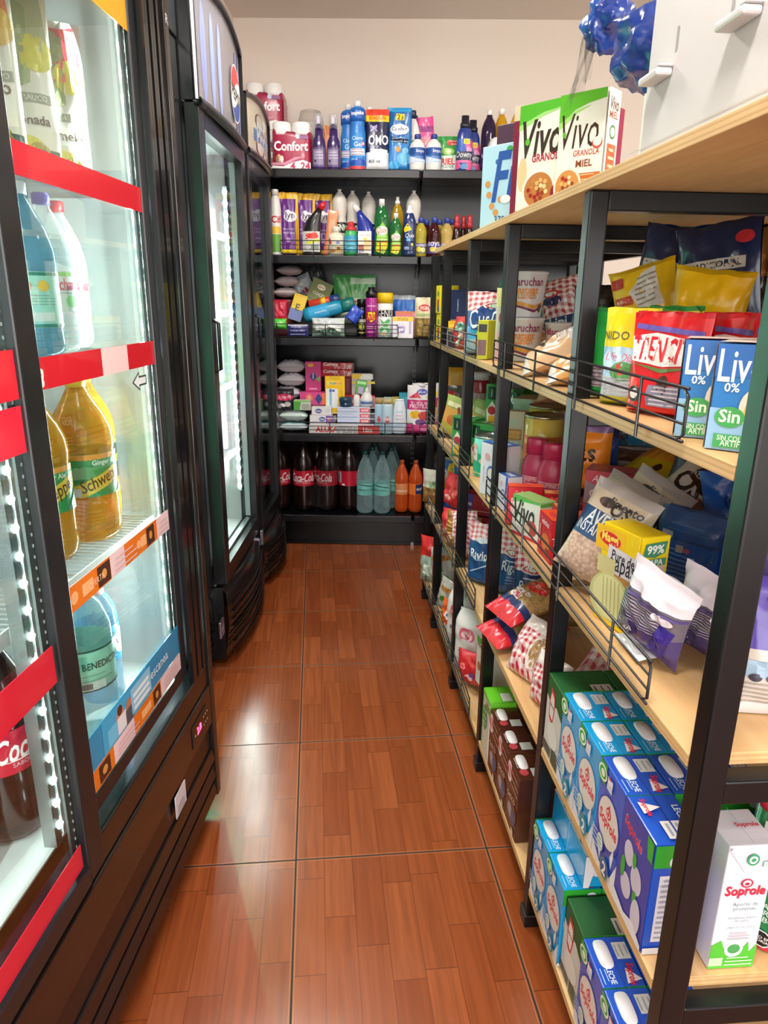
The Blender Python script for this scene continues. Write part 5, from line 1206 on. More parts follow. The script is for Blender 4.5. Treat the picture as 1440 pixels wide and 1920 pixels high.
DEF['colgbase'] = lambda: mk_box('carton_box', .15, .06, .112, '7a1a2c', [r(0, .5, .8, .8, '8c2438')], 'paper', .003)
g('colgbase', .165, .25, Z4 + .15, 'dark red carton under the two red toothpaste boxes', 'box')
g('kids', .135, .135, Z4 + .08, 'yellow toothbrush box with clear window', 'box')
DEF['kidsbase'] = lambda: mk_box('carton_box', .12, .05, .08, '9a9698', [], 'paper', .002)
g('kidsbase', .13, .135, Z4 + .046, 'small pale carton under the yellow toothbrush box', 'box', sc=.4)
g('wyel', .258, .2, Z4 + .085, 'grey white box with yellow flap and red toothbrush', 'box')
g('greenbr', .275, .16, Z4 + .18, 'small green and lilac box on the back row', 'box', ry=8)
DEF['backbase'] = lambda: mk_box('carton_box', .18, .08, .085, 'b0aab0', [], 'paper', .002)
g('backbase', .27, .21, Z4, 'plain grey carton behind the stacked toothpaste', 'box')
g('colgbig', .256, .145, Z4 + .118, 'large red toothpaste box in the middle of the fourth steel shelf', 'toothpaste')
for i, l in enumerate(('pale blue toothpaste box, lowest of three stacked', 'pale blue toothpaste box, second of three stacked', 'pale blue toothpaste box, top of three stacked')):
    g('tp', .25, .075, Z4 + .048 + .0276 * i, l, 'toothpaste', 'pale blue toothpaste boxes') if i else g('tp', .25, .075, Z4 + .048, l, 'toothpaste', 'pale blue toothpaste boxes')
g('bluejar', .208, .09, Z4 + .1315, 'dark blue round cream jar on the toothpaste stack', 'jar')
g('ballbot', .262, .085, Z4 + .131, 'small round white bottle beside the blue jar', 'bottle')
g('lotion', .306, .085, Z4 + .131, 'white lotion bottle with pointed cap on the toothpaste stack', 'bottle')
g('foil', .19, .03, Z4, 'long foil box with red lettering lying along the front', 'foil')
for u, v, l in ((.36, .12, 'pale narrow box, left of the two behind the cologne bottles'), (.415, .14, 'pale narrow box, right of the two behind the cologne bottles')): g('whbk', u, v, Z4, l, 'box', 'pale narrow boxes')
g('yelbk', .47, .16, Z4, 'yellow box behind the white baby lotion', 'box')
g('tealbk', .515, .1, Z4, 'teal box beside the pink and white pouch', 'box')
g('goldbottle', .372, .06, Z4, 'pale blue cologne bottle with gold cap', 'bottle', 'cologne bottles')
g('palebottle', .418, .05, Z4, 'wider pale blue cologne bottle in front', 'bottle', 'cologne bottles')
g('whbaby', .47, .055, Z4, 'white baby lotion bottle with tapered shoulders', 'bottle')
g('ppouch', .57, .07, Z4, 'white and magenta soap pouch with fruit print, front one', 'pouch', 'fruit soap pouches')
g('ppouch', .61, .15, Z4, 'white and magenta soap pouch behind the front one', 'pouch', 'fruit soap pouches')

for k, u, v, rz, l in (('coke', -.27, .12, 0, 'large cola bottle hidden behind the dark cooler'), ('coke', -.15, .12, 12, 'large cola bottle at the left end, cut off by the dark cooler'), ('coke', -.02, .105, 0, 'large cola bottle with its name facing the aisle'),
                    ('coke', .103, .11, -38, 'large cola bottle with the clear plastic bag in front'), ('cokeback', .222, .115, 0, 'large cola bottle showing the barcode side of its label'), ('coke', .04, .235, 10, 'large cola bottle in the second row, left'), ('coke', .165, .24, -10, 'large cola bottle in the second row, right')):
    g(k, u, v, Z5, l, 'bottle', 'large cola bottles', rz=rz)
g('crumple', .062, .022, Z5 + .015, 'crumpled clear plastic bag hanging in front of the cola bottles', 'bag', ry=18)
for u, v, rz, l in ((.3, .065, 20, 'teal labelled water bottle, front left'), (.395, .06, -25, 'teal labelled water bottle, front right'), (.34, .165, 0, 'teal labelled water bottle, second row left'), (.44, .16, -20, 'teal labelled water bottle, second row right'), (.35, .27, 0, 'teal labelled water bottle, third row left'), (.45, .27, 0, 'teal labelled water bottle, third row right')):
    g('benwater', u, v, Z5, l, 'bottle', 'teal water bottles', rz=rz)
g('fanta', .497, .085, Z5, 'orange drink bottle with plain orange label', 'bottle', 'orange drink bottles')
g('fanta2', .571, .085, Z5, 'orange drink bottle with blue patch on its label', 'bottle', 'orange drink bottles')
for u, v, l in ((.66, .11, 'large cola bottle right of the orange drinks'), (.79, .11, 'large cola bottle behind the foot of the plywood rack'), (.92, .12, 'large cola bottle farthest right on the low steel shelf')): g('coke', u, v, Z5, l, 'bottle', 'large cola bottles', rz=20)

# ================================================================ PRODUCT TYPES OF THE PLYWOOD RACK
def milk(base, dk, W0=.086):
    """brick carton with tear-off cap, front facing -Y"""
    w, d, h = W0, .066, .17
    root = empty('milk_carton')
    b = MB(); b.box(-w / 2, w / 2, -d / 2, d / 2, 0, h, (base, 'gloss'), .002)
    s = boxsurfs(w, d, h)
    GR = '2fa032'
    b.decals(s, [p([(-1, 0), (1, 0), (1, .3), (.6, .08), (-.3, .05), (-1, .16)], 'dfe3ea'), e(.05, .5, .92, .52, dk), e(.05, .52, .82, .46, 'ddd6d0'), t(.05, .5, .72, 'Soprole', 'cf2440', b=.035, sh=.1, k=1.25),
        e(.02, .61, .2, .11, 'cf2440'), e(.02, .61, .14, .075, 'ddd6d0'), e(.02, .605, .08, .04, 'cf2440'), p([(-.04, .66), (.1, .62), (.06, .71)], 'cf2440'),
        p([(-1, .8), (-.5, .8), (-.42, 1), (-1, 1)], GR), e(-.72, .89, .36, .15, 'e8f2e4'), e(-.72, .89, .28, .11, GR), e(-.7, .89, .16, .07, 'e8f2e4'), r(-.08, .9, .2, .07, 'e6e2e4'), r(-.12, .93, .1, .02, 'c43a50'), r(-.08, .84, .2, .05, 'cdd6e6'),
        e(-.32, .25, .3, .2, dk), e(-.32, .25, .25, .165, 'dfe8e4'), p([(-.36, .18), (-.2, .18), (-.2, .1)], 'dfe8e4'), lines(-.32, .25, .16, .08, 3, '6aa874'), e(.25, .1, .34, .19, '3f8a6a'), e(.25, .1, .28, .155, dk), t(.25, .1, .16, '2', 'e8f2ea', b=.03), lines(-.7, .25, .3, .14, 4, 'a8c8ea'), p([(.6, .3), (.75, .2), (.85, .34), (.8, .42)], 'dfe3ea')])
    b.decals(s, [r(0, .52, 1, .02, dk, 'T'), r(-.4, .78, .34, .34, 'd3d6d8', 'T'), lines(-.4, .78, .24, .24, 3, '9aa0a6', 'T'), t(.58, .3, .3, 'LECHE', 'd8ecfa', 'T', b=.02, k=1.4), lines(.58, .14, .3, .1, 2, 'a8d0ee', 'T'), p([(.3, .68), (.75, .98), (.9, .6)], 'e8e0e0', 'T'), t(.55, .76, .42, 'Soprole', 'cf2440', 'T', b=.03, k=1.3, rot=-.15)])
    b.decals(s, [r(0, .9, 1, .2, GR, 'R'), e(-.35, .55, .5, .3, 'd4d6e0', 'R'), e(.3, .35, .5, .26, 'd4d6e0', 'R'), e(-.1, .15, .4, .2, 'd4d6e0', 'R'), e(.55, .62, .2, .14, GR, 'R'), e(-.6, .3, .2, .12, GR, 'R'), t(-.1, .75, .6, 'Soprole', 'cf2440', 'R', b=.03, k=1.3, rot=-.3), p([(-1, 0), (1, 0), (1, .06), (0, .1), (-1, .04)], 'dfe3ea', 'R'), e(.5, .9, .3, .13, 'd8e4f0', 'R'),
                 r(0, .9, 1, .2, GR, 'L'), r(0, .45, .7, .6, 'e0e4ea', 'L'), lines(0, .45, .6, .5, 10, '9aa4b4', 'L')])
    b.build('carton', root)
    c = MB(); vs = []
    for z, q in ((h + .0006, 1), (h + .003, .92)):
        for i in range(20):
            a = 2 * pi * i / 20; x, y = cos(a), sin(a)
            vs.append((-.15 * w + .025 * q * math.copysign(abs(x) ** .6, x), -.012 + .0115 * q * math.copysign(abs(y) ** .6, y), z))
    c.add(vs, [(i, (i + 1) % 20, 20 + (i + 1) % 20, 20 + i) for i in range(20)] + [tuple(range(20, 40))], ('dcdde2', 'plastic')); c.build('pull_tab', root)
    return root
d_('milk_n', lambda: milk('2456c4', '3a3f9c', .08)); d_('milk_l', lambda: milk('1a9ad8', '2f86bc')); d_('milk_d', lambda: milk('2456c4', '3a3f9c'))
def milk_turned():
    w, d, h = .09, .066, .17
    root = empty('milk_carton'); b = MB(); b.box(-w / 2, w / 2, -d / 2, d / 2, 0, h, ('2456c4', 'gloss'), .002); GR = '2fa032'
    b.decals(boxsurfs(w, d, h), [r(0, .5, 1, 1, '3a3f9c'), t(-.25, .8, .6, 'Soprole', 'e8d8dc', b=.07, k=1.3, rot=-.15), t(-.25, .8, .58, 'Soprole', 'cf2440', b=.03, k=1.3, rot=-.15), e(-.35, .6, .3, .22, 'c8c4d8'), e(.25, .48, .34, .24, 'c8c4d8'), e(-.3, .3, .34, .22, 'c8c4d8'), r(0, .55, .06, .16, 'c8c4d8', rot=.6), e(.05, .62, .12, .14, GR), e(-.6, .42, .14, .2, GR), e(.3, .32, .12, .14, GR), e(.5, .2, .3, .3, 'c8c4d8'), p([(-1, 0), (1, 0), (1, .05), (.4, .12), (-.2, .06), (-1, .12)], 'dfe3ea'), p([(.72, .82), (1, .82), (1, 1), (.6, 1)], GR),
        r(0, .5, 1, 1, '2456c4', 'R'), r(0, .9, 1, .2, GR, 'R'), e(0, .85, .4, .13, 'd8e0ea', 'R'), e(0, .85, .22, .07, '5a7ac0', 'R'), r(0, .42, .7, .62, 'dde0ea', 'R'), lines(0, .42, .6, .54, 12, '9aa4b8', 'R'), r(0, .03, 1, .06, 'd8dce4', 'R'),
        r(.55, .6, .34, .6, 'd8dadc', 'T'), lines(.55, .6, .24, .4, 3, '9aa0a6', 'T'), p([(-.6, .1), (-.35, .5), (-.1, .1)], 'e8e0e0', 'T'), t(-.35, .2, .36, 'Soprole', 'cf2440', 'T', b=.03), t(.0, .8, .4, 'LECHE', 'd8ecfa', 'T', b=.02), r(0, .5, 1, .03, '1a3f9c', 'T')])
    b.build('carton', root)
    c = MB(); c.box(.012, .04, .004, .03, h + .0006, h + .003, ('dcdde2', 'plastic'), .001); c.build('pull_tab', root); return root
d_('milk_t', milk_turned)
def choc():
    w, d, h = .091, .066, .165
    root = empty('milk_carton'); b = MB(); b.box(-w / 2, w / 2, -d / 2, d / 2, 0, h, ('4a261a', 'gloss'), .002); s = boxsurfs(w, d, h)
    b.decals(s, [e(-.55, .82, .5, .24, 'b02a34'), t(-.55, .82, .34, 'S', 'f0d8d8', b=.04), lines(.4, .8, .6, .2, 3, 'b08a78'), e(.1, .35, .9, .35, '6a3a26'), e(-.1, .3, .4, .2, 'a8a0a8'), e(.45, .28, .35, .22, '3a5a8a'), t(0, .52, .7, 'CHOCO', 'd8b8a0', b=.03, rot=.2), e(.5, .08, .2, .1, 'c8c0a8'),
                 r(.5, .7, .3, .4, 'c8ccc8', 'T'), e(.5, .25, .24, .3, 'b04048', 'T'), lines(-.2, .25, .4, .3, 3, 'a89080', 'T'), r(0, .5, .02, 1, '2f1810', 'T')]); b.build('carton', root)
    c = MB(); vs = []
    for z, q in ((h + .0006, 1), (h + .003, .92)):
        for i in range(20):
            a = 2 * pi * i / 20; x, y = cos(a), sin(a)
            vs.append((-.15 * w + .025 * q * math.copysign(abs(x) ** .6, x), -.012 + .0115 * q * math.copysign(abs(y) ** .6, y), z))
    c.add(vs, [(i, (i + 1) % 20, 20 + (i + 1) % 20, 20 + i) for i in range(20)] + [tuple(range(20, 40))], ('e2e0e2', 'plastic')); c.build('pull_tab', root); return root
d_('choc', choc)
d_('greencarton', lambda: mk_box('milk_carton', .074, .066, .175, 'dfe6da', [r(-.95, .5, .08, 1, '6ac02c'), e(-.2, .62, .6, .4, '2f8a4a'), lines(-.2, .62, .4, .2, 3, 'd8ead8'), r(.5, .85, .6, .1, '8a8f5a'), r(0, .98, 1, .06, '6ac02c'), r(0, .5, 1, 1, '68c42c', 'T'), r(.3, .7, .5, .4, 'dfe4dc', 'T'), r(0, .5, 1, .02, '4a9a1c', 'T'), r(0, .9, 1, .22, '68c42c', 'R'), r(0, .9, 1, .22, '68c42c', 'L')], 'gloss'))
def vivo(w=.1, h=.215, d=.055, full=True):
    return mk_box('cereal_box', w, d, h, 'e4ece2', [p([(-1, .74), (-.3, .86), (.3, .9), (1, .92), (1, 1), (-1, 1)], '5cb832'), p([(-1, .7), (-.2, .83), (.4, .88), (-.2, .86), (-1, .76)], '9ed878'), t(-.05, .68, .82, 'Vivo', '3a2a26', b=.0, sh=.2, k=1.9), e(-.72, .66, .08, .05, '5cb832'), t(.3, .49, .56, 'GRANOLA', 'b8463c', b=.01, sh=.1, k=1.3), e(.75, .56, .22, .1, 'c8584a'), e(.75, .57, .18, .08, 'e4ece2'), t(.25, .4, .36, 'MIEL', '8a4a30', b=.02),
        r(.48, .28, .5, .07, 'c06a28'), lines(.48, .28, .4, .04, 2, 'ecc8a0'), e(-.42, .21, .62, .34, 'ece6da'), e(-.42, .21, .54, .29, 'c89050'), *[e(-.42 + .36 * cos(i * 2.4) * (i / 16) ** .5, .21 + .1 * sin(i * 2.4) * (i / 16) ** .5, .08, .035, ('8a4a28', 'e0b070', 'a82a2a', 'e8d0a0')[i % 4]) for i in range(16)], e(.5, .14, .3, .1, 'b8623c'), e(.3, .06, .3, .06, '9a2a34'), p([(-1, 0), (1, 0), (1, .03), (-1, .05)], 'c0223c'),
        r(0, .5, 1, 1, 'eed8d0', 'R'), t(0, .88, .7, 'Vivo', '3a2a26', 'R', sh=.2, k=1.6), t(0, .79, .7, 'MIEL', '8a4a30', 'R', b=.01), e(0, .65, .5, .12, '3f7a3c', 'R'), e(0, .65, .36, .08, 'e4ece2', 'R'), r(0, .3, .7, .5, 'b8582a', 'R'), lines(0, .3, .5, .4, 7, 'e8c0a0', 'R'), e(.5, .9, .0001, .0001, 'ffffff')])
d_('vivo_g', lambda: vivo(.1, .215, .05))
d_('vivo_r', lambda: mk_box('cereal_box', .125, .055, .235, 'e6ece2', [p([(-1, .82), (0, .9), (1, .94), (1, 1), (-1, 1)], '55b42e'), p([(-1, .78), (0, .88), (1, .93), (0, .91), (-1, .83)], 'a4dc80'), t(0, .7, .85, 'Vivo', '3a2a26', sh=.2, k=1.7), e(-.6, .68, .1, .06, '5cb832'), t(.3, .53, .66, 'GRANOLA', 'b01c3c', b=.02, k=1.3), e(-.75, .4, .2, .3, 'e0c89a'), e(.0, .25, .72, .36, 'f0ece6'), e(.0, .25, .62, .31, 'b87840'), *[e(.42 * cos(i * 2.4) * (i / 18) ** .5, .25 + .11 * sin(i * 2.4) * (i / 18) ** .5, .08, .04, ('8a3a20', 'e0b070', 'a01c28', 'e8d0a0', 'c08040')[i % 5]) for i in range(18)], e(.75, .2, .2, .16, '8a1c34'), r(0, .04, 1, .08, 'c21e3a'), lines(.1, .04, .7, .04, 2, 'f0d0d4')]))
d_('fi', lambda: mk_box('cereal_box', .11, .05, .2, 'a9cfe0', [e(.6, .92, .2, .09, '3f9a4a'), t(.35, .62, .7, 'Fi', '2a4a9c', sh=.25, b=.02, k=1.6), e(-.1, .8, .1, .06, '3a5aa0'), *[e(x, y, .16, .08, 'c88a4a') for x, y in ((-.6, .55), (-.5, .42), (-.3, .28), (-.05, .2), (.2, .35))], e(.5, .35, .3, .1, 'e8eef0'), t(.3, .1, .4, '370g', '3a4a6a', b=.01)]))
d_('maroonbox', lambda: mk_box('cereal_box', .11, .05, .27, '7c1438', [r(0, .94, 1, .12, 'd8c4a8'), e(-.2, .93, .5, .08, 'c89a5a'), t(.1, .74, .5, 'Ca', 'f0e0e4', b=.02, sh=.2), t(.1, .55, .7, 'GRANOLA', 'f0e0e4', b=.03), t(.1, .42, .5, 'CRANBERRY', 'f0e0e4', b=.01), r(.2, .3, .8, .06, '5a0c28'), e(-.2, .2, .5, .16, 'b8784a'), r(0, .05, 1, .1, 'd8cfc4')]))
d_('darkbox', lambda: mk_box('cereal_box', .11, .05, .29, '3c1c34', [r(0, .62, .8, .2, '542a48'), e(0, .6, .3, .1, '7a3a30'), r(0, .35, 1, .2, '2c3f6a'), e(.3, .3, .4, .12, 'b88a5a')]))
d_('normalbox', lambda: mk_box('carton_box', .15, .1, .115, 'e2e6dc', [r(-.35, .27, .5, .46, 'd8304a'), t(-.35, .38, .4, 'NORMAL', 'f4d8dc', b=.02), t(-.35, .18, .4, 'REGULAR', 'f4d8dc', b=.01), lines(-.5, .85, .3, .1, 2, '6a8a5a')]))
def blob(name, pts, cols, seed, fac=.16, parts=()):
    b = MB()
    bm = bmesh.new(); bmesh.ops.create_icosphere(bm, subdivisions=4, radius=1)
    cx, cy, cz, rx, ry, rz_ = pts
    vs = []
    for v in bm.verts:
        n = v.co.normalized()
        k = 1 + fac * noise.noise(n * 1.7 + Vector((seed, 0, 0))) - fac * .8 * abs(noise.noise(n * 3.4 + Vector((0, seed, 0)))) - fac * .5 * abs(noise.noise(n * 6 + Vector((0, 0, seed))))
        vs.append((cx + n.x * rx * k, cy + n.y * ry * k, cz + n.z * rz_ * k))
    bm.verts.index_update()
    fs = [[q.index for q in f.verts] for f in bm.faces]
    groups = {}
    for f in fs:
        c = sum((Vector(vs[i]) for i in f), Vector()) / 3
        col = cols[0] if noise.noise(c * 9 + Vector((seed, seed, 0))) < .22 or len(cols) == 1 else cols[1]
        groups.setdefault(col, []).append(f)
    for col, ff in groups.items(): b.add(vs, ff, (col, 'foil'))
    bm.free(); return b
def bluebag(seed, rx, rz_, tail):
    def f():
        root = empty('blue_candy_bag')
        blob('b', (0, 0, rz_, rx, rx * .9, rz_), ('14388a', '1f56aa'), seed, .34).build('bag_body', root)
        if tail:
            b = MB(); n = 8; vs = []
            for j in range(9):
                a = j / 8
                for i in range(n + 1):
                    u = i / n * 2 - 1
                    vs.append((-rx * .3 - tail * a + .01 * sin(u * 5 + a * 4), -rx * .5 + .02 * u * (.3 + a) + .01 * sin(u * 6), rz_ * .75 - .085 * a + u * .02 * (.4 + a)))
            b.add(vs, [(j * (n + 1) + i, j * (n + 1) + i + 1, (j + 1) * (n + 1) + i + 1, (j + 1) * (n + 1) + i) for j in range(8) for i in range(n)], ('f4f6f8', 'film')); b.build('clear_tail', root)
        return root
    return f
d_('blueA', bluebag(2.0, .05, .052, .05)); d_('blueB', bluebag(7.0, .1, .085, 0))
def whitebox():
    root = empty('white_display_box')
    b = MB(); b.box(-.26, .26, 0, .2, .0, .36, ('cfcdcf', 'paper'), .002)
    sf = {'F': Surf(lambda u, v, o: (u * .26, -o, v * .36), .52, .36, 1)}
    b.decals(sf, [r(-.72, .3, .01, .07, 'a8a6a8'), r(-.27, .3, .01, .07, 'a8a6a8'), r(.3, .3, .01, .07, 'a8a6a8'), r(-.42, .02, .8, .004, 'c8c4c0')]); b.build('panel', root)
    for x, z in ((-.215, .078), (-.04, .08), (.135, .08)):
        c = MB(); c.box(x - .026, x + .026, -.02, -.0005, z - .006, z + .003, ('cfcdcf', 'plastic'), .003); c.box(x + .014, x + .027, -.018, -.0005, z + .003, z + .006, ('cfcdcf', 'plastic'), .002); c.build('peg', root)
    return root
d_('whitebox', whitebox)
# second board
SIN = [r(0, .09, .8, .13, '3aa05a'), t(0, .12, .7, 'SIN COLORANTES', 'e4f2e4', b=.01, k=1.2), t(0, .07, .6, 'ARTIFICIALES', 'e4f2e4', b=.01, k=1.2)]
d_('livean', lambda: mk_box('drink_mix_box', .074, .05, .11, '2a78bc', [r(0, .2, 1, .4, '8ab8d8'), r(0, .85, 1, .3, '2466b0'), t(0, .8, .92, 'Livean', 'eef4fa', b=.01, k=1.7), t(-.5, .6, .2, '0%', 'd8ecf8'), e(.25, .42, .5, .4, 'e0d8c0'), e(.25, .38, .36, .3, 'e0b860'), r(.5, .5, .3, .06, 'd8c060', rot=.9), e(-.45, .32, .4, .2, '3aa050'), t(-.45, .33, .28, 'Sin', 'e8f6e0', b=.02)] + SIN + [r(0, .5, 1, 1, 'dcc8b8', 'L'), r(0, .5, 1, 1, '9cc0d8', 'R'), r(0, .5, 1, 1, 'e0d4cc', 'T')]))
d_('milo', lambda: mk_bag('cocoa_bag', .085, .142, .045, [(.12, '1f7a34'), (1, '2c9a40')], [p([(-.2, .6), (.1, .86), (.9, .8), (.8, .62)], 'eef0ea'), t(.3, .71, .62, 'MILO', '4a2418', b=.05, k=1.6, sh=.15), e(.2, .48, .4, .17, 'd89a2a'), e(.2, .48, .26, .11, '58a030'), r(-.1, .24, 1.0, .22, 'a89aa0'), lines(-.1, .24, .8, .18, 5, '6a5a60'), r(.6, .2, .2, .12, 'd8d8d8'), p([(.6, .3), (1, .3), (1, .98), (.6, .9)], '0f5a40')], 'stand', 101, sealc='2a7a3a', kind='foil'))
d_('nido', lambda: mk_bag('milk_powder_bag', .085, .142, .045, [(.1, 'b8b830'), (.32, 'c8d0d4'), (.62, 'a8cce8'), (1, 'ecd41e')], [t(-.5, .72, .5, 'NIDO', '5a5a3a', b=.01), e(-.2, .47, .7, .28, 'b8d8ee'), t(-.2, .5, .55, 'Un Dia', 'd86a7a', sh=.2, b=.01), e(0, .36, .5, .2, '5a9a5a'), r(-.1, .38, .1, .12, 'c83a3a', rot=.5), p([(.3, .98), (.55, .98), (.4, .75), (.15, .72)], 'c8303a'), lines(0, .2, .8, .16, 5, '9aa4a8')], 'stand', 103, sealc='e8d02a', kind='foil'))
d_('tren', lambda: mk_bag('cocoa_bag', .115, .138, .05, [(1, 'd81c26')], [p([(-.9, .52), (-.95, .76), (-.3, .8), (.95, .72), (.95, .52), (0, .48)], 'f0ecea'), t(0, .64, .92, 'TRENCITO', 'd42030', b=.03, k=2.0, rot=-.04), r(0, .83, .9, .05, '6a5ab0', rot=-.08), p([(-.9, .5), (0, .46), (.9, .5), (0, .42)], '5a7a3a'), e(.1, .3, .16, .2, '4a2a1e'), r(.25, .2, .5, .2, '7a7a90'), lines(.25, .2, .4, .16, 5, 'c8c0c8'), e(-.6, .2, .2, .16, '241c1e'), e(-.6, .2, .12, .1, 'd8d4d4'), p([(.75, .1), (.95, .1), (.95, .5), (.8, .48)], 'a8121e')], 'stand', 105, sealc='c81e28', kind='foil'))
d_('yelgreenbag', lambda: mk_bag('milk_powder_bag', .085, .145, .045, [(.8, 'd0c81e'), (.93, 'd8c820'), (1, '2f8a3a')], [e(.2, .5, .5, .3, 'a8c83a')], 'stand', 107, kind='foil'))
d_('chipyel', lambda: mk_bag('crisps_bag', .13, .16, .06, [(1, 'e6bc14')], [p([(.0, .5), (-.3, .7), (.1, .9), (.5, .96), (.75, .5)], 'dcdad8'), *[r(.25, .56 + .06 * i, .3, .02, '9a8a80', rot=.15) for i in range(6)], r(-.68, .84, .2, .12, 'a82a24'), r(-.5, .62, .3, .1, 'c04a2a'), t(-.5, .62, .24, 'MARCO', 'f0dcc8', b=.02), r(.2, .2, .5, .02, '8a6a1a', rot=.1), r(.2, .16, .4, .02, '8a6a1a', rot=.1)], 'pillow', 111, wr=.08, kind='foil', sealc='d8ae10'))
d_('chipyel2', lambda: mk_bag('crisps_bag', .13, .145, .06, [(1, 'e8b816')], [p([(-.95, .08), (-.9, .42), (-.4, .2), (.2, .05)], 'b02430'), t(-.6, .2, .5, 'CORTE', 'f0d8c8', b=.03, rot=-.6), e(-.2, .35, .5, .16, '8a2a22'), t(-.2, .35, .36, 'MARCO', 'f0dcc8', b=.02, rot=.1), p([(-.1, .1), (.1, .5), (.5, .4), (.7, .1)], 'dedad8')], 'pillow', 115, wr=.09, kind='foil', sealc='d8ae10'))
d_('navybag', lambda: mk_bag('nut_snack_bag', .15, .22, .08, [(1, '15244e')], [r(0, .66, .75, .09, 'd8d4cc'), t(0, .66, .66, 'TRADICIONAL', '1a1c24', b=.02), *[e(x, y, .2, .13, c) for x, y, c in ((.6, .45, 'b87a4a'), (.3, .3, 'a8683a'), (.75, .2, 'c08a58'), (-.6, .5, 'a86e40'), (-.2, .2, '9a6034'), (0, .42, 'b87a4a'))], e(.7, .85, .2, .1, 'c8303a')], 'pillow', 119, wr=.07, kind='foil'))
d_('greenbag', lambda: mk_bag('nut_snack_bag', .1, .2, .06, [(1, '8a8a3a')], [p([(-.6, .2), (-.2, .2), (.3, .95), (-.1, .95)], '3fae6a'), p([(-.1, .5), (.0, .5), (.4, .95), (.3, .95)], 'd8e8dc'), e(.5, .7, .4, .2, 'b8864a')], 'pillow', 123, wr=.2, kind='foil'))
d_('yellit', lambda: mk_bag('crisps_bag', .14, .24, .06, [(1, 'f2b80c')], [e(.2, .7, .4, .2, 'f8d040')], 'pillow', 125, wr=.12))
d_('orangebag', lambda: mk_bag('crisps_bag', .13, .24, .06, [(.6, 'e87820'), (1, 'e0401c')], [p([(-.5, .6), (.5, .7), (.8, 1), (-.8, 1)], 'f06a28')], 'pillow', 127, wr=.12))
d_('brownbag', lambda: mk_bag('nut_snack_bag', .13, .22, .07, [(.6, '3c2a20'), (1, 'a8743a')], [e(.1, .7, .6, .2, 'b8804a'), e(-.3, .6, .3, .14, '8a5a34')], 'pillow', 129, wr=.16, kind='foil'))
d_('blackbag', lambda: mk_bag('nut_snack_bag', .14, .23, .07, [(1, '17171a')], [e(0, .5, .4, .2, '5a3a2a'), r(0, .75, .6, .08, '2a2a30')], 'pillow', 131, wr=.18, kind='foil'))
def maru():
    h, R = .108, .048
    pr = [(.7, 0), (.72, .02), (.95, .95), (1.0, .96), (1.0, .99), (.94, 1.0)]
    root = mk_bottle('noodle_cup', R, h, pr, ('dfe0e6', 'paper'), dec=[t(.1, .78, .72, 'Maruchan', '8a2a52', b=.02, k=1.1), e(-.55, .76, .16, .12, 'c8487a'), t(.1, .6, .5, 'Instant', 'dc8a3a', b=.03), t(.1, .48, .42, 'Lunch', 'dc8a3a', b=.03), p([(-1, .38), (-.2, .34), (.5, .26), (1, .36), (1, .28), (.5, .18), (-.2, .26), (-1, .3)], 'dc9a3c'), p([(-1, .3), (-.2, .25), (.5, .16), (1, .27), (1, .22), (.5, .1), (-.2, .2), (-1, .25)], '7a2444'), e(.8, .2, .12, .2, '4a4a50')])
    b = MB(); b.lathe([(.047, h), (.0455, h + .0012), (.0001, h + .0014)], ('d8d6d2', 'paper')); b.build('lid', root); return root
d_('maru', maru)
d_('chucho', lambda: mk_bag('corn_flour_bag', .12, .2, .06, [(.12, 'd8d8cc'), (.8, 'd8b48c'), (.9, '34469c'), (1, 'c8d0e0')], [e(0, .3, .35, .1, '3a3436'), e(0, .3, .2, .06, 'd8d0c8'), r(.1, .66, .7, .16, 'dcd8dc'), t(.1, .69, .6, 'Chuchoca', '2c3a7a', b=.0, k=1.5), r(-.5, .66, .06, .16, 'b02a3a'), r(-.1, .5, .5, .12, 'dcd4cc'), lines(-.1, .5, .4, .1, 4, '7a6a60')], 'pillow', 141, wr=.1))
d_('chucho2', lambda: mk_bag('corn_flour_bag', .12, .2, .055, [(.1, 'd8d4cc'), (.5, 'd09a58'), (.8, 'd8854a'), (1, 'd8d0c8')], [e(0, .35, .3, .1, '3a3436'), e(0, .35, .18, .06, 'd8d0c8'), r(.1, .6, .7, .12, 'dcd8dc'), t(.1, .6, .5, 'Chuno', '2c3a7a'), r(.3, .85, .8, .1, 'e0602a')], 'pillow', 143, wr=.1))
def pasta_stand(word, seed, tint='24487c'):
    return mk_bag('pasta_bag', .1, .205, .06, [(.62, tint), (1, ('c03a48', 'gingham'))], [e(0, .64, .55, .12, 'e8e4e2'), e(0, .64, .48, .09, 'c8283a'), e(0, .645, .32, .055, 'd8e8dc'), t(0, .42, .6, word, 'e4ecf4', b=.01, sh=.15, k=1.5), lines(.2, .25, .5, .08, 3, '8aa8d0'), r(0, .52, .4, .02, 'c8d4e8')], 'stand', seed)
d_('cuscus', lambda: mk_bag('couscous_pouch', .15, .17, .06, [(.25, '9ab4c0'), (.45, '4a9ac8'), (.72, '2c5a9c'), (1, ('c8505c', 'gingham'))], [p([(-.7, .4), (-.85, .62), (-.3, .78), (.8, .78), (.9, .4)], '2a4484'), e(.25, .78, .5, .12, 'e8e4e2'), e(.25, .78, .42, .09, 'c8384a'), e(.25, .78, .3, .06, 'cfe6da'), t(.1, .57, .9, 'CusCus', 'eef2f8', b=.0, k=1.7), r(.2, .47, .9, .015, 'eef2f8'), e(-.25, .34, .2, .12, 'b8d030'), e(.2, .2, .7, .25, 'c88a68'), e(.3, .28, .4, .12, '7aa848'), r(.45, .35, .45, .16, 'd8d83a'), r(.5, .35, .14, .12, '4a4a4a'), e(.6, .1, .2, .08, 'c04a4a')], 'stand', 145))
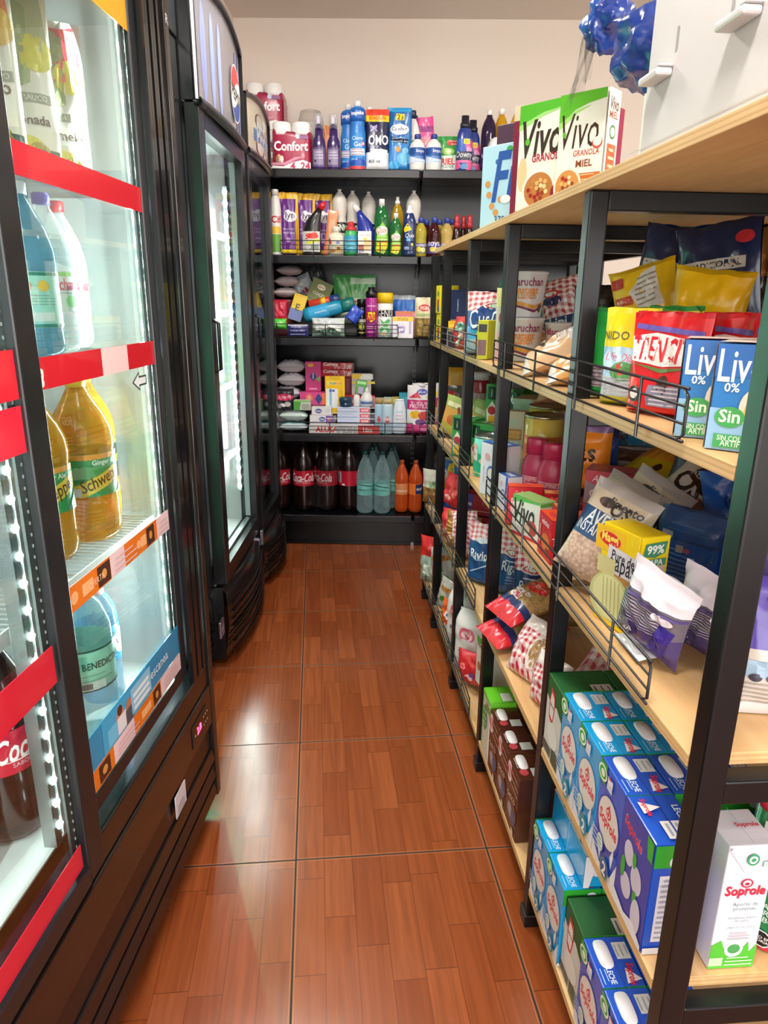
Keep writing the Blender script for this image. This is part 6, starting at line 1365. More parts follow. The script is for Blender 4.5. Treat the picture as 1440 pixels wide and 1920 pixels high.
d_('lini', lambda: mk_bag('pasta_bag', .12, .15, .06, [(.3, '26487a'), (1, ('a83a48', 'gingham'))], [e(-.3, .62, .5, .2, '26325c'), e(-.3, .75, .45, .14, 'c83a48'), e(-.3, .75, .3, .08, 'd8e4e0'), t(-.2, .2, .5, 'Lini', 'dce6f0', sh=.2)], 'pillow', 147, wr=.08))
d_('fein', lambda: mk_box('protein_bar_box', .2, .1, .11, '4ea694', [t(.1, .82, .5, 'PROTEIN', '1f5a50', b=.04), lines(.7, .8, .3, .2, 3, '7ac4b4'), r(.92, .9, .14, .18, 'e0b82a')]))
d_('supremo', lambda: mk_box('tea_box', .16, .07, .2, '28285a', [t(-.45, .7, .3, 'CHAMONILE', 'd8d4dc', rot=-1.57, b=.01), t(.2, .68, .36, 'Supremo', 'e0dce4', rot=-1.57, sh=.2, b=.01), r(-.4, .22, .9, .42, 'b0855a'), r(.5, .22, .8, .42, 'b89060'), r(.08, .22, .12, .5, '9a2a30')]))
d_('yelcarton', lambda: mk_box('tea_box', .1, .06, .08, 'e4ae1c', [r(0, .8, .9, .12, 'f0c850'), r(0, .2, .9, .2, 'c89014')]))
d_('darkcarton', lambda: mk_box('tea_box', .12, .05, .05, '4a4046', [t(.5, .5, .2, 'TE', 'd8d0d4', b=.02), r(-.5, .5, .3, .5, '5a5056')]))
d_('redgreenbag', lambda: mk_bag('seasoning_bag', .09, .1, .045, [(1, 'b83a3c')], [e(.2, .7, .5, .3, '6aa08a'), p([(-.5, .1), (.3, .6), (.5, .5), (-.2, .05)], 'e0d8c8'), r(.2, .3, .4, .1, '4a8a5a', rot=.5)], 'pillow', 149, wr=.15))
d_('yelfar', lambda: mk_box('stock_cube_box', .09, .07, .1, 'f0dc1a', [r(.3, .3, .5, .4, 'c83a34'), r(.5, .15, .4, .2, '2f5ab0'), e(.3, .7, .4, .2, '58a040')]))
d_('yelgreenpk', lambda: mk_bag('soup_sachet', .04, .2, .025, [(.4, 'd8b0b4'), (.75, 'c8ccb0'), (1, 'd8dc90')], [e(0, .6, .5, .16, 'b84a5a'), e(0, .3, .5, .14, '7aa050')], 'pillow', 151))
# third board
d_('maizena', lambda: mk_bag('cornstarch_bag', .16, .2, .05, [(.3, 'd88a6a'), (1, 'e09024')], [e(.4, .5, .6, .36, 'e8a03a'), e(.4, .48, .5, .3, 'de8c20'), t(.2, .42, .7, 'MAIZENA', 'f4e4c8', b=.02)], 'pillow', 153, wr=.06))
d_('redsachet', lambda: mk_bag('tomato_sauce_bag', .06, .16, .03, [(.55, 'c0202a'), (.75, 'e8cc20'), (1, 'd02a30')], [r(0, .62, .7, .08, '3a3a20'), r(-.5, .4, .3, .16, 'c8b8a8')], 'pillow', 155, wr=.08))
d_('soupsachet', lambda: mk_bag('soup_sachet', .11, .14, .02, [(.3, 'b8a848'), (.7, 'd89a4a'), (1, 'a8b060')], [e(0, .4, .6, .3, 'c86a30'), r(0, .8, .8, .12, 'e0d8b0'), r(.3, .6, .1, .4, '8a3a2a', rot=.4)], 'pillow', 157, wr=.06))
d_('darksachet', lambda: mk_bag('soup_sachet', .1, .17, .03, [(1, '4a3a3c')], [r(0, .5, .6, .3, '6a5456'), e(0, .8, .4, .12, '8a6a60')], 'pillow', 159, wr=.1))
d_('redjar', lambda: mk_bottle('sauce_jar', .04, .165, [(.9, 0), (1, .03), (1, .78), (.9, .84)], ('a02430', 'gloss'), cap=(.92, .83, 1, 'e4e2e4'), dec=[e(-.2, .55, .4, .2, 'e8d0c8'), r(.4, .4, .5, .5, 'c8b8b0'), lines(.4, .3, .4, .3, 4, '6a2a2a')]))
d_('brownpk', lambda: mk_bag('nut_snack_bag', .13, .14, .05, [(.5, '9a6244'), (1, '3f2620')], [e(0, .3, .5, .3, 'b87a58')], 'pillow', 161, wr=.14))
def yerba(): return mk_box('tea_box', .1, .05, .13, '3f8a44', [r(-.55, .8, .3, .3, '12301c'), t(-.55, .8, .22, 'TE VERDE', 'd8e8d8', rot=-1.57), p([(-.8, .05), (-.2, .05), (-.1, .45), (-.5, .62), (-.9, .4)], 'ece4d0'), e(-.5, .4, .3, .2, 'b83038'), p([(-.75, .05), (-.25, .05), (-.2, .28), (-.7, .28)], 'e8b030'), r(.5, .5, .75, .75, '1a201c'), t(.5, .75, .5, 'DON', 'e4e8e0', b=.03), t(.5, .65, .6, 'JUAN', 'e4e8e0', b=.03), e(.5, .45, .4, .18, 'a8283c'), lines(.5, .2, .5, .16, 3, 'c8ccc4'), r(-.3, .5, .16, .4, 'd8ecd0', 'T'), r(.3, .5, .16, .4, 'd8ecd0', 'T')])
d_('yerba', yerba)
d_('tealcan', lambda: mk_can('milk_tin', .045, .125, [p([(-1, 0), (1, 0), (1, .12), (-1, .12)], 'e0b890'), p([(-1, .14), (0, .1), (1, .2), (1, .55), (.3, .45), (-.3, .6), (-1, .5)], '1fa87c'), e(.4, .4, .6, .2, 'dcb49a'), r(-.6, .55, .3, .3, 'd8d4cc'), t(-.6, .55, .2, 'NIDO', 'c8404a', b=.02), e(-.7, .75, .4, .16, 'd8b0a0'), e(-.3, .05, .2, .08, '1fa87c')], '6cc4b4'))
d_('peach', lambda: mk_can('fruit_tin', .049, .115, [p([(-1, 0), (1, 0), (1, .58), (-1, .58)], 'd8703a'), *[r(-.8 + .28 * i, .3 + .16 * (i % 2), .1, .1, ('e89a4a', 'e0b04a', 'c85a2a')[i % 3], rot=i) for i in range(7)], e(.6, .12, .2, .12, 'e8b85a'), r(-.9, .5, .1, .5, 'c8c4b8'), e(-.3, .1, .3, .16, 'e0a04a')], 'dcc05a', 'b0a890'))
d_('beanbox', lambda: mk_box('snack_box', .2, .1, .055, 'c8a890', [r(-.75, .5, .25, 1, '9ab49c'), r(-.9, .3, .06, .3, '2a2a2a'), lines(.2, .5, .7, .8, 6, '8a5a48'), e(-.2, .5, .2, .6, 'b08068')]))
d_('herbbag', lambda: mk_bag('spice_bag', .1, .08, .04, [(1, '3a8a34')], [e(0, .5, .7, .5, '58a848'), e(.3, .6, .3, .3, '2a6a28')], 'pillow', 163, wr=.2))
d_('tallbox', lambda: mk_box('biscuit_box', .09, .06, .16, 'c4b49a', [e(0, .7, .5, .2, 'a8b8a0'), r(0, .35, .8, .3, 'a86a34'), *[e(-.4 + .4 * (i % 3), .28 + .12 * (i // 3), .3, .12, 'd09a50') for i in range(6)], r(0, .1, .5, .1, 'e0dcd0'), r(0, .5, 1, 1, 'd0aca0', 'R')]))
d_('whiteblue2', lambda: mk_box('dessert_mix_box', .085, .06, .135, 'd8d8e0', [r(.75, .5, .22, 1, '2c50b0'), t(.75, .3, .6, 'COLCHON', 'e0e4f0', rot=1.57, b=.01), e(.1, .45, .4, .3, '3f6ab8'), e(.1, .45, .3, .2, 'e0d8d0'), t(-.6, .4, .5, 'PARA CENAR', '5a7ac0', rot=1.57, b=.01), e(-.3, .75, .25, .14, 'd0a0a0'), r(0, .5, 1, 1, '3460b4', 'T'), e(-.4, .5, .3, .4, 'd8dcea', 'T'), r(.3, .5, .4, .4, 'c8d0e4', 'T')]))
d_('salsa', lambda: mk_bottle('sauce_bottle', .034, .175, [(.95, 0), (1, .02), (1, .55), (.98, .64), (.8, .74), (.62, .78), (.6, .8)], ('a82a52', 'plastic'), cap=(.74, .79, 1, 'b02450'), capprof=[(1, 0), (1, .92), (.93, 1)], dec=[r(0, .56, .56, .12, 'f0d8dc'), r(0, .56, .52, .1, 'b83a5a'), t(0, .56, .46, 'gourmet', 'f4e0e4', b=.02, k=1.4), r(0, .3, .9, .32, '6a1a48'), t(0, .4, .4, 'Salsa', 'f0e4ea', b=.02, k=1.2), t(0, .32, .7, 'Frambuesa', 'f0e4ea', b=.01, k=1.3), lines(0, .23, .5, .06, 2, 'c890a8')], sy=.7))
def jelly(base, top, fruit): return mk_box('jelly_box', .075, .03, .085, base, [r(0, .86, 1, .28, 'c82434'), t(-.1, .84, .7, 'Gelatina', 'f0e0e0', b=.02, sh=.2), e(.2, .4, .7, .4, fruit), e(.5, .2, .3, .2, '8a1424'), r(-.8, .5, .22, 1, 'd02a38'), t(-.8, .5, .5, 'Gelatina', 'f4e4e4', rot=1.57, b=.02), r(0, .5, 1, 1, top, 'T'), e(0, .5, .5, .5, 'c83a3a', 'T'), r(0, .5, 1, 1, 'd0242e', 'R'), t(-.35, .5, .6, 'gel', 'f4e0e0', 'R', rot=1.57, b=.02), r(.4, .55, .4, .6, 'e8d4cc', 'R'), lines(.4, .55, .3, .5, 6, 'a86a60', 'R'), r(0, .5, 1, 1, 'd0242e', 'L'), r(.3, .5, .4, .6, 'e8c8c0', 'L')])
d_('jelR', lambda: jelly('c8282c', 'e0502a', 'e07a40')); d_('jelO', lambda: jelly('d88a3a', 'e8a05a', 'e8b048')); d_('jelP', lambda: jelly('a88a98', 'b87888', 'b03a4a'))
d_('ambro', lambda: mk_box('jelly_box', .115, .06, .07, '9c8494', [p([(-1, 1), (1, 1), (1, .75), (.4, .5), (-.3, .45), (-1, .7)], 'c01f38'), t(-.1, .74, .66, 'Ambrosoli', 'f6e8e8', sh=.25, b=.02, rot=-.08, k=1.2), t(-.2, .3, .62, 'Gelatina', 'e8e0e8', b=.03, rot=-.08), e(.55, .3, .2, .34, 'a82a3c'), e(.3, .15, .3, .24, '8a1c30'), e(.8, .2, .18, .34, 'd8c0cc'), r(0, .5, 1, 1, 'b04a5c', 'T'), r(0, .5, 1, 1, 'c82434', 'R'), t(-.35, .45, .5, 'gel', 'f4e0e0', 'R', rot=1.57, b=.02), r(.4, .5, .4, .7, 'd8c4c4', 'R')]))
d_('vivosm', lambda: mk_box('cereal_bar_box', .105, .05, .1, 'e0e8de', [p([(-1, .82), (-.2, .9), (1, .96), (1, 1), (-1, 1)], '58b04a'), t(-.1, .62, .8, 'Vivo', '3a3230', sh=.2, k=1.8), e(.5, .3, .4, .4, 'b04a44'), e(.1, .25, .3, .24, 'c8b8a0'), e(-.5, .15, .5, .2, 'c8c4bc'), r(0, .03, 1, .08, 'c8303a'), r(0, .5, 1, 1, '88b068', 'T'), r(0, .5, 1, 1, 'd4d8d4', 'R'), r(0, .95, 1, .1, '58b04a', 'R')]))
d_('avena', lambda: mk_bag('oat_bag', .12, .165, .06, [(.42, ('d4b8a4', 'grain')), (.72, '2f4f78'), (.9, 'cfc4ac'), (1, 'b8b4b0')], [t(0, .62, .62, 'AVENA', 'dce4ec', b=.02, k=1.5), t(0, .5, .8, 'INSTANTANEA', 'dce4ec', b=.01, k=1.7), e(-.3, .8, .25, .1, '4a3a34'), t(.2, .83, .6, 'alimento', '4a4a4a'), t(.2, .77, .3, 'OS', '3a3230', b=.03)], 'pillow', 171, wr=.05))
d_('choctop', lambda: mk_bag('cereal_bag', .12, .17, .06, [(.5, ('d8d8dc', 'film')), (1, 'd8d4cc')], [p([(-.6, .8), (.2, .7), (.8, .85), (.7, 1), (-.5, 1)], '4a2418'), e(.3, .6, .3, .14, '9a5a3c'), t(-.3, .72, .5, 'OS', '3a2a24', b=.05, k=1.4), t(0, .86, .6, 'ALIMENTO', 'e0d8cc')], 'pillow', 173, wr=.06))
def maggi():
    w, d, h = .085, .05, .158
    return mk_box('mashed_potato_box', w, d, h, 'f0d014', [r(-.55, .84, .8, .24, 'e8b820'), e(-.55, .85, .6, .14, 'd0282c'), p([(-.75, .82), (-.35, .82), (-.55, .75)], 'd0282c'), t(-.55, .85, .46, 'Maggi', 'f4e060', b=.03, k=1.1), r(.35, .66, .95, .26, 'd4d0d8', rot=-.06), t(.25, .72, .62, 'Pure de', '2c2c38', sh=.1, k=1.3), t(.25, .6, .7, 'papas', '2c2c38', sh=.1, b=.01, k=1.4), r(.3, .45, .75, .18, 'b08048'), r(-.6, .58, .5, .18, 'c8c088'), e(-.2, .26, 1.2, .52, 'c4c88a'), e(-.25, .28, .95, .44, 'd8d8a0'), *[r(-.6 + .22 * i, .3, .03, .34, 'b8b878', rot=.1) for i in range(5)], p([(.35, .1), (.9, .2), (.95, .45), (.6, .48)], '3f8a58'), r(0, .02, 1, .04, 'e8c410'),
        r(0, .5, 1, 1, 'f0d41c', 'R'), r(0, .36, .84, .7, 'd8c0b4', 'R'), lines(0, .36, .74, .6, 12, '8a7068', 'R'), p([(-.85, .82), (-.7, .94), (.8, .95), (.7, .84), (0, .8)], '3f8a6a', 'R'), t(0, .88, .6, '99%', 'eef4ee', 'R', b=.03), r(0, .755, .8, .07, '3f8a6a', 'R'), t(0, .755, .6, 'PAPA', 'eef4ee', 'R', b=.02)], 'gloss')
d_('maggi', maggi)
d_('whitepurple', lambda: mk_bag('biscuit_bag', .11, .125, .05, [(.4, '4a3f7c'), (.72, '6a6474'), (1, 'e2e0ea')], [lines(-.2, .5, .7, .3, 10, 'a09aa8'), p([(.3, .1), (.7, .1), (.9, .5), (.5, .55)], '2c1c7c'), e(.5, .6, .3, .12, 'e8e8f0'), p([(-.9, .05), (-.3, .05), (-.4, .35), (-.9, .4)], '6f707c'), t(-.6, .22, .3, 'CREMA', 'c8ccd0', b=.02), r(.1, .66, .9, .03, '5a4a8a')], 'pillow', 175, wr=.07, seal=.12, kind='foil'))
d_('tornwhite', lambda: mk_bag('biscuit_bag', .13, .06, .02, [(1, 'e6e8ee')], [lines(0, .6, .8, .1, 2, 'cfd2da')], 'pillow', 177, wr=.1, kind='foil'))
d_('bluecoffee', lambda: mk_bag('milk_powder_bag', .125, .155, .055, [(.7, '1c5cc0'), (1, '2a5ca8')], [lines(-.2, .4, .55, .4, 9, '6a9ae0'), e(.45, .3, .14, .12, 'b8d4f4'), r(0, .72, .9, .02, '17498c'), e(.1, .62, .1, .05, 'd04a6a'), r(-.5, .75, .16, .08, 'c0c8d8'), r(-.1, .62, .1, .08, 'b8b4b0'), lines(.1, .85, .6, .06, 2, '4a80c4')], 'brick', 179, kind='foil', wr=.04))
d_('pastapk', lambda: mk_bag('pasta_bag', .13, .22, .05, [(.2, 'd8c420'), (1, 'e4a030')], [e(.3, .1, .16, .1, '3a2a1a'), *[r(-.7 + .17 * i, .6, .02, .7, 'f0c060', rot=.04) for i in range(9)], *[r(-.6 + .2 * i, .6, .012, .7, 'b87a20', rot=-.05) for i in range(7)]], 'pillow', 181, wr=.08))
d_('cover', lambda: mk_bag('plastic_bag', .12, .17, .03, [(1, ('f0f0f0', 'film'))], (), 'pillow', 183, wr=.2))
d_('cookie_b', lambda: mk_bag('biscuit_sleeve', .19, .055, .05, [(1, '38a4d8')], [r(-.55, .55, .4, .6, '2a6a9c'), t(-.35, .5, .36, 'Kuky', 'f0ece8', b=.05, k=1.2), t(-.35, .5, .35, 'Kuky', '5a3228', b=.02, k=1.2), r(0, .72, .9, .05, 'd8eef8'), t(.4, .7, .2, 'mini', 'd8485a', b=.02), e(.7, .4, .3, .6, '78c8e8')], 'pillow', 185, wr=.12, kind='foil', seal=.03))
d_('cookie_o', lambda: mk_bag('biscuit_sleeve', .18, .05, .045, [(1, 'e0763a')], [e(-.5, .5, .2, .7, '5a4a44'), e(-.2, .5, .25, .8, 'd0985a'), r(.5, .55, .5, .8, 'd83a28'), t(.5, .6, .4, 'Tritones', 'f8e0b0', b=.03), e(-.8, .4, .2, .6, '3a3436')], 'pillow', 187, wr=.12, kind='foil', seal=.03))
d_('cookie_r', lambda: mk_bag('biscuit_sleeve', .18, .05, .045, [(.5, 'e08a6a'), (1, 'd84a30')], [r(0, .5, .8, .3, 'e8c8b0'), e(.7, .5, .2, .6, 'c8303a')], 'pillow', 189, wr=.12, kind='foil', seal=.03))
d_('cookie_w', lambda: mk_bag('biscuit_sleeve', .2, .06, .045, [(.6, 'e8d8d8'), (1, 'd8b8a0')], [e(-.6, .75, .2, .4, 'b03a4a'), e(.0, .75, .4, .4, 'c88a50'), r(0, .3, .9, .1, 'f4ecec')], 'pillow', 191, wr=.1, kind='foil', seal=.03))
d_('cookie_s', lambda: mk_bag('biscuit_sleeve', .22, .06, .04, [(.5, 'd8d4d0'), (1, '6a6062')], [e(-.7, .4, .12, .6, '2a2424'), r(-.3, .5, .4, .4, '7a4a40'), t(.5, .4, .3, 'doga', '3a3436', b=.03), r(0, .85, .9, .1, 'c8c8c8')], 'pillow', 193, wr=.14, kind='foil', seal=.03))
d_('orangeck', lambda: mk_bag('biscuit_bag', .11, .16, .05, [(.8, 'ee8a1c'), (1, '7a5a8a')], [t(.1, .5, .4, 'as', '3a2a20', b=.02), e(.4, .25, .3, .2, '4a2a20'), e(.4, .25, .2, .14, 'ee8a1c')], 'pillow', 195, wr=.12))
d_('bluebag', lambda: mk_bag('biscuit_bag', .13, .17, .05, [(.62, '1c4aa0'), (1, '26335e')], [r(.1, .72, .16, .12, 'a88a7a'), t(-.1, .12, .5, 'CHERRY', 'd8e4f4', b=.01), p([(-.9, .05), (.9, .05), (.9, .12), (-.9, .1)], '17387c')], 'pillow', 197, wr=.16, kind='foil', taper=.3))
d_('silver', lambda: mk_bag('coffee_bag', .14, .24, .05, [(1, 'a4a8ac')], [lines(0, .78, .8, .04, 2, '5a5e64'), lines(0, .62, .85, .2, 9, '6a6e74'), lines(-.15, .35, .6, .26, 11, '6a6e78'), p([(.2, .5), (.95, .45), (.95, .25), (.6, .3), (.45, .4)], 'e4e4e6'), lines(-.1, .12, .8, .1, 4, '7a6a70'), e(0, .93, .06, .03, '8a8e92')], 'stand', 199, wr=.03))
d_('toysblue', lambda: mk_bag('snack_bag', .12, .18, .05, [(1, '2a62c0')], [e(.1, .7, .3, .16, '1a2a6a'), e(.3, .8, .2, .1, 'd8404a'), r(0, .3, .6, .2, '4a86dc')], 'pillow', 201, wr=.2, kind='foil'))
d_('redyel', lambda: mk_bag('snack_bag', .1, .16, .05, [(.2, '4a3434'), (.45, 'b8c83a'), (.65, 'e89a2a'), (.8, 'e0602a'), (1, 'd02a28')], [lines(.1, .12, .7, .14, 4, 'c8b8b0')], 'pillow', 203, wr=.16, kind='foil'))
d_('greypk', lambda: mk_bag('snack_bag', .13, .18, .05, [(.5, '1c3a84'), (1, '4a4c6c')], [e(0, .5, .4, .2, '8a7a5a')], 'pillow', 205, wr=.2, kind='foil'))
d_('purplecookie', lambda: mk_bag('biscuit_bag', .15, .17, .06, [(.12, 'd8d4d8'), (.5, 'cfc8c0'), (1, '5a48a4')], [p([(-.1, 0), (.9, 0), (.9, .9), (.1, .6)], '6450b0'), r(-.5, .36, .6, .12, '9ab8d0'), *[e(-.75 + .25 * i, .3, .1, .06, '3a3a4a') for i in range(4)], lines(-.4, .18, .7, .14, 5, 'a8a098'), p([(.3, .2), (.45, .2), (.4, .4)], 'd84a4a'), r(.1, .75, .2, .2, 'd8d8e4'), e(-.3, .85, .3, .1, 'e0508a'), e(.4, .9, .4, .12, 'e08a3a')], 'pillow', 207, wr=.08, kind='foil'))
d_('beigebag', lambda: mk_bag('biscuit_bag', .14, .2, .05, [(.8, 'b8a48c'), (1, '6a5a9c')], [lines(0, .5, .6, .4, 5, '8a7a68'), r(0, .84, .9, .04, '8a80b0')], 'pillow', 209, wr=.14, kind='foil'))
# fourth and lowest boards
d_('ravioli', lambda: mk_bag('pasta_bag', .11, .2, .06, [(.7, '20497f'), (1, ('d86a78', 'gingham'))], [t(0, .5, .7, 'Ravioli', 'e4ecf4', b=.02, k=1.4), e(0, .74, .4, .1, 'd8e4ec'), r(.1, .3, .8, .015, 'c8d8ec', rot=.5), r(0, .42, .4, .02, '8ab0d8')], 'stand', 211))
d_('ginghambun', lambda: mk_bag('pasta_bag', .12, .17, .07, [(1, ('c84a58', 'gingham'))], [], 'pillow', 213, wr=.1))
d_('ginghamround', lambda: mk_bag('pasta_bag', .13, .15, .075, [(.8, ('c22a3c', 'gingham')), (1, 'e8dcd8')], [e(.5, .5, .34, .6, 'e8dcd4'), e(.55, .5, .28, .52, ('c89a60', 'grain'))], 'pillow', 215, wr=.08))
d_('pastastand1', lambda: pasta_stand('Rigati', 217)); d_('pastastand2', lambda: pasta_stand('Penne', 219, '243a6c'))
d_('carozzi', lambda: mk_bag('pasta_bag', .16, .24, .075, [(.22, 'd01f30'), (.28, '27386c'), (.85, ('cba468', 'grain')), (1, 'd4243a')], [e(.1, .62, .55, .22, 'd02a38'), e(.1, .62, .46, .17, 'e0483a'), t(.1, .62, .42, 'LUCCHETTI', 'f4e8e0', b=.03, k=1.3), t(-.1, .45, .5, 'cabellos', 'e8e4ec', b=.03, k=1.2), e(-.2, .35, .4, .1, 'e8dcd8'), e(-.2, .35, .3, .07, 'd04a58')], 'pillow', 221, wr=.1))
d_('noodles', lambda: mk_bag('noodle_bag', .15, .13, .06, [(1, ('b8823c', 'grain'))], [r(-.7, .3, .3, .2, 'c88a90'), lines(0, .5, .9, .5, 6, 'd8a858')], 'pillow', 223, wr=.14))
d_('lasagne', lambda: mk_box('pasta_box', .17, .06, .07, 'b02434', [p([(-1, 0), (-.45, 0), (-.35, 1), (-1, 1)], '4f3a90'), t(-.68, .5, .26, 'LASAGNA', 'e8e4f0', b=.03, k=1.5), e(.3, .6, .3, .5, 'c8505c'), r(.3, .6, .2, .3, 'b02434'), r(.4, .2, 1.0, .06, 'd88a90'), r(-.95, .2, .06, .4, 'd8d4dc')]))
d_('bluecandy', lambda: mk_bag('rice_bag', .12, .2, .06, [(.3, '2a4ea8'), (1, '2f62b4')], [p([(-.6, .5), (-.2, .5), (.1, .75), (0, 1), (-.3, .98), (-.2, .75)], 'ecd02a'), p([(-.9, .55), (-.55, .55), (-.3, .8), (-.9, .9)], 'e0e4ea'), e(.5, .5, .5, .2, 'd83a44'), e(.3, .2, .5, .2, 'd8404a')], 'pillow', 225, wr=.14))
d_('redcandy', lambda: mk_bag('sweets_bag', .1, .12, .06, [(1, 'd4343c')], [e(.2, .5, .4, .3, 'e86a64'), e(-.3, .3, .3, .2, 'f0a8a0')], 'pillow', 227, wr=.1, kind='foil'))
d_('beancan', lambda: mk_bag('lentil_bag', .12, .14, .05, [(.5, ('a87a48', 'grain')), (1, 'b8b4a8')], [e(0, .6, .4, .2, '7a9a6a')], 'pillow', 229, wr=.12))
d_('ricebag', lambda: mk_bag('rice_bag', .15, .2, .07, [(.4, ('b0a890', 'grain')), (.75, '3f7a5c'), (1, 'a8a090')], [lines(0, .58, .8, .24, 3, 'a8c8b0'), e(-.2, .82, .4, .12, 'b06a5a'), r(.2, .86, .5, .05, 'c88a3a')], 'pillow', 231, wr=.12))
d_('mixbag', lambda: mk_bag('legume_bag', .14, .17, .06, [(.5, 'b0b0b2'), (1, 'c4c0b8')], [r(.1, .78, .8, .12, 'b8782c', rot=.1), e(0, .45, .5, .25, '4a9a3a'), e(.2, .4, .4, .2, 'dcdcdc'), e(.5, .3, .3, .2, '7ab030')], 'pillow', 233, wr=.09, kind='foil'))
d_('orangepk', lambda: mk_bag('snack_bag', .08, .12, .04, [(.25, 'd8d0cc'), (1, 'e8602a')], [e(.2, .6, .4, .3, 'f0e0d8'), e(.3, .6, .2, .16, '3a4a9c')], 'pillow', 235, wr=.15))
d_('flour', lambda: mk_bag('flour_bag', .15, .2, .1, [(1, ('dcdad8', 'paper'))], [e(-.1, .7, .4, .24, 'd86a80'), e(-.1, .68, .28, .16, 'ecd8dc'), e(-.1, .66, .14, .08, 'd8506a'), e(-.1, .58, .5, .06, 'dcdad8'), e(-.4, .4, .08, .06, '6a6a6e'), e(.1, .38, .1, .07, '4a4a4e'), *[e(-.5 + .25 * i, .2, .2, .14, 'bcbabc') for i in range(5)], *[e(-.5 + .25 * i, .2, .15, .1, 'dedcda') for i in range(5)], lines(.1, .08, .8, .06, 3, 'a8a6a8')], 'brick', 237, wr=.035))
d_('redbagsm', lambda: mk_bag('sweets_bag', .13, .12, .06, [(1, 'cc2c34')], [e(-.3, .6, .3, .2, 'e86a6a'), e(.4, .4, .2, .2, '5a4a9c'), e(.1, .3, .3, .2, 'f0b0a8')], 'pillow', 239, wr=.1, kind='foil'))
d_('vivobar', lambda: mk_box('cereal_bar_box', .045, .1, .15, 'dfe4d8', [r(0, .95, 1, .12, '5cb04a'), t(0, .85, .8, 'Vivo', '3a3230', sh=.2), e(0, .4, .5, .2, 'b0783a'), r(0, .5, .8, .9, 'e4e0da', 'T'), t(-.1, .75, .8, 'Vivo', '4a6a3a', 'T', sh=.2), e(.1, .2, .5, .2, 'a8683a', 'T'), r(.9, .5, .1, 1, '6ab84a', 'T')]))
d_('flowerbox', lambda: mk_box('cereal_bar_box', .1, .026, .13, 'cfd890', [t(0, .6, .7, 'Vivo', '5a6a3a', sh=.2, k=1.5), e(.2, .25, .6, .4, 'e0b82a'), e(.2, .25, .2, .14, 'a86a20'), r(0, .97, 1, .06, '5aa83a'), r(0, .5, 1, 1, 'e0e6d0', 'T'), t(0, .5, .6, 'Vivo', '4a6a3a', 'T')]))
d_('teagreen', lambda: mk_box('milk_powder_box', .082, .1, .16, '1f5a2c', [p([(-1, 0), (1, 0), (1, .66), (.3, .74), (-.4, .68), (-1, .74)], 'cfcfca'), p([(-.55, .5), (-.1, .45), (.1, .7), (0, .86), (-.45, .9), (-.62, .7)], 'c82a34'), p([(-.48, .55), (-.12, .51), (0, .7), (-.06, .8), (-.42, .84), (-.53, .7)], 'e4e0dc'), t(-.26, .68, .3, 'SMART', '2a2a2a', b=.02, rot=-.1), r(-.6, .1, .6, .12, '4a4a48'), r(.6, .12, .5, .2, '2f4a34'), e(.1, .35, .7, .3, 'dcdcd8'), r(.55, .75, .4, .36, 'd0d0cc', 'T'), lines(.55, .75, .28, .24, 3, '6a6a68', 'T'), r(0, .5, 1, 1, 'dcdad8', 'R'), r(0, .5, 1, 1, '174a22', 'L')]))
d_('whitecarton', lambda: mk_box('milk_carton', .06, .062, .19, 'dfe0ea', [p([(-1, 0), (1, 0), (1, .2), (.7, .13), (.6, .22), (.2, .12), (-.4, .16), (-.6, .24), (-1, .2)], '54b83a'), e(0, .16, .4, .13, 'e8ece8'), e(0, .165, .28, .08, '4a9a5a'), r(-.7, .06, .3, .07, 'b8d0b0'), lines(.3, .06, .6, .06, 3, 'd0ead0'), t(0, .64, .86, 'Soprole', 'd02a44', b=.03, sh=.1, k=1.2), e(.0, .71, .26, .07, 'd02a44'), e(0, .712, .18, .05, 'dfe0ea'), e(0, .707, .1, .025, 'd02a44'), t(.1, .52, .55, 'Aporte de\nproteinas', '5a8a90', b=.0), t(.1, .42, .6, 'Excelente fuente\nde calcio', '5a8a90', b=0), t(.1, .35, .6, 'LIBRE DE LACTOSA', '5a8a90', b=0), lines(.1, .28, .5, .05, 3, 'a0a8b0'), e(.05, .9, .26, .09, '3a9a6a'), e(.05, .9, .18, .06, 'dfe0ea'), e(.05, .9, .1, .03, '3a9a6a'), r(.7, .86, .2, .05, 'b0d8d0'), t(.3, .5, .5, 'Soprole', 'd02a44', 'T', b=.03, rot=.0), r(0, .5, .01, 1, 'b0b2c0', 'T'), p([(-1, .98), (-.2, .8), (.1, .8), (-.9, 1)], 'cfd0dc')]))
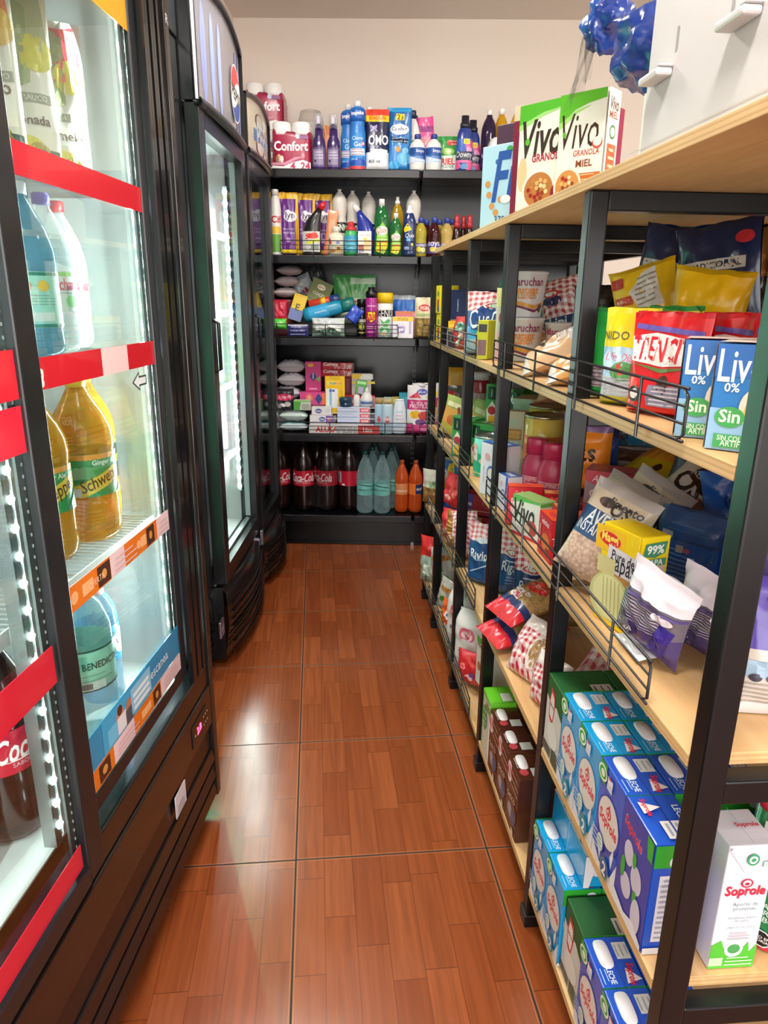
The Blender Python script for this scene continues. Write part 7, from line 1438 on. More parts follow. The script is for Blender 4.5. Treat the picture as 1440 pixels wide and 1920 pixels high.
def krizpo():
    root = mk_bottle('crisps_tube', .042, .215, [(.98, 0), (1, .015), (1, .985)], ('1f7a44', 'gloss'), cap=(1.05, .93, 1.0, 'c8283c'), capprof=[(1, 0), (1, .9), (.94, 1)], dec=[r(0, .03, 1, .05, 'c8283c'), p([(-.7, .6), (-.75, .82), (-.6, .9), (.9, .88), (1, .62), (.2, .58)], 'e0dcd8'), p([(-.66, .62), (-.7, .81), (-.56, .88), (.88, .86), (.95, .64), (.2, .6)], 'd0202c'), t(.05, .73, .95, 'Kryzpo', 'f2f0ee', b=.05, k=1.8, sh=.1), t(-.35, .28, .42, 'SABOR\nCREMA\nCEBOLLA', 'b8d8c4', b=.03, sh=.1), e(.4, .4, .4, .26, 'e08a2a'), e(.55, .36, .3, .24, 'eca04a'), r(-.4, .55, .7, .01, '6ab88a', rot=-.12), r(-.4, .5, .7, .01, '6ab88a', rot=-.12), r(-.4, .45, .7, .01, '6ab88a', rot=-.12),
        *[q for x in (-.5, .1) for q in (p([(x - .24, .06), (x - .1, .03), (x + .1, .03), (x + .24, .06), (x + .24, .12), (x + .1, .15), (x - .1, .15), (x - .24, .12)], 'e8e8e8'), p([(x - .21, .064), (x - .09, .038), (x + .09, .038), (x + .21, .064), (x + .21, .116), (x + .09, .142), (x - .09, .142), (x - .21, .116)], '161616'), t(x, .1, .2, 'ALTO EN', 'f0f0f0', b=.01), t(x, .075, .22, 'CALORIAS', 'f0f0f0', b=.01))]])
    b = MB(); b.lathe([(.0405, .2155), (.0405, .2165), (.0001, .2166)], ('d84a60', 'plastic'))
    sf = {'T': Surf(lambda u, v, o: (u * .04, (v - .5) * .08, .2167 + o), .08, .08, 1)}
    b.decals(sf, [e(0, .5, .92, .92, 'e0607a', 'T'), e(0, .5, .86, .86, 'cc3c58', 'T'), *[r(0, .3 + .2 * i, .6, .1, 'f0b8c4', 'T') for i in range(3)], *[r(0, .3 + .2 * i, .56, .07, 'cc3c58', 'T') for i in range(3)], *[t(0, .3 + .2 * i, .4, 'alvok', 'f0c8d0', 'T', b=.02) for i in range(3)]])
    b.build('lid_top', root); return root
d_('krizpo', krizpo)
d_('farsoap', lambda: mk_bag('rice_bag', .12, .2, .06, [(.6, '9ab0a0'), (1, 'd02c2c')], [e(0, .3, .6, .3, 'c8d8cc')], 'pillow', 241, wr=.14))
d_('tinR', lambda: mk_can('meat_tin', .042, .1, [r(0, .5, 1, .6, 'b8343c'), t(0, .5, .6, 'vienesas', 'f0e0d8')], 'b8343c'))

# ================================================================ STOCK ON THE PLYWOOD RACK (s = distance along the aisle, d = depth into the rack)
def k(key, s, d, z, label, cat, grp=None, **kw): return put(key, K, -s, d, z, label, cat, grp, **kw)
B0, B1, B2, B3, B4 = 1.4255, 1.0965, .7665, .4365, .1015
# --- top board
k('vivo_g', .2, .13, B0, 'white and green granola box with tan side panel, nearest of the cereal boxes', 'cereal', rz=43)
k('vivo_r', .36, .1, B0, 'white and green granola box with red foot, behind the one with the tan side', 'cereal', rz=38)
k('maroonbox', .52, .12, B0, 'dark red granola box between the pale blue box and the green topped ones', 'cereal', rz=45)
k('fi', .62, .065, B0, 'pale blue cereal box at the far end of the top board', 'cereal', rz=38)
k('darkbox', .8, .14, B0, 'dark plum box behind the pale blue cereal box', 'cereal', rz=40)
k('maroonbox', .44, .24, B0, 'dark red granola box standing behind the green topped ones', 'cereal', rz=45, sc=.9)
k('normalbox', -0.27, 0.13, B0, 'white carton with red panel under the blue candy bag', 'box', rz=4)
k('whitebox', -.63, .006, B0, 'tall white display box with pegs at the near end of the top board', 'display box')
k('blueB', -0.16, 0.11, B0 + .117, 'large blue crinkled candy bag resting on the white carton', 'candy bag', sc=0.8)
k('blueA', 0.05, 0.1, B0 + .235, 'smaller blue candy bag with clear tail, on top of the larger one', 'candy bag')
# --- second board, near bay
k('milo', -0.222, 0.062, B1, 'green cocoa bag at the left of the near bay, second board', 'cocoa', rz=36)
k('nido', -0.297, 0.055, B1, 'yellow and pale blue milk powder bag between green and red bags', 'milk powder', rz=38)
k('yelgreenbag', -0.29, 0.12, B1, 'yellow bag with green seal behind the yellow and blue one', 'milk powder', rz=35)
k('tren', -0.392, 0.07, B1, 'front red cocoa bag with white name band', 'cocoa', 'red cocoa bags', rz=33)
k('tren', -0.42, 0.15, B1, 'red cocoa bag behind the front one', 'cocoa', 'red cocoa bags', rz=33)
k('tren', -0.53, 0.16, B1, 'red cocoa bag at the back, behind the blue drink boxes', 'cocoa', 'red cocoa bags', rz=33)
k('livean', -0.545, 0.055, B1, 'front blue drink mix box on the left', 'drink mix', 'blue drink mix boxes', rz=58)
k('livean', -0.622, 0.055, B1, 'front blue drink mix box next to the near post', 'drink mix', 'blue drink mix boxes', rz=48)
k('livean', -0.6, 0.12, B1 + .03, 'blue drink mix box sticking up behind the front two', 'drink mix', 'blue drink mix boxes', rz=38)
DEF['riser'] = lambda: mk_box('carton_box', .22, .06, .05, '8a5a2a', [r(0, .5, .9, .6, '9a6a34')], 'paper', .003)
k('riser', -0.26, 0.26, B1, 'brown carton hidden behind the red bags, near bay', 'box')
DEF['riser2'] = lambda: mk_box('carton_box', .25, .09, .08, '6a4a2a', [r(0, .5, .9, .6, '7a5a34')], 'paper', .003)
k('riser2', -0.2, 0.43, B1, 'brown carton at the back of the near bay, second board', 'box')
k('chipyel', 0.03, 0.2, B1 + .045, 'yellow crisps bag tilted left above the green bag', 'crisps', rz=42, ry=-14)
k('chipyel2', -0.17, 0.21, B1 + .03, 'yellow crisps bag with dark red corner above the red bags', 'crisps', rz=38, ry=6)
k('navybag', -0.02, 0.32, B1 + .06, 'navy nut bag behind the two yellow crisps bags, middle', 'nuts', 'navy nut bags', rz=45, ry=-8)
k('navybag', 0.08, 0.3, B1 + .06, 'navy nut bag behind the left yellow crisps bag', 'nuts', 'navy nut bags', rz=45, ry=10)
k('navybag', -0.34, 0.27, B1 + .02, 'navy nut bag right of the yellow crisps bags', 'nuts', 'navy nut bags', rz=40, ry=4)
k('greenbag', 0.2, 0.29, B1 + .05, 'olive and green foil bag rising highest at the left', 'nuts', rz=50, ry=24)
k('yellit', 0.25, 0.42, B1 + .02, 'bright yellow bag glowing at the very back', 'crisps', rz=60)
k('brownbag', 0.02, 0.41, B1 + .05, 'brown and tan nut bag behind the navy ones', 'nuts', rz=50, ry=-12)
k('orangebag', 0.08, 0.4, B1 + .02, 'orange and red bag at the back right corner', 'crisps', rz=60)
k('blackbag', -0.3, 0.36, B1 + .06, 'black nut bag beside the near post', 'nuts', rz=40)
k('blackbag', 0.17, 0.17, B1, 'dark nut bag behind the first inner post', 'nuts', rz=45, sc=0.8)
# second board, middle bay (between the second and third post)
k('maru', 0.5, 0.115, B1 + .111, 'white noodle cup, upper one, name in plum and orange', 'noodle cup', 'white noodle cups', rz=62)
k('maru', 0.5, 0.115, B1, 'white noodle cup directly under the upper one', 'noodle cup', 'white noodle cups', rz=60)
k('maru', 0.47, 0.2, B1, 'white noodle cup farther right, under the checked bag', 'noodle cup', 'white noodle cups', rz=60, sc=0.9)
k('maru', 0.62, 0.2, B1, 'white noodle cup at the back left', 'noodle cup', 'white noodle cups', rz=60)
k('lini', 0.55, 0.23, B1 + .06, 'red checked pasta bag slumped on a noodle cup', 'pasta', rz=60, ry=-14, sc=0.9)
DEF['feinbase'] = lambda: mk_box('carton_box', .2, .1, .1, 'a8acac', [], 'paper', .003)
k('feinbase', 0.95, 0.26, B1, 'grey carton under the teal protein box', 'box', rz=60)
k('fein', 0.95, 0.26, B1 + .1, 'teal box at the back above the noodle cups', 'box', rz=60)
k('chucho', 0.15, 0.055, B1, 'tan flour bag with blue neck lying on its side, left', 'flour', rx=-62, rz=-18, ry=10)
k('chucho2', 0.0, 0.05, B1, 'orange and tan flour bag lying, lower right', 'flour', rx=-70, rz=-20, ry=8)
k('yelgreenpk', 0.49, 0.05, B1, 'thin yellow green sachet beside the third post', 'sachet', rz=70, sc=0.9)
k('cuscus', 0.66, 0.05, B1, 'blue couscous pouch with red checked top', 'couscous', rz=52)
k('cuscus', 0.79, 0.12, B1, 'blue couscous pouch behind the front one', 'couscous', rz=52)
DEF['yelside'] = lambda: mk_box('seasoning_box', .03, .06, .1, 'c8c83a', [r(0, .8, .8, .2, '4a4a50'), r(0, .3, .8, .4, '8a6a70')])
k('yelside', 0.56, 0.03, B1, 'small yellow and black box in front of the couscous pouch', 'box', rz=50)
k('supremo', 1.3, 0.12, B1, 'navy and tan tea box with sideways lettering', 'tea', rz=62, sc=0.9)
k('supremo', 1.3, 0.23, B1, 'navy and tan tea box standing farther back', 'tea', rz=62, sc=0.9)
k('yelcarton', 1.14, 0.055, B1, 'small amber yellow box in front of the navy tea box', 'tea', rz=40)
k('darkcarton', 1.05, 0.035, B1, 'low dark grey box at the front of the far bay', 'tea')
k('redgreenbag', 0.93, 0.035, B1, 'small red and green seasoning bag at the front', 'seasoning', rz=25)
k('yelfar', 1.4, 0.05, B1, 'bright yellow box, lower one in the farthest bay', 'box', 'bright yellow boxes')
k('yelfar', 1.39, 0.055, B1 + .101, 'bright yellow box, upper one in the farthest bay', 'box', 'bright yellow boxes')
k('yelfar', 1.4, 0.14, B1, 'bright yellow box set back in the farthest bay', 'box', 'bright yellow boxes')
# --- third board, near bay
k('jelR', -0.065, 0.05, B2, 'orange red jelly box, first in the row right of the inner post', 'jelly')
k('jelR', -0.065, 0.118, B2, 'orange red jelly box standing beside the plum one', 'jelly')
k('jelP', -0.065, 0.152, B2, 'plum jelly box at the right end of the row', 'jelly')
k('jelO', -0.065, 0.084, B2, 'amber jelly box left of the red ones, near bay', 'jelly')
DEF['slab'] = lambda: mk_box('carton_box', .14, .1, .08, '7a2a30', [], 'paper', .003)
k('slab', -0.0, 0.2, B2, 'dark red carton under the ruby jelly box', 'box', rz=55)
k('ambro', -0.0, 0.2, B2 + .08, 'ruby and mauve jelly box facing out, highest of the jelly boxes', 'jelly', rz=58)
k('avena', -0.25, 0.05, B2 + .01, 'oat bag with blue band, front one behind the wire guard', 'oats', 'oat bags', rz=40, ry=16, rx=-20)
k('avena', -0.16, 0.105, B2 + .01, 'oat bag with blue band, middle one', 'oats', 'oat bags', rz=40, ry=20, rx=-26)
k('avena', -0.14, 0.19, B2, 'oat bag with blue band, back one under the chocolate topped bag', 'oats', 'oat bags', rz=40, ry=26, rx=-18)
k('choctop', -0.13, 0.19, B2 + .02, 'clear and white cereal bag with dark brown top', 'cereal', rz=42, ry=36, rx=-40)
k('maggi', -0.375, 0.06, B2, 'yellow mashed potato box with green leaf', 'potato mix', rz=15)
k('whitepurple', -0.485, 0.055, B2 + .004, 'white and dark purple bag leaning on the wire guard', 'biscuits', 'white and purple bags', rz=25, ry=14, rx=4)
k('whitepurple', -0.52, 0.13, B2 + .004, 'white and dark purple bag behind, near the end post', 'biscuits', 'white and purple bags', rz=30, ry=10, rx=6)
k('tornwhite', -0.46, 0.025, B2 + .002, 'white wrapper edge poking out low under the wire guard', 'biscuits', rx=-80, ry=4, sc=0.6)
k('bluecoffee', -0.31, 0.19, B2 - .001, 'blue milk powder bag, front one', 'milk powder', 'blue milk powder bags', rz=30)
k('bluecoffee', -0.37, 0.25, B2, 'blue milk powder bag behind the front one', 'milk powder', 'blue milk powder bags', rz=30)
k('bluecoffee', -0.2, 0.22, B2, 'blue milk powder bag farthest left', 'milk powder', 'blue milk powder bags', rz=30, sc=0.9)
k('greypk', -0.07, 0.32, B2 + .03, 'slate and blue snack bag behind the milk powder', 'snack', rz=40, ry=12)
k('toysblue', -0.22, 0.32, B2 + .01, 'blue snack bag with folded top', 'snack', rz=40, ry=-12)
k('redyel', -0.26, 0.33, B2 + .03, 'red, orange and lime snack bag', 'snack', rz=40, ry=8)
k('silver', -0.13, 0.4, B2, 'tall silver grey bag covered in small print', 'coffee', rz=35)
k('cover', -0.3, 0.14, B2 + .01, 'loose clear plastic bag over the oats', 'bag', rz=40, ry=10, rx=-10)
DEF['slab2'] = lambda: mk_box('carton_box', .24, .1, .1, '6a5a3a', [r(0, .5, .8, .5, '7a6a48')], 'paper', .003)
k('slab2', 0.15, 0.35, B2, 'brown carton under the pasta and biscuit sleeves', 'box', rz=20)
k('pastapk', 0.0, 0.25, B2 + .12, 'yellow pasta packet lying flat behind the ruby jelly box', 'pasta', rx=-72, rz=25)
k('pastapk', -0.05, 0.31, B2 + .13, 'yellow pasta packet lying behind the other one', 'pasta', rx=-74, rz=20)
for key, s, d, z, l in (('cookie_s', .2, .33, .1, 'silver and brown biscuit sleeve, lowest of the pile'), ('cookie_b', .27, .33, .13, 'sky blue biscuit sleeve'), ('cookie_o', .33, .34, .165, 'orange and red biscuit sleeve above the sky blue one'),
                          ('cookie_r', .40, .35, .195, 'coral biscuit sleeve above the orange one'), ('cookie_w', .48, .36, .215, 'white biscuit sleeve on top of the pile')):
    k(key, s, d, B2 + z, l, 'biscuits', 'biscuit sleeves', rx=-25, rz=62)
k('cookie_r', 0.5, 0.28, B2 + .2, 'coral biscuit sleeve partly behind the inner post', 'biscuits', 'biscuit sleeves', rx=-25, rz=60)
DEF['slab3'] = lambda: mk_box('carton_box', .13, .1, .1, '5a3a2a', [r(0, .5, .8, .5, '6a4a34')], 'paper', .003)
k('slab3', 0.25, 0.2, B2, 'dark brown carton under the orange and blue bags', 'box', rz=0)
k('orangeck', 0.1, 0.155, B2 + .09, 'orange biscuit bag right behind the inner post', 'biscuits', rz=55)
k('bluebag', 0.15, 0.2, B2 + .09, 'dark blue biscuit bag with pointed top', 'biscuits', rz=55, ry=4)
# third board, middle bay
k('whiteblue2', 0.375, 0.045, B2, 'white and blue dessert box beside the third post', 'dessert mix', 'white and blue boxes', rz=22)
k('whiteblue2', 0.2655, 0.036, B2, 'white and blue dessert box next to the raspberry bottle', 'dessert mix', 'white and blue boxes', rz=12, sc=0.62)
k('salsa', 0.235, 0.075, B2, 'raspberry pink sauce bottle on the left', 'sauce', 'raspberry sauce bottles', rz=52)
k('salsa', 0.185, 0.125, B2, 'raspberry pink sauce bottle on the right', 'sauce', 'raspberry sauce bottles', rz=52)
k('jelR', 0.135, 0.045, B2, 'orange red jelly box left of the amber one, middle bay', 'jelly', rz=80)
k('jelO', 0.125, 0.085, B2, 'amber jelly box in front of the sauce bottles', 'jelly', rz=80, sc=0.9)
k('jelR', 0.085, 0.1, B2, 'orange red jelly box tucked behind the inner post', 'jelly', rz=80, sc=0.8)
k('vivosm', 0.024999999999999998, 0.035, B2, 'small green topped cereal bar box at the front', 'cereal bars', rz=22, sc=0.85)
DEF['canbase'] = lambda: mk_box('carton_box', .26, .15, .1, 'b8c89a', [r(-.6, .5, .4, 1, '58b0a0'), r(.3, .5, .8, .4, 'c8d8b0')], 'paper', .003)
k('canbase', 0.47, 0.16, B2, 'pale green carton under the peach tins', 'box')
k('peach', 0.335, 0.125, B2 + .1, 'yellow and orange fruit tin in front, lid shining', 'fruit tin', 'yellow and orange fruit tins', rz=55)
k('peach', 0.5, 0.185, B2 + .1, 'yellow and orange fruit tin behind on the left', 'fruit tin', 'yellow and orange fruit tins', rz=55)
k('peach', 0.39, 0.225, B2 + .1, 'yellow and orange fruit tin farthest right, beside the inner post', 'fruit tin', 'yellow and orange fruit tins', rz=55)
k('tallbox', 0.52, 0.115, B2 + .1, 'beige biscuit box next to the third post', 'biscuits', rz=60, sc=0.6)
DEF['slab4'] = lambda: mk_box('carton_box', .3, .14, .15, '7a6a58', [r(0, .5, .8, .6, '8a7a66')], 'paper', .003)
k('slab4', 0.62, 0.3, B2, 'brown carton at the back behind the fruit tins', 'box')
k('beanbox', 0.62, 0.24, B2 + .16, 'beige and sage box lying above the fruit tins', 'box', rz=62)
k('herbbag', 0.86, 0.22, B2 + .16, 'green herb bag beside the beige box', 'herbs', rz=60)
# third board, far bays
k('tealcan', 0.595, 0.06, B2, 'teal milk tin with peach pattern', 'milk tin', rz=55, sc=0.92)
k('yerba', 0.715, 0.05, B2, 'dark green tea box in front, nearer the teal tin', 'tea', 'dark green tea boxes', rz=35)
k('yerba', 0.83, 0.045, B2, 'dark green tea box in front, farther from the tin', 'tea', 'dark green tea boxes', rz=35)
DEF['tbase'] = lambda: mk_box('carton_box', .14, .06, .11, '5a7a3a', [r(0, .5, .8, .6, 'd0a040')], 'paper', .003)
k('tbase', 0.74, 0.13, B2, 'green and amber carton under the raised tea box', 'box', rz=40)
k('yerba', 0.74, 0.13, B2 + .11, 'dark green tea box raised on another carton', 'tea', 'dark green tea boxes', rz=40)
k('soupsachet', 0.95, 0.1, B2, 'amber and green soup sachet leaning behind the tea boxes', 'soup', 'soup sachets', rz=50, ry=16)
k('redjar', 1.28, 0.17, B2 + .06, 'red jar with white lid at the back', 'jar', rz=60)
DEF['jbase'] = lambda: mk_box('carton_box', .3, .12, .06, '4a2a24', [], 'paper', .003)
k('jbase', 1.2, 0.2, B2, 'low brown carton under the red jar', 'box')
k('brownpk', 1.12, 0.2, B2 + .06, 'brown nut packet beside the red jar', 'nuts', rz=60, ry=12)
k('brownpk', 1.2, 0.27, B2 + .1, 'brown nut packet higher up by the third post', 'nuts', rz=60, ry=-14)
k('redsachet', 1.19, 0.045, B2, 'red and yellow tomato sauce bag at the front', 'sauce', rz=40, ry=-5)
for s, d, ry, l in ((1.12, .06, 14, 'amber soup sachet, first behind the red bag'), (1.085, .085, 14, 'amber soup sachet, second behind the red bag'), (1.05, .11, 14, 'amber soup sachet, third behind the red bag')):
    k('soupsachet', s, d, B2, l, 'soup', 'soup sachets', ry=ry, rz=50)
k('darksachet', 1.3, 0.1, B2, 'dark brown sachet below the orange bag', 'soup', rz=60)
k('maizena', 1.34, 0.13, B2 + .03, 'orange cornstarch bag with pale lettering', 'cornstarch', rz=62)
k('maizena', 1.39, 0.06, B2, 'orange cornstarch bag in the farthest bay', 'cornstarch', rz=20, sc=0.5)
# --- fourth board
k('teagreen', -0.2645, 0.052, B3, 'green and white milk powder box left of the light blue cartons', 'milk powder', 'green and white boxes')
k('teagreen', -0.265, 0.154, B3, 'green and white milk powder box in the second row', 'milk powder', 'green and white boxes')
MK = 'light and dark blue milk cartons'
for i, (key, s, d, rz, l) in enumerate((('milk_l', -.3495, .034, 0, 'light blue milk carton, first in the front row beside the green box'), ('milk_l', -.4365, .034, 0, 'light blue milk carton, second in the front row of the fourth board'),
      ('milk_d', -.5235, .034, 0, 'dark blue milk carton, third in the front row of the fourth board'), ('milk_d', -.612, .034, 180, 'dark blue milk carton turned backwards beside the near post'),
      ('milk_l', -.3505, .102, 0, 'light blue milk carton in the second row, left'), ('milk_l', -.4375, .102, 0, 'light blue milk carton in the second row, right'),
      ('milk_d', -.5245, .102, 0, 'dark blue milk carton in the second row, left'),
      ('milk_l', -.3505, .17, 0, 'light blue milk carton in the third row, left'), ('milk_l', -.4375, .17, 0, 'light blue milk carton in the third row, right'), ('milk_d', -.5245, .17, 0, 'dark blue milk carton in the third row'))):
    if rz == 180: k('milk_t', s, d, B3, l, 'milk', MK)
    else: k(key, s, d, B3, l, 'milk', MK)
k('whitecarton', -0.655, 0.106, B3, 'white milk carton with green foot seen through the end frame', 'milk', rz=90)
k('krizpo', -0.635, 0.19, B3, 'green crisps tube with red lid, front one in the end frame', 'crisps tube', 'green crisps tubes', rz=80)
k('krizpo', -0.555, 0.3, B3, 'green crisps tube with red lid behind the front one', 'crisps tube', 'green crisps tubes', rz=80)
k('krizpo', -0.62, 0.29, B3, 'green crisps tube with red lid at the right edge', 'crisps tube', 'green crisps tubes', rz=90)
k('carozzi', 0.0, 0.27, B3 + .1, 'clear pasta bag behind the second post, upper', 'pasta', 'clear pasta bags with red ends', rx=-82, rz=30)
k('carozzi', 0.0, 0.27, B3 + .01, 'clear pasta bag behind the second post, lower', 'pasta', 'clear pasta bags with red ends', rx=-86, rz=30)
k('ginghambun', -0.06, 0.17, B3 + .01, 'red checked pasta bag lying behind the green boxes', 'pasta', rx=-30, rz=40, ry=15)
for s, d, key, l in ((.60, .12, 'pastastand2', 'navy pasta bag with red checked top, left of three'), (.49, .125, 'pastastand1', 'navy pasta bag with red checked top, middle of three'), (.36, .14, 'pastastand2', 'navy pasta bag with red checked top, right of three')):
    k(key, s, d, B3, l, 'pasta', 'navy pasta bags with red checked tops', rz=58)
k('carozzi', 0.165, 0.0, B3 + .07, 'clear pasta bag with red ends, top of the stack at the front', 'pasta', 'clear pasta bags with red ends', rx=-74, rz=16, sc=0.8)
k('carozzi', 0.18, -0.02, B3 + .001, 'clear pasta bag with red ends, lower in the stack at the front', 'pasta', 'clear pasta bags with red ends', rx=-82, rz=12, sc=0.8)
k('ginghamround', 0.03, 0.03, B3, 'red checked pasta bag at the board edge below the red ended bags', 'pasta', 'red checked bags at the board edge', rx=-30, rz=24, sc=0.9)
k('ginghamround', -0.09, 0.045, B3, 'red checked pasta bag at the board edge beside the second post', 'pasta', 'red checked bags at the board edge', rx=-12, rz=24, sc=0.75)
k('ravioli', 0.585, 0.065, B3, 'blue ravioli bag with pale checked top beside the third post', 'pasta', rz=46, sc=0.92)
k('ginghambun', 0.74, 0.06, B3, 'pale red checked bag slumped on the wire guard', 'pasta', rz=40, ry=-12, sc=0.9)
k('ginghambun', 0.72, 0.11, B3 + .02, 'pale red checked bag behind the ravioli', 'pasta', rz=50, ry=16)
DEF['rbox'] = lambda: mk_box('carton_box', .2, .1, .03, '8a1c28', [r(0, .5, .9, .7, '9a2a34')], 'paper', .003)
k('rbox', 1.0, 0.16, B3, 'dark red carton under the lasagna boxes', 'box', rz=50)
k('lasagne', 0.93, 0.13, B3 + .03, 'red and purple lasagna box, lower one', 'pasta', 'red and purple lasagna boxes', rz=56)
k('lasagne', 0.94, 0.13, B3 + .101, 'red and purple lasagna box, upper one', 'pasta', 'red and purple lasagna boxes', rz=56)
k('noodles', 1.0, 0.15, B3 + .2, 'brown noodle bag on top of the lasagna boxes', 'noodles', rx=-70, rz=56)
k('redcandy', 0.98, 0.05, B3, 'red sweets bag at the front, lower', 'sweets', 'red sweets bags', rz=40, sc=0.9)
k('redcandy', 1.04, 0.05, B3 + .09, 'red sweets bag above the lower one', 'sweets', 'red sweets bags', rz=40, ry=10)
k('bluecandy', 1.2, 0.07, B3 + .03, 'blue bag with yellow curve beside the red sweets', 'rice', rz=60)
k('beancan', 1.4, 0.04, B3 + .01, 'brown lentil bag in the farthest bay', 'lentils', rz=50)
k('beancan', 1.39, 0.1, B3 + .06, 'brown lentil bag behind the front one, farthest bay', 'lentils', rz=50)
DEF['noodle2'] = DEF['noodles']
k('noodle2', 0.86, 0.05, B3, 'brown noodle bag low behind the red sweets', 'noodles', rz=40)
# --- lowest board
for i, (s, l) in enumerate(((.13, 'brown milk carton farthest in the front row'), (.038, 'brown milk carton in the middle of the front row'), (-.054, 'brown milk carton nearest in the front row'))):
    k('choc', s, .034, B4, l, 'milk', 'brown milk cartons')
for s, l in ((.13, 'brown milk carton farthest in the second row'), (.038, 'brown milk carton in the middle of the second row'), (-.054, 'brown milk carton nearest in the second row')):
    k('choc', s, .103, B4, l, 'milk', 'brown milk cartons')
k('greencarton', 0.214, 0.036, B4, 'white carton with lime green top and edge', 'milk')
k('vivobar', 0.485, 0.08, B4 + .06, 'slim white cereal bar box behind the third post, left', 'cereal bars', 'slim cereal bar boxes', rz=10)
k('vivobar', 0.43, 0.09, B4 + .06, 'slim white cereal bar box behind the third post, right', 'cereal bars', 'slim cereal bar boxes', rz=10)
DEF['vbase'] = lambda: mk_box('carton_box', .13, .11, .06, '7a8a5a', [], 'paper', .003)
k('vbase', 0.44, 0.1, B4, 'low green carton under the slim cereal bar boxes', 'box')
k('flowerbox', 0.2665, 0.09, B4, 'pale green box with yellow flower beside the lime topped carton', 'cereal bars', rz=90)
for key, s, d, l in (('milk_l', -.2655, .034, 'light blue milk carton on the lowest board, farther of two in front'), ('milk_l', -.3525, .034, 'light blue milk carton on the lowest board, nearer of two in front'),
                     ('milk_l', -.2655, .102, 'light blue milk carton on the lowest board, second row left'), ('milk_l', -.3525, .102, 'light blue milk carton on the lowest board, second row right'),
                     ('milk_d', -.5325, .034, 'dark blue milk carton on the lowest board, next to the green box'), ('milk_d', -.6195, .034, 'dark blue milk carton on the lowest board, front row nearest'),
                     ('milk_d', -.5325, .102, 'dark blue milk carton on the lowest board, second row middle'), ('milk_d', -.6195, .102, 'dark blue milk carton on the lowest board, second row nearest'),
                     ('milk_d', -.441, .156, 'dark blue milk carton on the lowest board behind the green box'), ('milk_l', -.3525, .17, 'light blue milk carton on the lowest board, third row')):
    if s == 9: k('milk_n', s, d, B4, l, 'milk', MK)
    else: k(key, s, d, B4, l, 'milk', MK)
k('milk_l', -.2655, .033, B4 + .174, 'light blue milk carton lying flat on the others, left', 'milk', MK, rx=-90)
k('milk_l', -.3525, .033, B4 + .174, 'light blue milk carton lying flat on the others, right', 'milk', MK, rx=-90)
k('teagreen', -0.442, 0.056, B4, 'green and white milk powder box on the lowest board', 'milk powder', 'green and white boxes')
k('flour', 0.76, 0.055, B4, 'white flour bag with pink curl, farther one', 'flour', 'white flour bags', rz=35)
k('flour', 0.62, 0.055, B4, 'white flour bag with pink curl, nearer one', 'flour', 'white flour bags', rz=40)
k('flour', 0.69, 0.15, B4, 'white flour bag behind the front two', 'flour', 'white flour bags', rz=38)
k('redbagsm', 0.53, 0.045, B4, 'red sweets bag slumped in front of the flour', 'sweets', rz=30, ry=-10, sc=0.9)
k('mixbag', 1.2, 0.045, B4 + .03, 'white and green legume bag bulging outwards, upper', 'legumes', 'legume bags', rz=35, ry=-12)
k('mixbag', 1.06, 0.035, B4, 'white and green legume bag, lower', 'legumes', 'legume bags', rz=35, ry=14, sc=0.8)
k('ricebag', 1.3, 0.1, B4 + .05, 'green and beige rice bag behind the legume bags, upper', 'rice', 'green and beige rice bags', rz=55)
k('ricebag', 1.33, 0.16, B4 + .01, 'green and beige rice bag behind the legume bags, lower', 'rice', 'green and beige rice bags', rz=55)
k('ricebag', 0.95, 0.16, B4 + .03, 'green and beige rice bag behind the flour', 'rice', 'green and beige rice bags', rz=50)
k('orangepk', 0.93, 0.03, B4, 'small orange snack bag at the front of the lowest board', 'snack', rz=30)
k('farsoap', 1.4, 0.04, B4, 'grey green and red bag in the farthest bay, lowest board', 'rice', rz=50)
k('farsoap', 1.4, 0.11, B4 + .03, 'grey green and red bag set back in the farthest bay', 'rice', rz=50)
# seen through the end frame, third board
k('purplecookie', -0.6, 0.17, B2, 'purple and cream biscuit bag seen through the end frame, front', 'biscuits', 'purple biscuit bags', rz=80, rx=-12)
k('purplecookie', -0.56, 0.22, B2 + .05, 'purple and cream biscuit bag higher in the end frame', 'biscuits', 'purple biscuit bags', rz=80, rx=-20)
k('beigebag', -0.47, 0.26, B2 + .02, 'beige bag with purple seal in the end frame', 'biscuits', rz=70, rx=-6)
k('toysblue', -0.38, 0.33, B2 + .1, 'bright blue bag above the beige one in the end frame', 'snack', rz=70)

# ================================================================ STOCK IN THE COOLERS
def juicebag(c1, c2, word, seed): return lambda: mk_bag('juice_pouch', .11, .26, .07, [(.24, 'e6e2d4'), (1, 'e8e6dc')], [p([(-.9, .55), (-.5, .8), (0, .95), (.8, .98), (.9, .7), (.2, .62)], c1), p([(-.2, .45), (.3, .5), (.4, .9), (0, .95)], '8a9a6a'), e(.5, .66, .5, .2, c2), e(-.5, .78, .5, .24, c1), r(0, .42, .8, .05, '8f9484'), t(0, .42, .7, 'GUALLARAUCO', 'e8e8dc', b=.01), t(.1, .3, .6, word, '4a3a34', b=.02), e(-.1, .14, .6, .16, c2), e(.3, .12, .3, .12, '9a8a2a'), r(.6, .08, .3, .12, '3f5a54')], 'stand', seed)
d_('poA', juicebag('e0683a', 'e0b84a', 'mango\npina', 301)); d_('poB', juicebag('a8b08a', 'd0c83a', 'limonada', 303)); d_('poC', juicebag('d83a4a', 'e0d050', 'pomelo', 305))
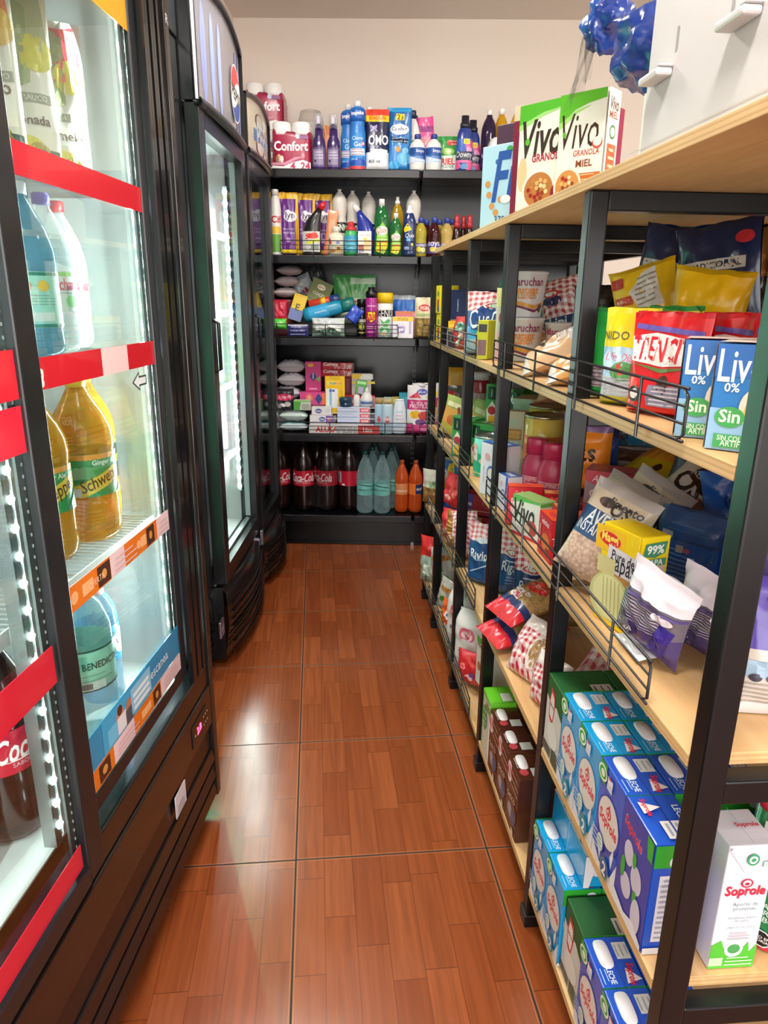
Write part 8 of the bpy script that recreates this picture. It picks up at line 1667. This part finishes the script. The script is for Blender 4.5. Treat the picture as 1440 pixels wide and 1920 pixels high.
d_('cacha', lambda: mk_bottle('water_bottle', .043, .26, P_WATER, ('e4f0f0', 'clear'), cap=(.34, .93, 1, '3a3a9a'), label=(.27, .52, 'c9d8d4', [r(0, .93, 1, .1, '78c060'), t(.3, .68, .6, 'cachantun', 'b8385a', b=.04, k=1.5), lines(.3, .5, .5, .08, 2, '7a8a90'), r(-.6, .5, .24, .6, 'b4c4d8'), e(.3, .25, .2, .3, '8ac488'), lines(-.6, .4, .2, .4, 6, '6a7a90')])))
d_('cacha2', lambda: mk_bottle('water_bottle', .043, .26, P_WATER, ('e4f0f0', 'clear'), cap=(.34, .93, 1, 'b8303e'), label=(.27, .52, 'c9d8d4', [r(0, .93, 1, .1, '78c060'), t(.2, .68, .6, 'cachantun', 'c84858', b=.04, k=1.5), e(.3, .25, .2, .3, '8ac488')])))
d_('benF', lambda: mk_bottle('water_bottle', .047, .262, P_WATER, ('6aa8c0', 'tint'), cap=(.34, .93, 1, 'e8ecec'), label=(.18, .5, '9ad4c4', [r(0, .96, 1, .06, '2f7a6a'), r(0, .04, 1, .06, '2f7a6a'), e(-.3, .75, .14, .2, 'b8926a'), e(.1, .75, .14, .2, 'd8b84a'), lines(-.1, .5, .5, .16, 4, '6aa898'), r(-.1, .2, .4, .16, 'c8d8d0')])))
d_('schw', lambda: mk_bottle('ginger_ale_bottle', .056, .305, P_SODA, ('cf9a2c', 'tint'), cap=(.32, .94, 1, 'd8b83a'), label=(.3, .56, '2f8a4e', [r(0, .93, 1, .12, 'd8923a'), p([(-1, 0), (-.3, 0), (1, .5), (1, .86), (-.4, .3), (-1, .12)], 'd8b83a'), t(.28, .4, .66, 'Schweppes', '3a2f1a', b=.01, sh=.2, rot=.34, k=1.4), t(.3, .78, .35, 'Ginger Ale', 'e0ecd8'), r(-.75, .12, .1, .2, 'e0e8e0'), r(-.45, .12, .1, .2, 'd8d8e0'), p([(.6, .0), (1, .0), (1, .45)], '1a5a44')])))
d_('schw2', lambda: mk_bottle('ginger_ale_bottle', .052, .3, P_SODA, ('c8962c', 'tint'), cap=(.32, .94, 1, 'd8b83a'), label=(.3, .56, '123a3c', [r(0, .95, 1, .1, 'd8a83a'), t(.1, .35, .7, 'Schweppes', 'd8b83a', b=.01, sh=.2, rot=.34, k=1.4)])))
d_('bigben', lambda: mk_bottle('water_bottle', .054, .325, [(.9, 0), (1, .02), (1, .3), (.97, .34), (1, .6), (.96, .72), (.7, .84), (.4, .9), (.38, .92)], ('9cd0d4', 'clear'), cap=(.46, .91, 1, 'e4e8e8'), label=(.36, .62, '98d4b8', [r(0, .97, 1, .05, '1f4f48'), r(0, .03, 1, .05, '1f4f48'), t(.3, .62, .62, 'BENEDICTINO', '2c4a3a', b=.02, k=1.3), r(-.5, .74, .3, .26, '78bca4'), r(-.3, .14, .5, .2, 'd0dcd0'), *[r(-.5 + .035 * i, .15, .012, .14, '3a3a3a') for i in range(11)], lines(-.2, .34, .6, .12, 2, '6aa890')])))
d_('vital', lambda: mk_bottle('water_bottle', .042, .265, [(.9, 0), (1, .03), (.96, .14), (1, .18), (.96, .26), (1, .3), (1, .66), (.92, .76), (.66, .85), (.4, .89), (.38, .9)], ('7ab8dc', 'clear'), cap=(.5, .88, 1, 'd89098'), capprof=[(1, 0), (1, .3), (.8, .4), (.8, .85), (.5, 1)], label=(.34, .64, '3f98cc', [e(.5, .5, .4, .7, 'e8e8ec'), t(.5, .5, .3, 'Vital', '3a4a5a', b=.02), lines(-.2, .25, .4, .2, 3, 'b8dcee')])))
def f1(key, s, y, z, label, cat, grp=None, **kw): return put(key, F1, s, y, z, label, cat, grp, **kw)
ZA, ZB, ZC, ZD = 1.4275, 1.1505, .8025, .4355
for key, s, y, l in (('poA', -.5, .13, 'orange printed juice pouch at the left of the top cooler shelf'), ('poA', -.37, .14, 'orange printed juice pouch second from left in the cooler'), ('poB', -.25, .15, 'lemon printed juice pouch in the middle of the top cooler shelf'), ('poB', -.15, .27, 'lemon printed juice pouch set back'), ('poC', -.12, .16, 'red printed juice pouch at the right of the top cooler shelf')):
    f1(key, s, y, ZA, l, 'juice', 'juice pouches', rz=-52)
f1('benF', -0.31, 0.14, ZB, 'blue tinted water bottle with white cap, left of the middle cooler shelf', 'water', rz=-40)
f1('cacha', -0.2, 0.16, ZB, 'clear water bottle with blue cap, front one', 'water', 'clear water bottles', rz=-42)
f1('cacha2', -0.095, 0.19, ZB, 'clear water bottle with red cap on the right', 'water', 'clear water bottles', rz=-42)
f1('cacha', -0.31, 0.3, ZB, 'clear water bottle with blue cap at the back left', 'water', 'clear water bottles', rz=-40)
f1('cacha2', -0.2, 0.3, ZB, 'clear water bottle with red cap at the back', 'water', 'clear water bottles', rz=-40)
f1('schw', -0.195, 0.14, ZC, 'ginger ale bottle with green and gold label, front one', 'soda', 'ginger ale bottles', rz=-46)
f1('schw', -0.315, 0.165, ZC, 'ginger ale bottle cut off by the door frame on the left', 'soda', 'ginger ale bottles', rz=-60)
f1('schw2', -0.08, 0.185, ZC, 'ginger ale bottle with dark label on the right', 'soda', 'ginger ale bottles', rz=-40)
f1('bigben', -0.3, 0.13, ZD, 'large pale green water bottle with mint label at the cooler bottom', 'water', rz=-42)
f1('vital', -0.165, 0.17, ZD, 'blue water bottle with pink cap at the cooler bottom', 'water', rz=-30)
f1('coke', -.55, .14, ZD, 'dark cola bottle low in the near half of the cooler', 'soda', 'dark cola bottles in the cooler', sc=.9)
f1('coke', -.7, .16, ZD, 'dark cola bottle low in the near half of the cooler, right', 'soda', 'dark cola bottles in the cooler', sc=.9)
for i, (s, z) in enumerate(((-.56, ZC), (-.72, ZC), (-.56, ZB), (-.74, ZB))):
    f1('coke', s, .2, z, ('dark cola bottle on the third cooler shelf, left', 'dark cola bottle on the third cooler shelf, right', 'dark cola bottle on the second cooler shelf, left', 'dark cola bottle on the second cooler shelf, right')[i], 'soda', 'dark cola bottles in the cooler', sc=.68)
def f3(key, s, y, z, label, cat, grp=None, **kw): return put(key, F2, s, y, z, label, cat, grp, **kw)
d_('canr', lambda: mk_can('drink_can', .033, .12, [r(0, .5, 1, .9, 'c8342c'), r(0, .3, 1, .2, 'e0a03a')], 'c8342c')); d_('cang', lambda: mk_can('drink_can', .033, .12, [r(0, .5, 1, .9, '7ab83a'), r(0, .6, 1, .2, 'd8e060')], '7ab83a')); d_('canb', lambda: mk_can('drink_can', .033, .12, [r(0, .5, 1, .9, '2f6ab0'), r(0, .4, 1, .2, 'd8d8e0')], '2f6ab0'))
W5 = ('first', 'second', 'third', 'fourth', 'fifth', 'sixth')
for lev, (z, keys) in enumerate(((.657, 'bbrgrb'), (.927, 'grgrgb'), (1.197, 'bgbrgr'), (1.467, 'rrgrrb'))):
    for i, c in enumerate(keys):
        f3('can' + c, .1 + i * .085, .16 + .03 * (i % 2), z + .0035, '%s drink can, %s from left, %s shelf of the lit cooler' % ({'r': 'red', 'g': 'green', 'b': 'blue'}[c], W5[i], ('lowest', 'second lowest', 'second highest', 'highest')[lev]), 'drink can', 'drink cans in the lit cooler')

# ================================================================ BEHIND THE RACK
def counter():
    root = empty('shop_counter')
    b = MB(); b.box(-.9, .9, 0, .5, 0, 1.2, ('c9cccc', 'paper'), .004); b.build('body', root)
    b = MB(); b.box(-.92, .92, -.02, .52, 1.2, 1.235, ('dfe2e2', 'plastic'), .004); b.build('worktop', root)
    b = MB(); b.box(-.915, -.885, -.012, 0, 0, 1.2, ('1c1d20', 'plastic')); b.box(.885, .915, -.012, 0, 0, 1.2, ('1c1d20', 'plastic')); b.box(-.02, .02, -.012, 0, 0, 1.2, ('1c1d20', 'plastic')); b.build('edge_trim', root)
    return root
d_('counter', counter)
k('counter', .1, .85, .0, 'pale grey counter standing behind the plywood rack', 'counter')
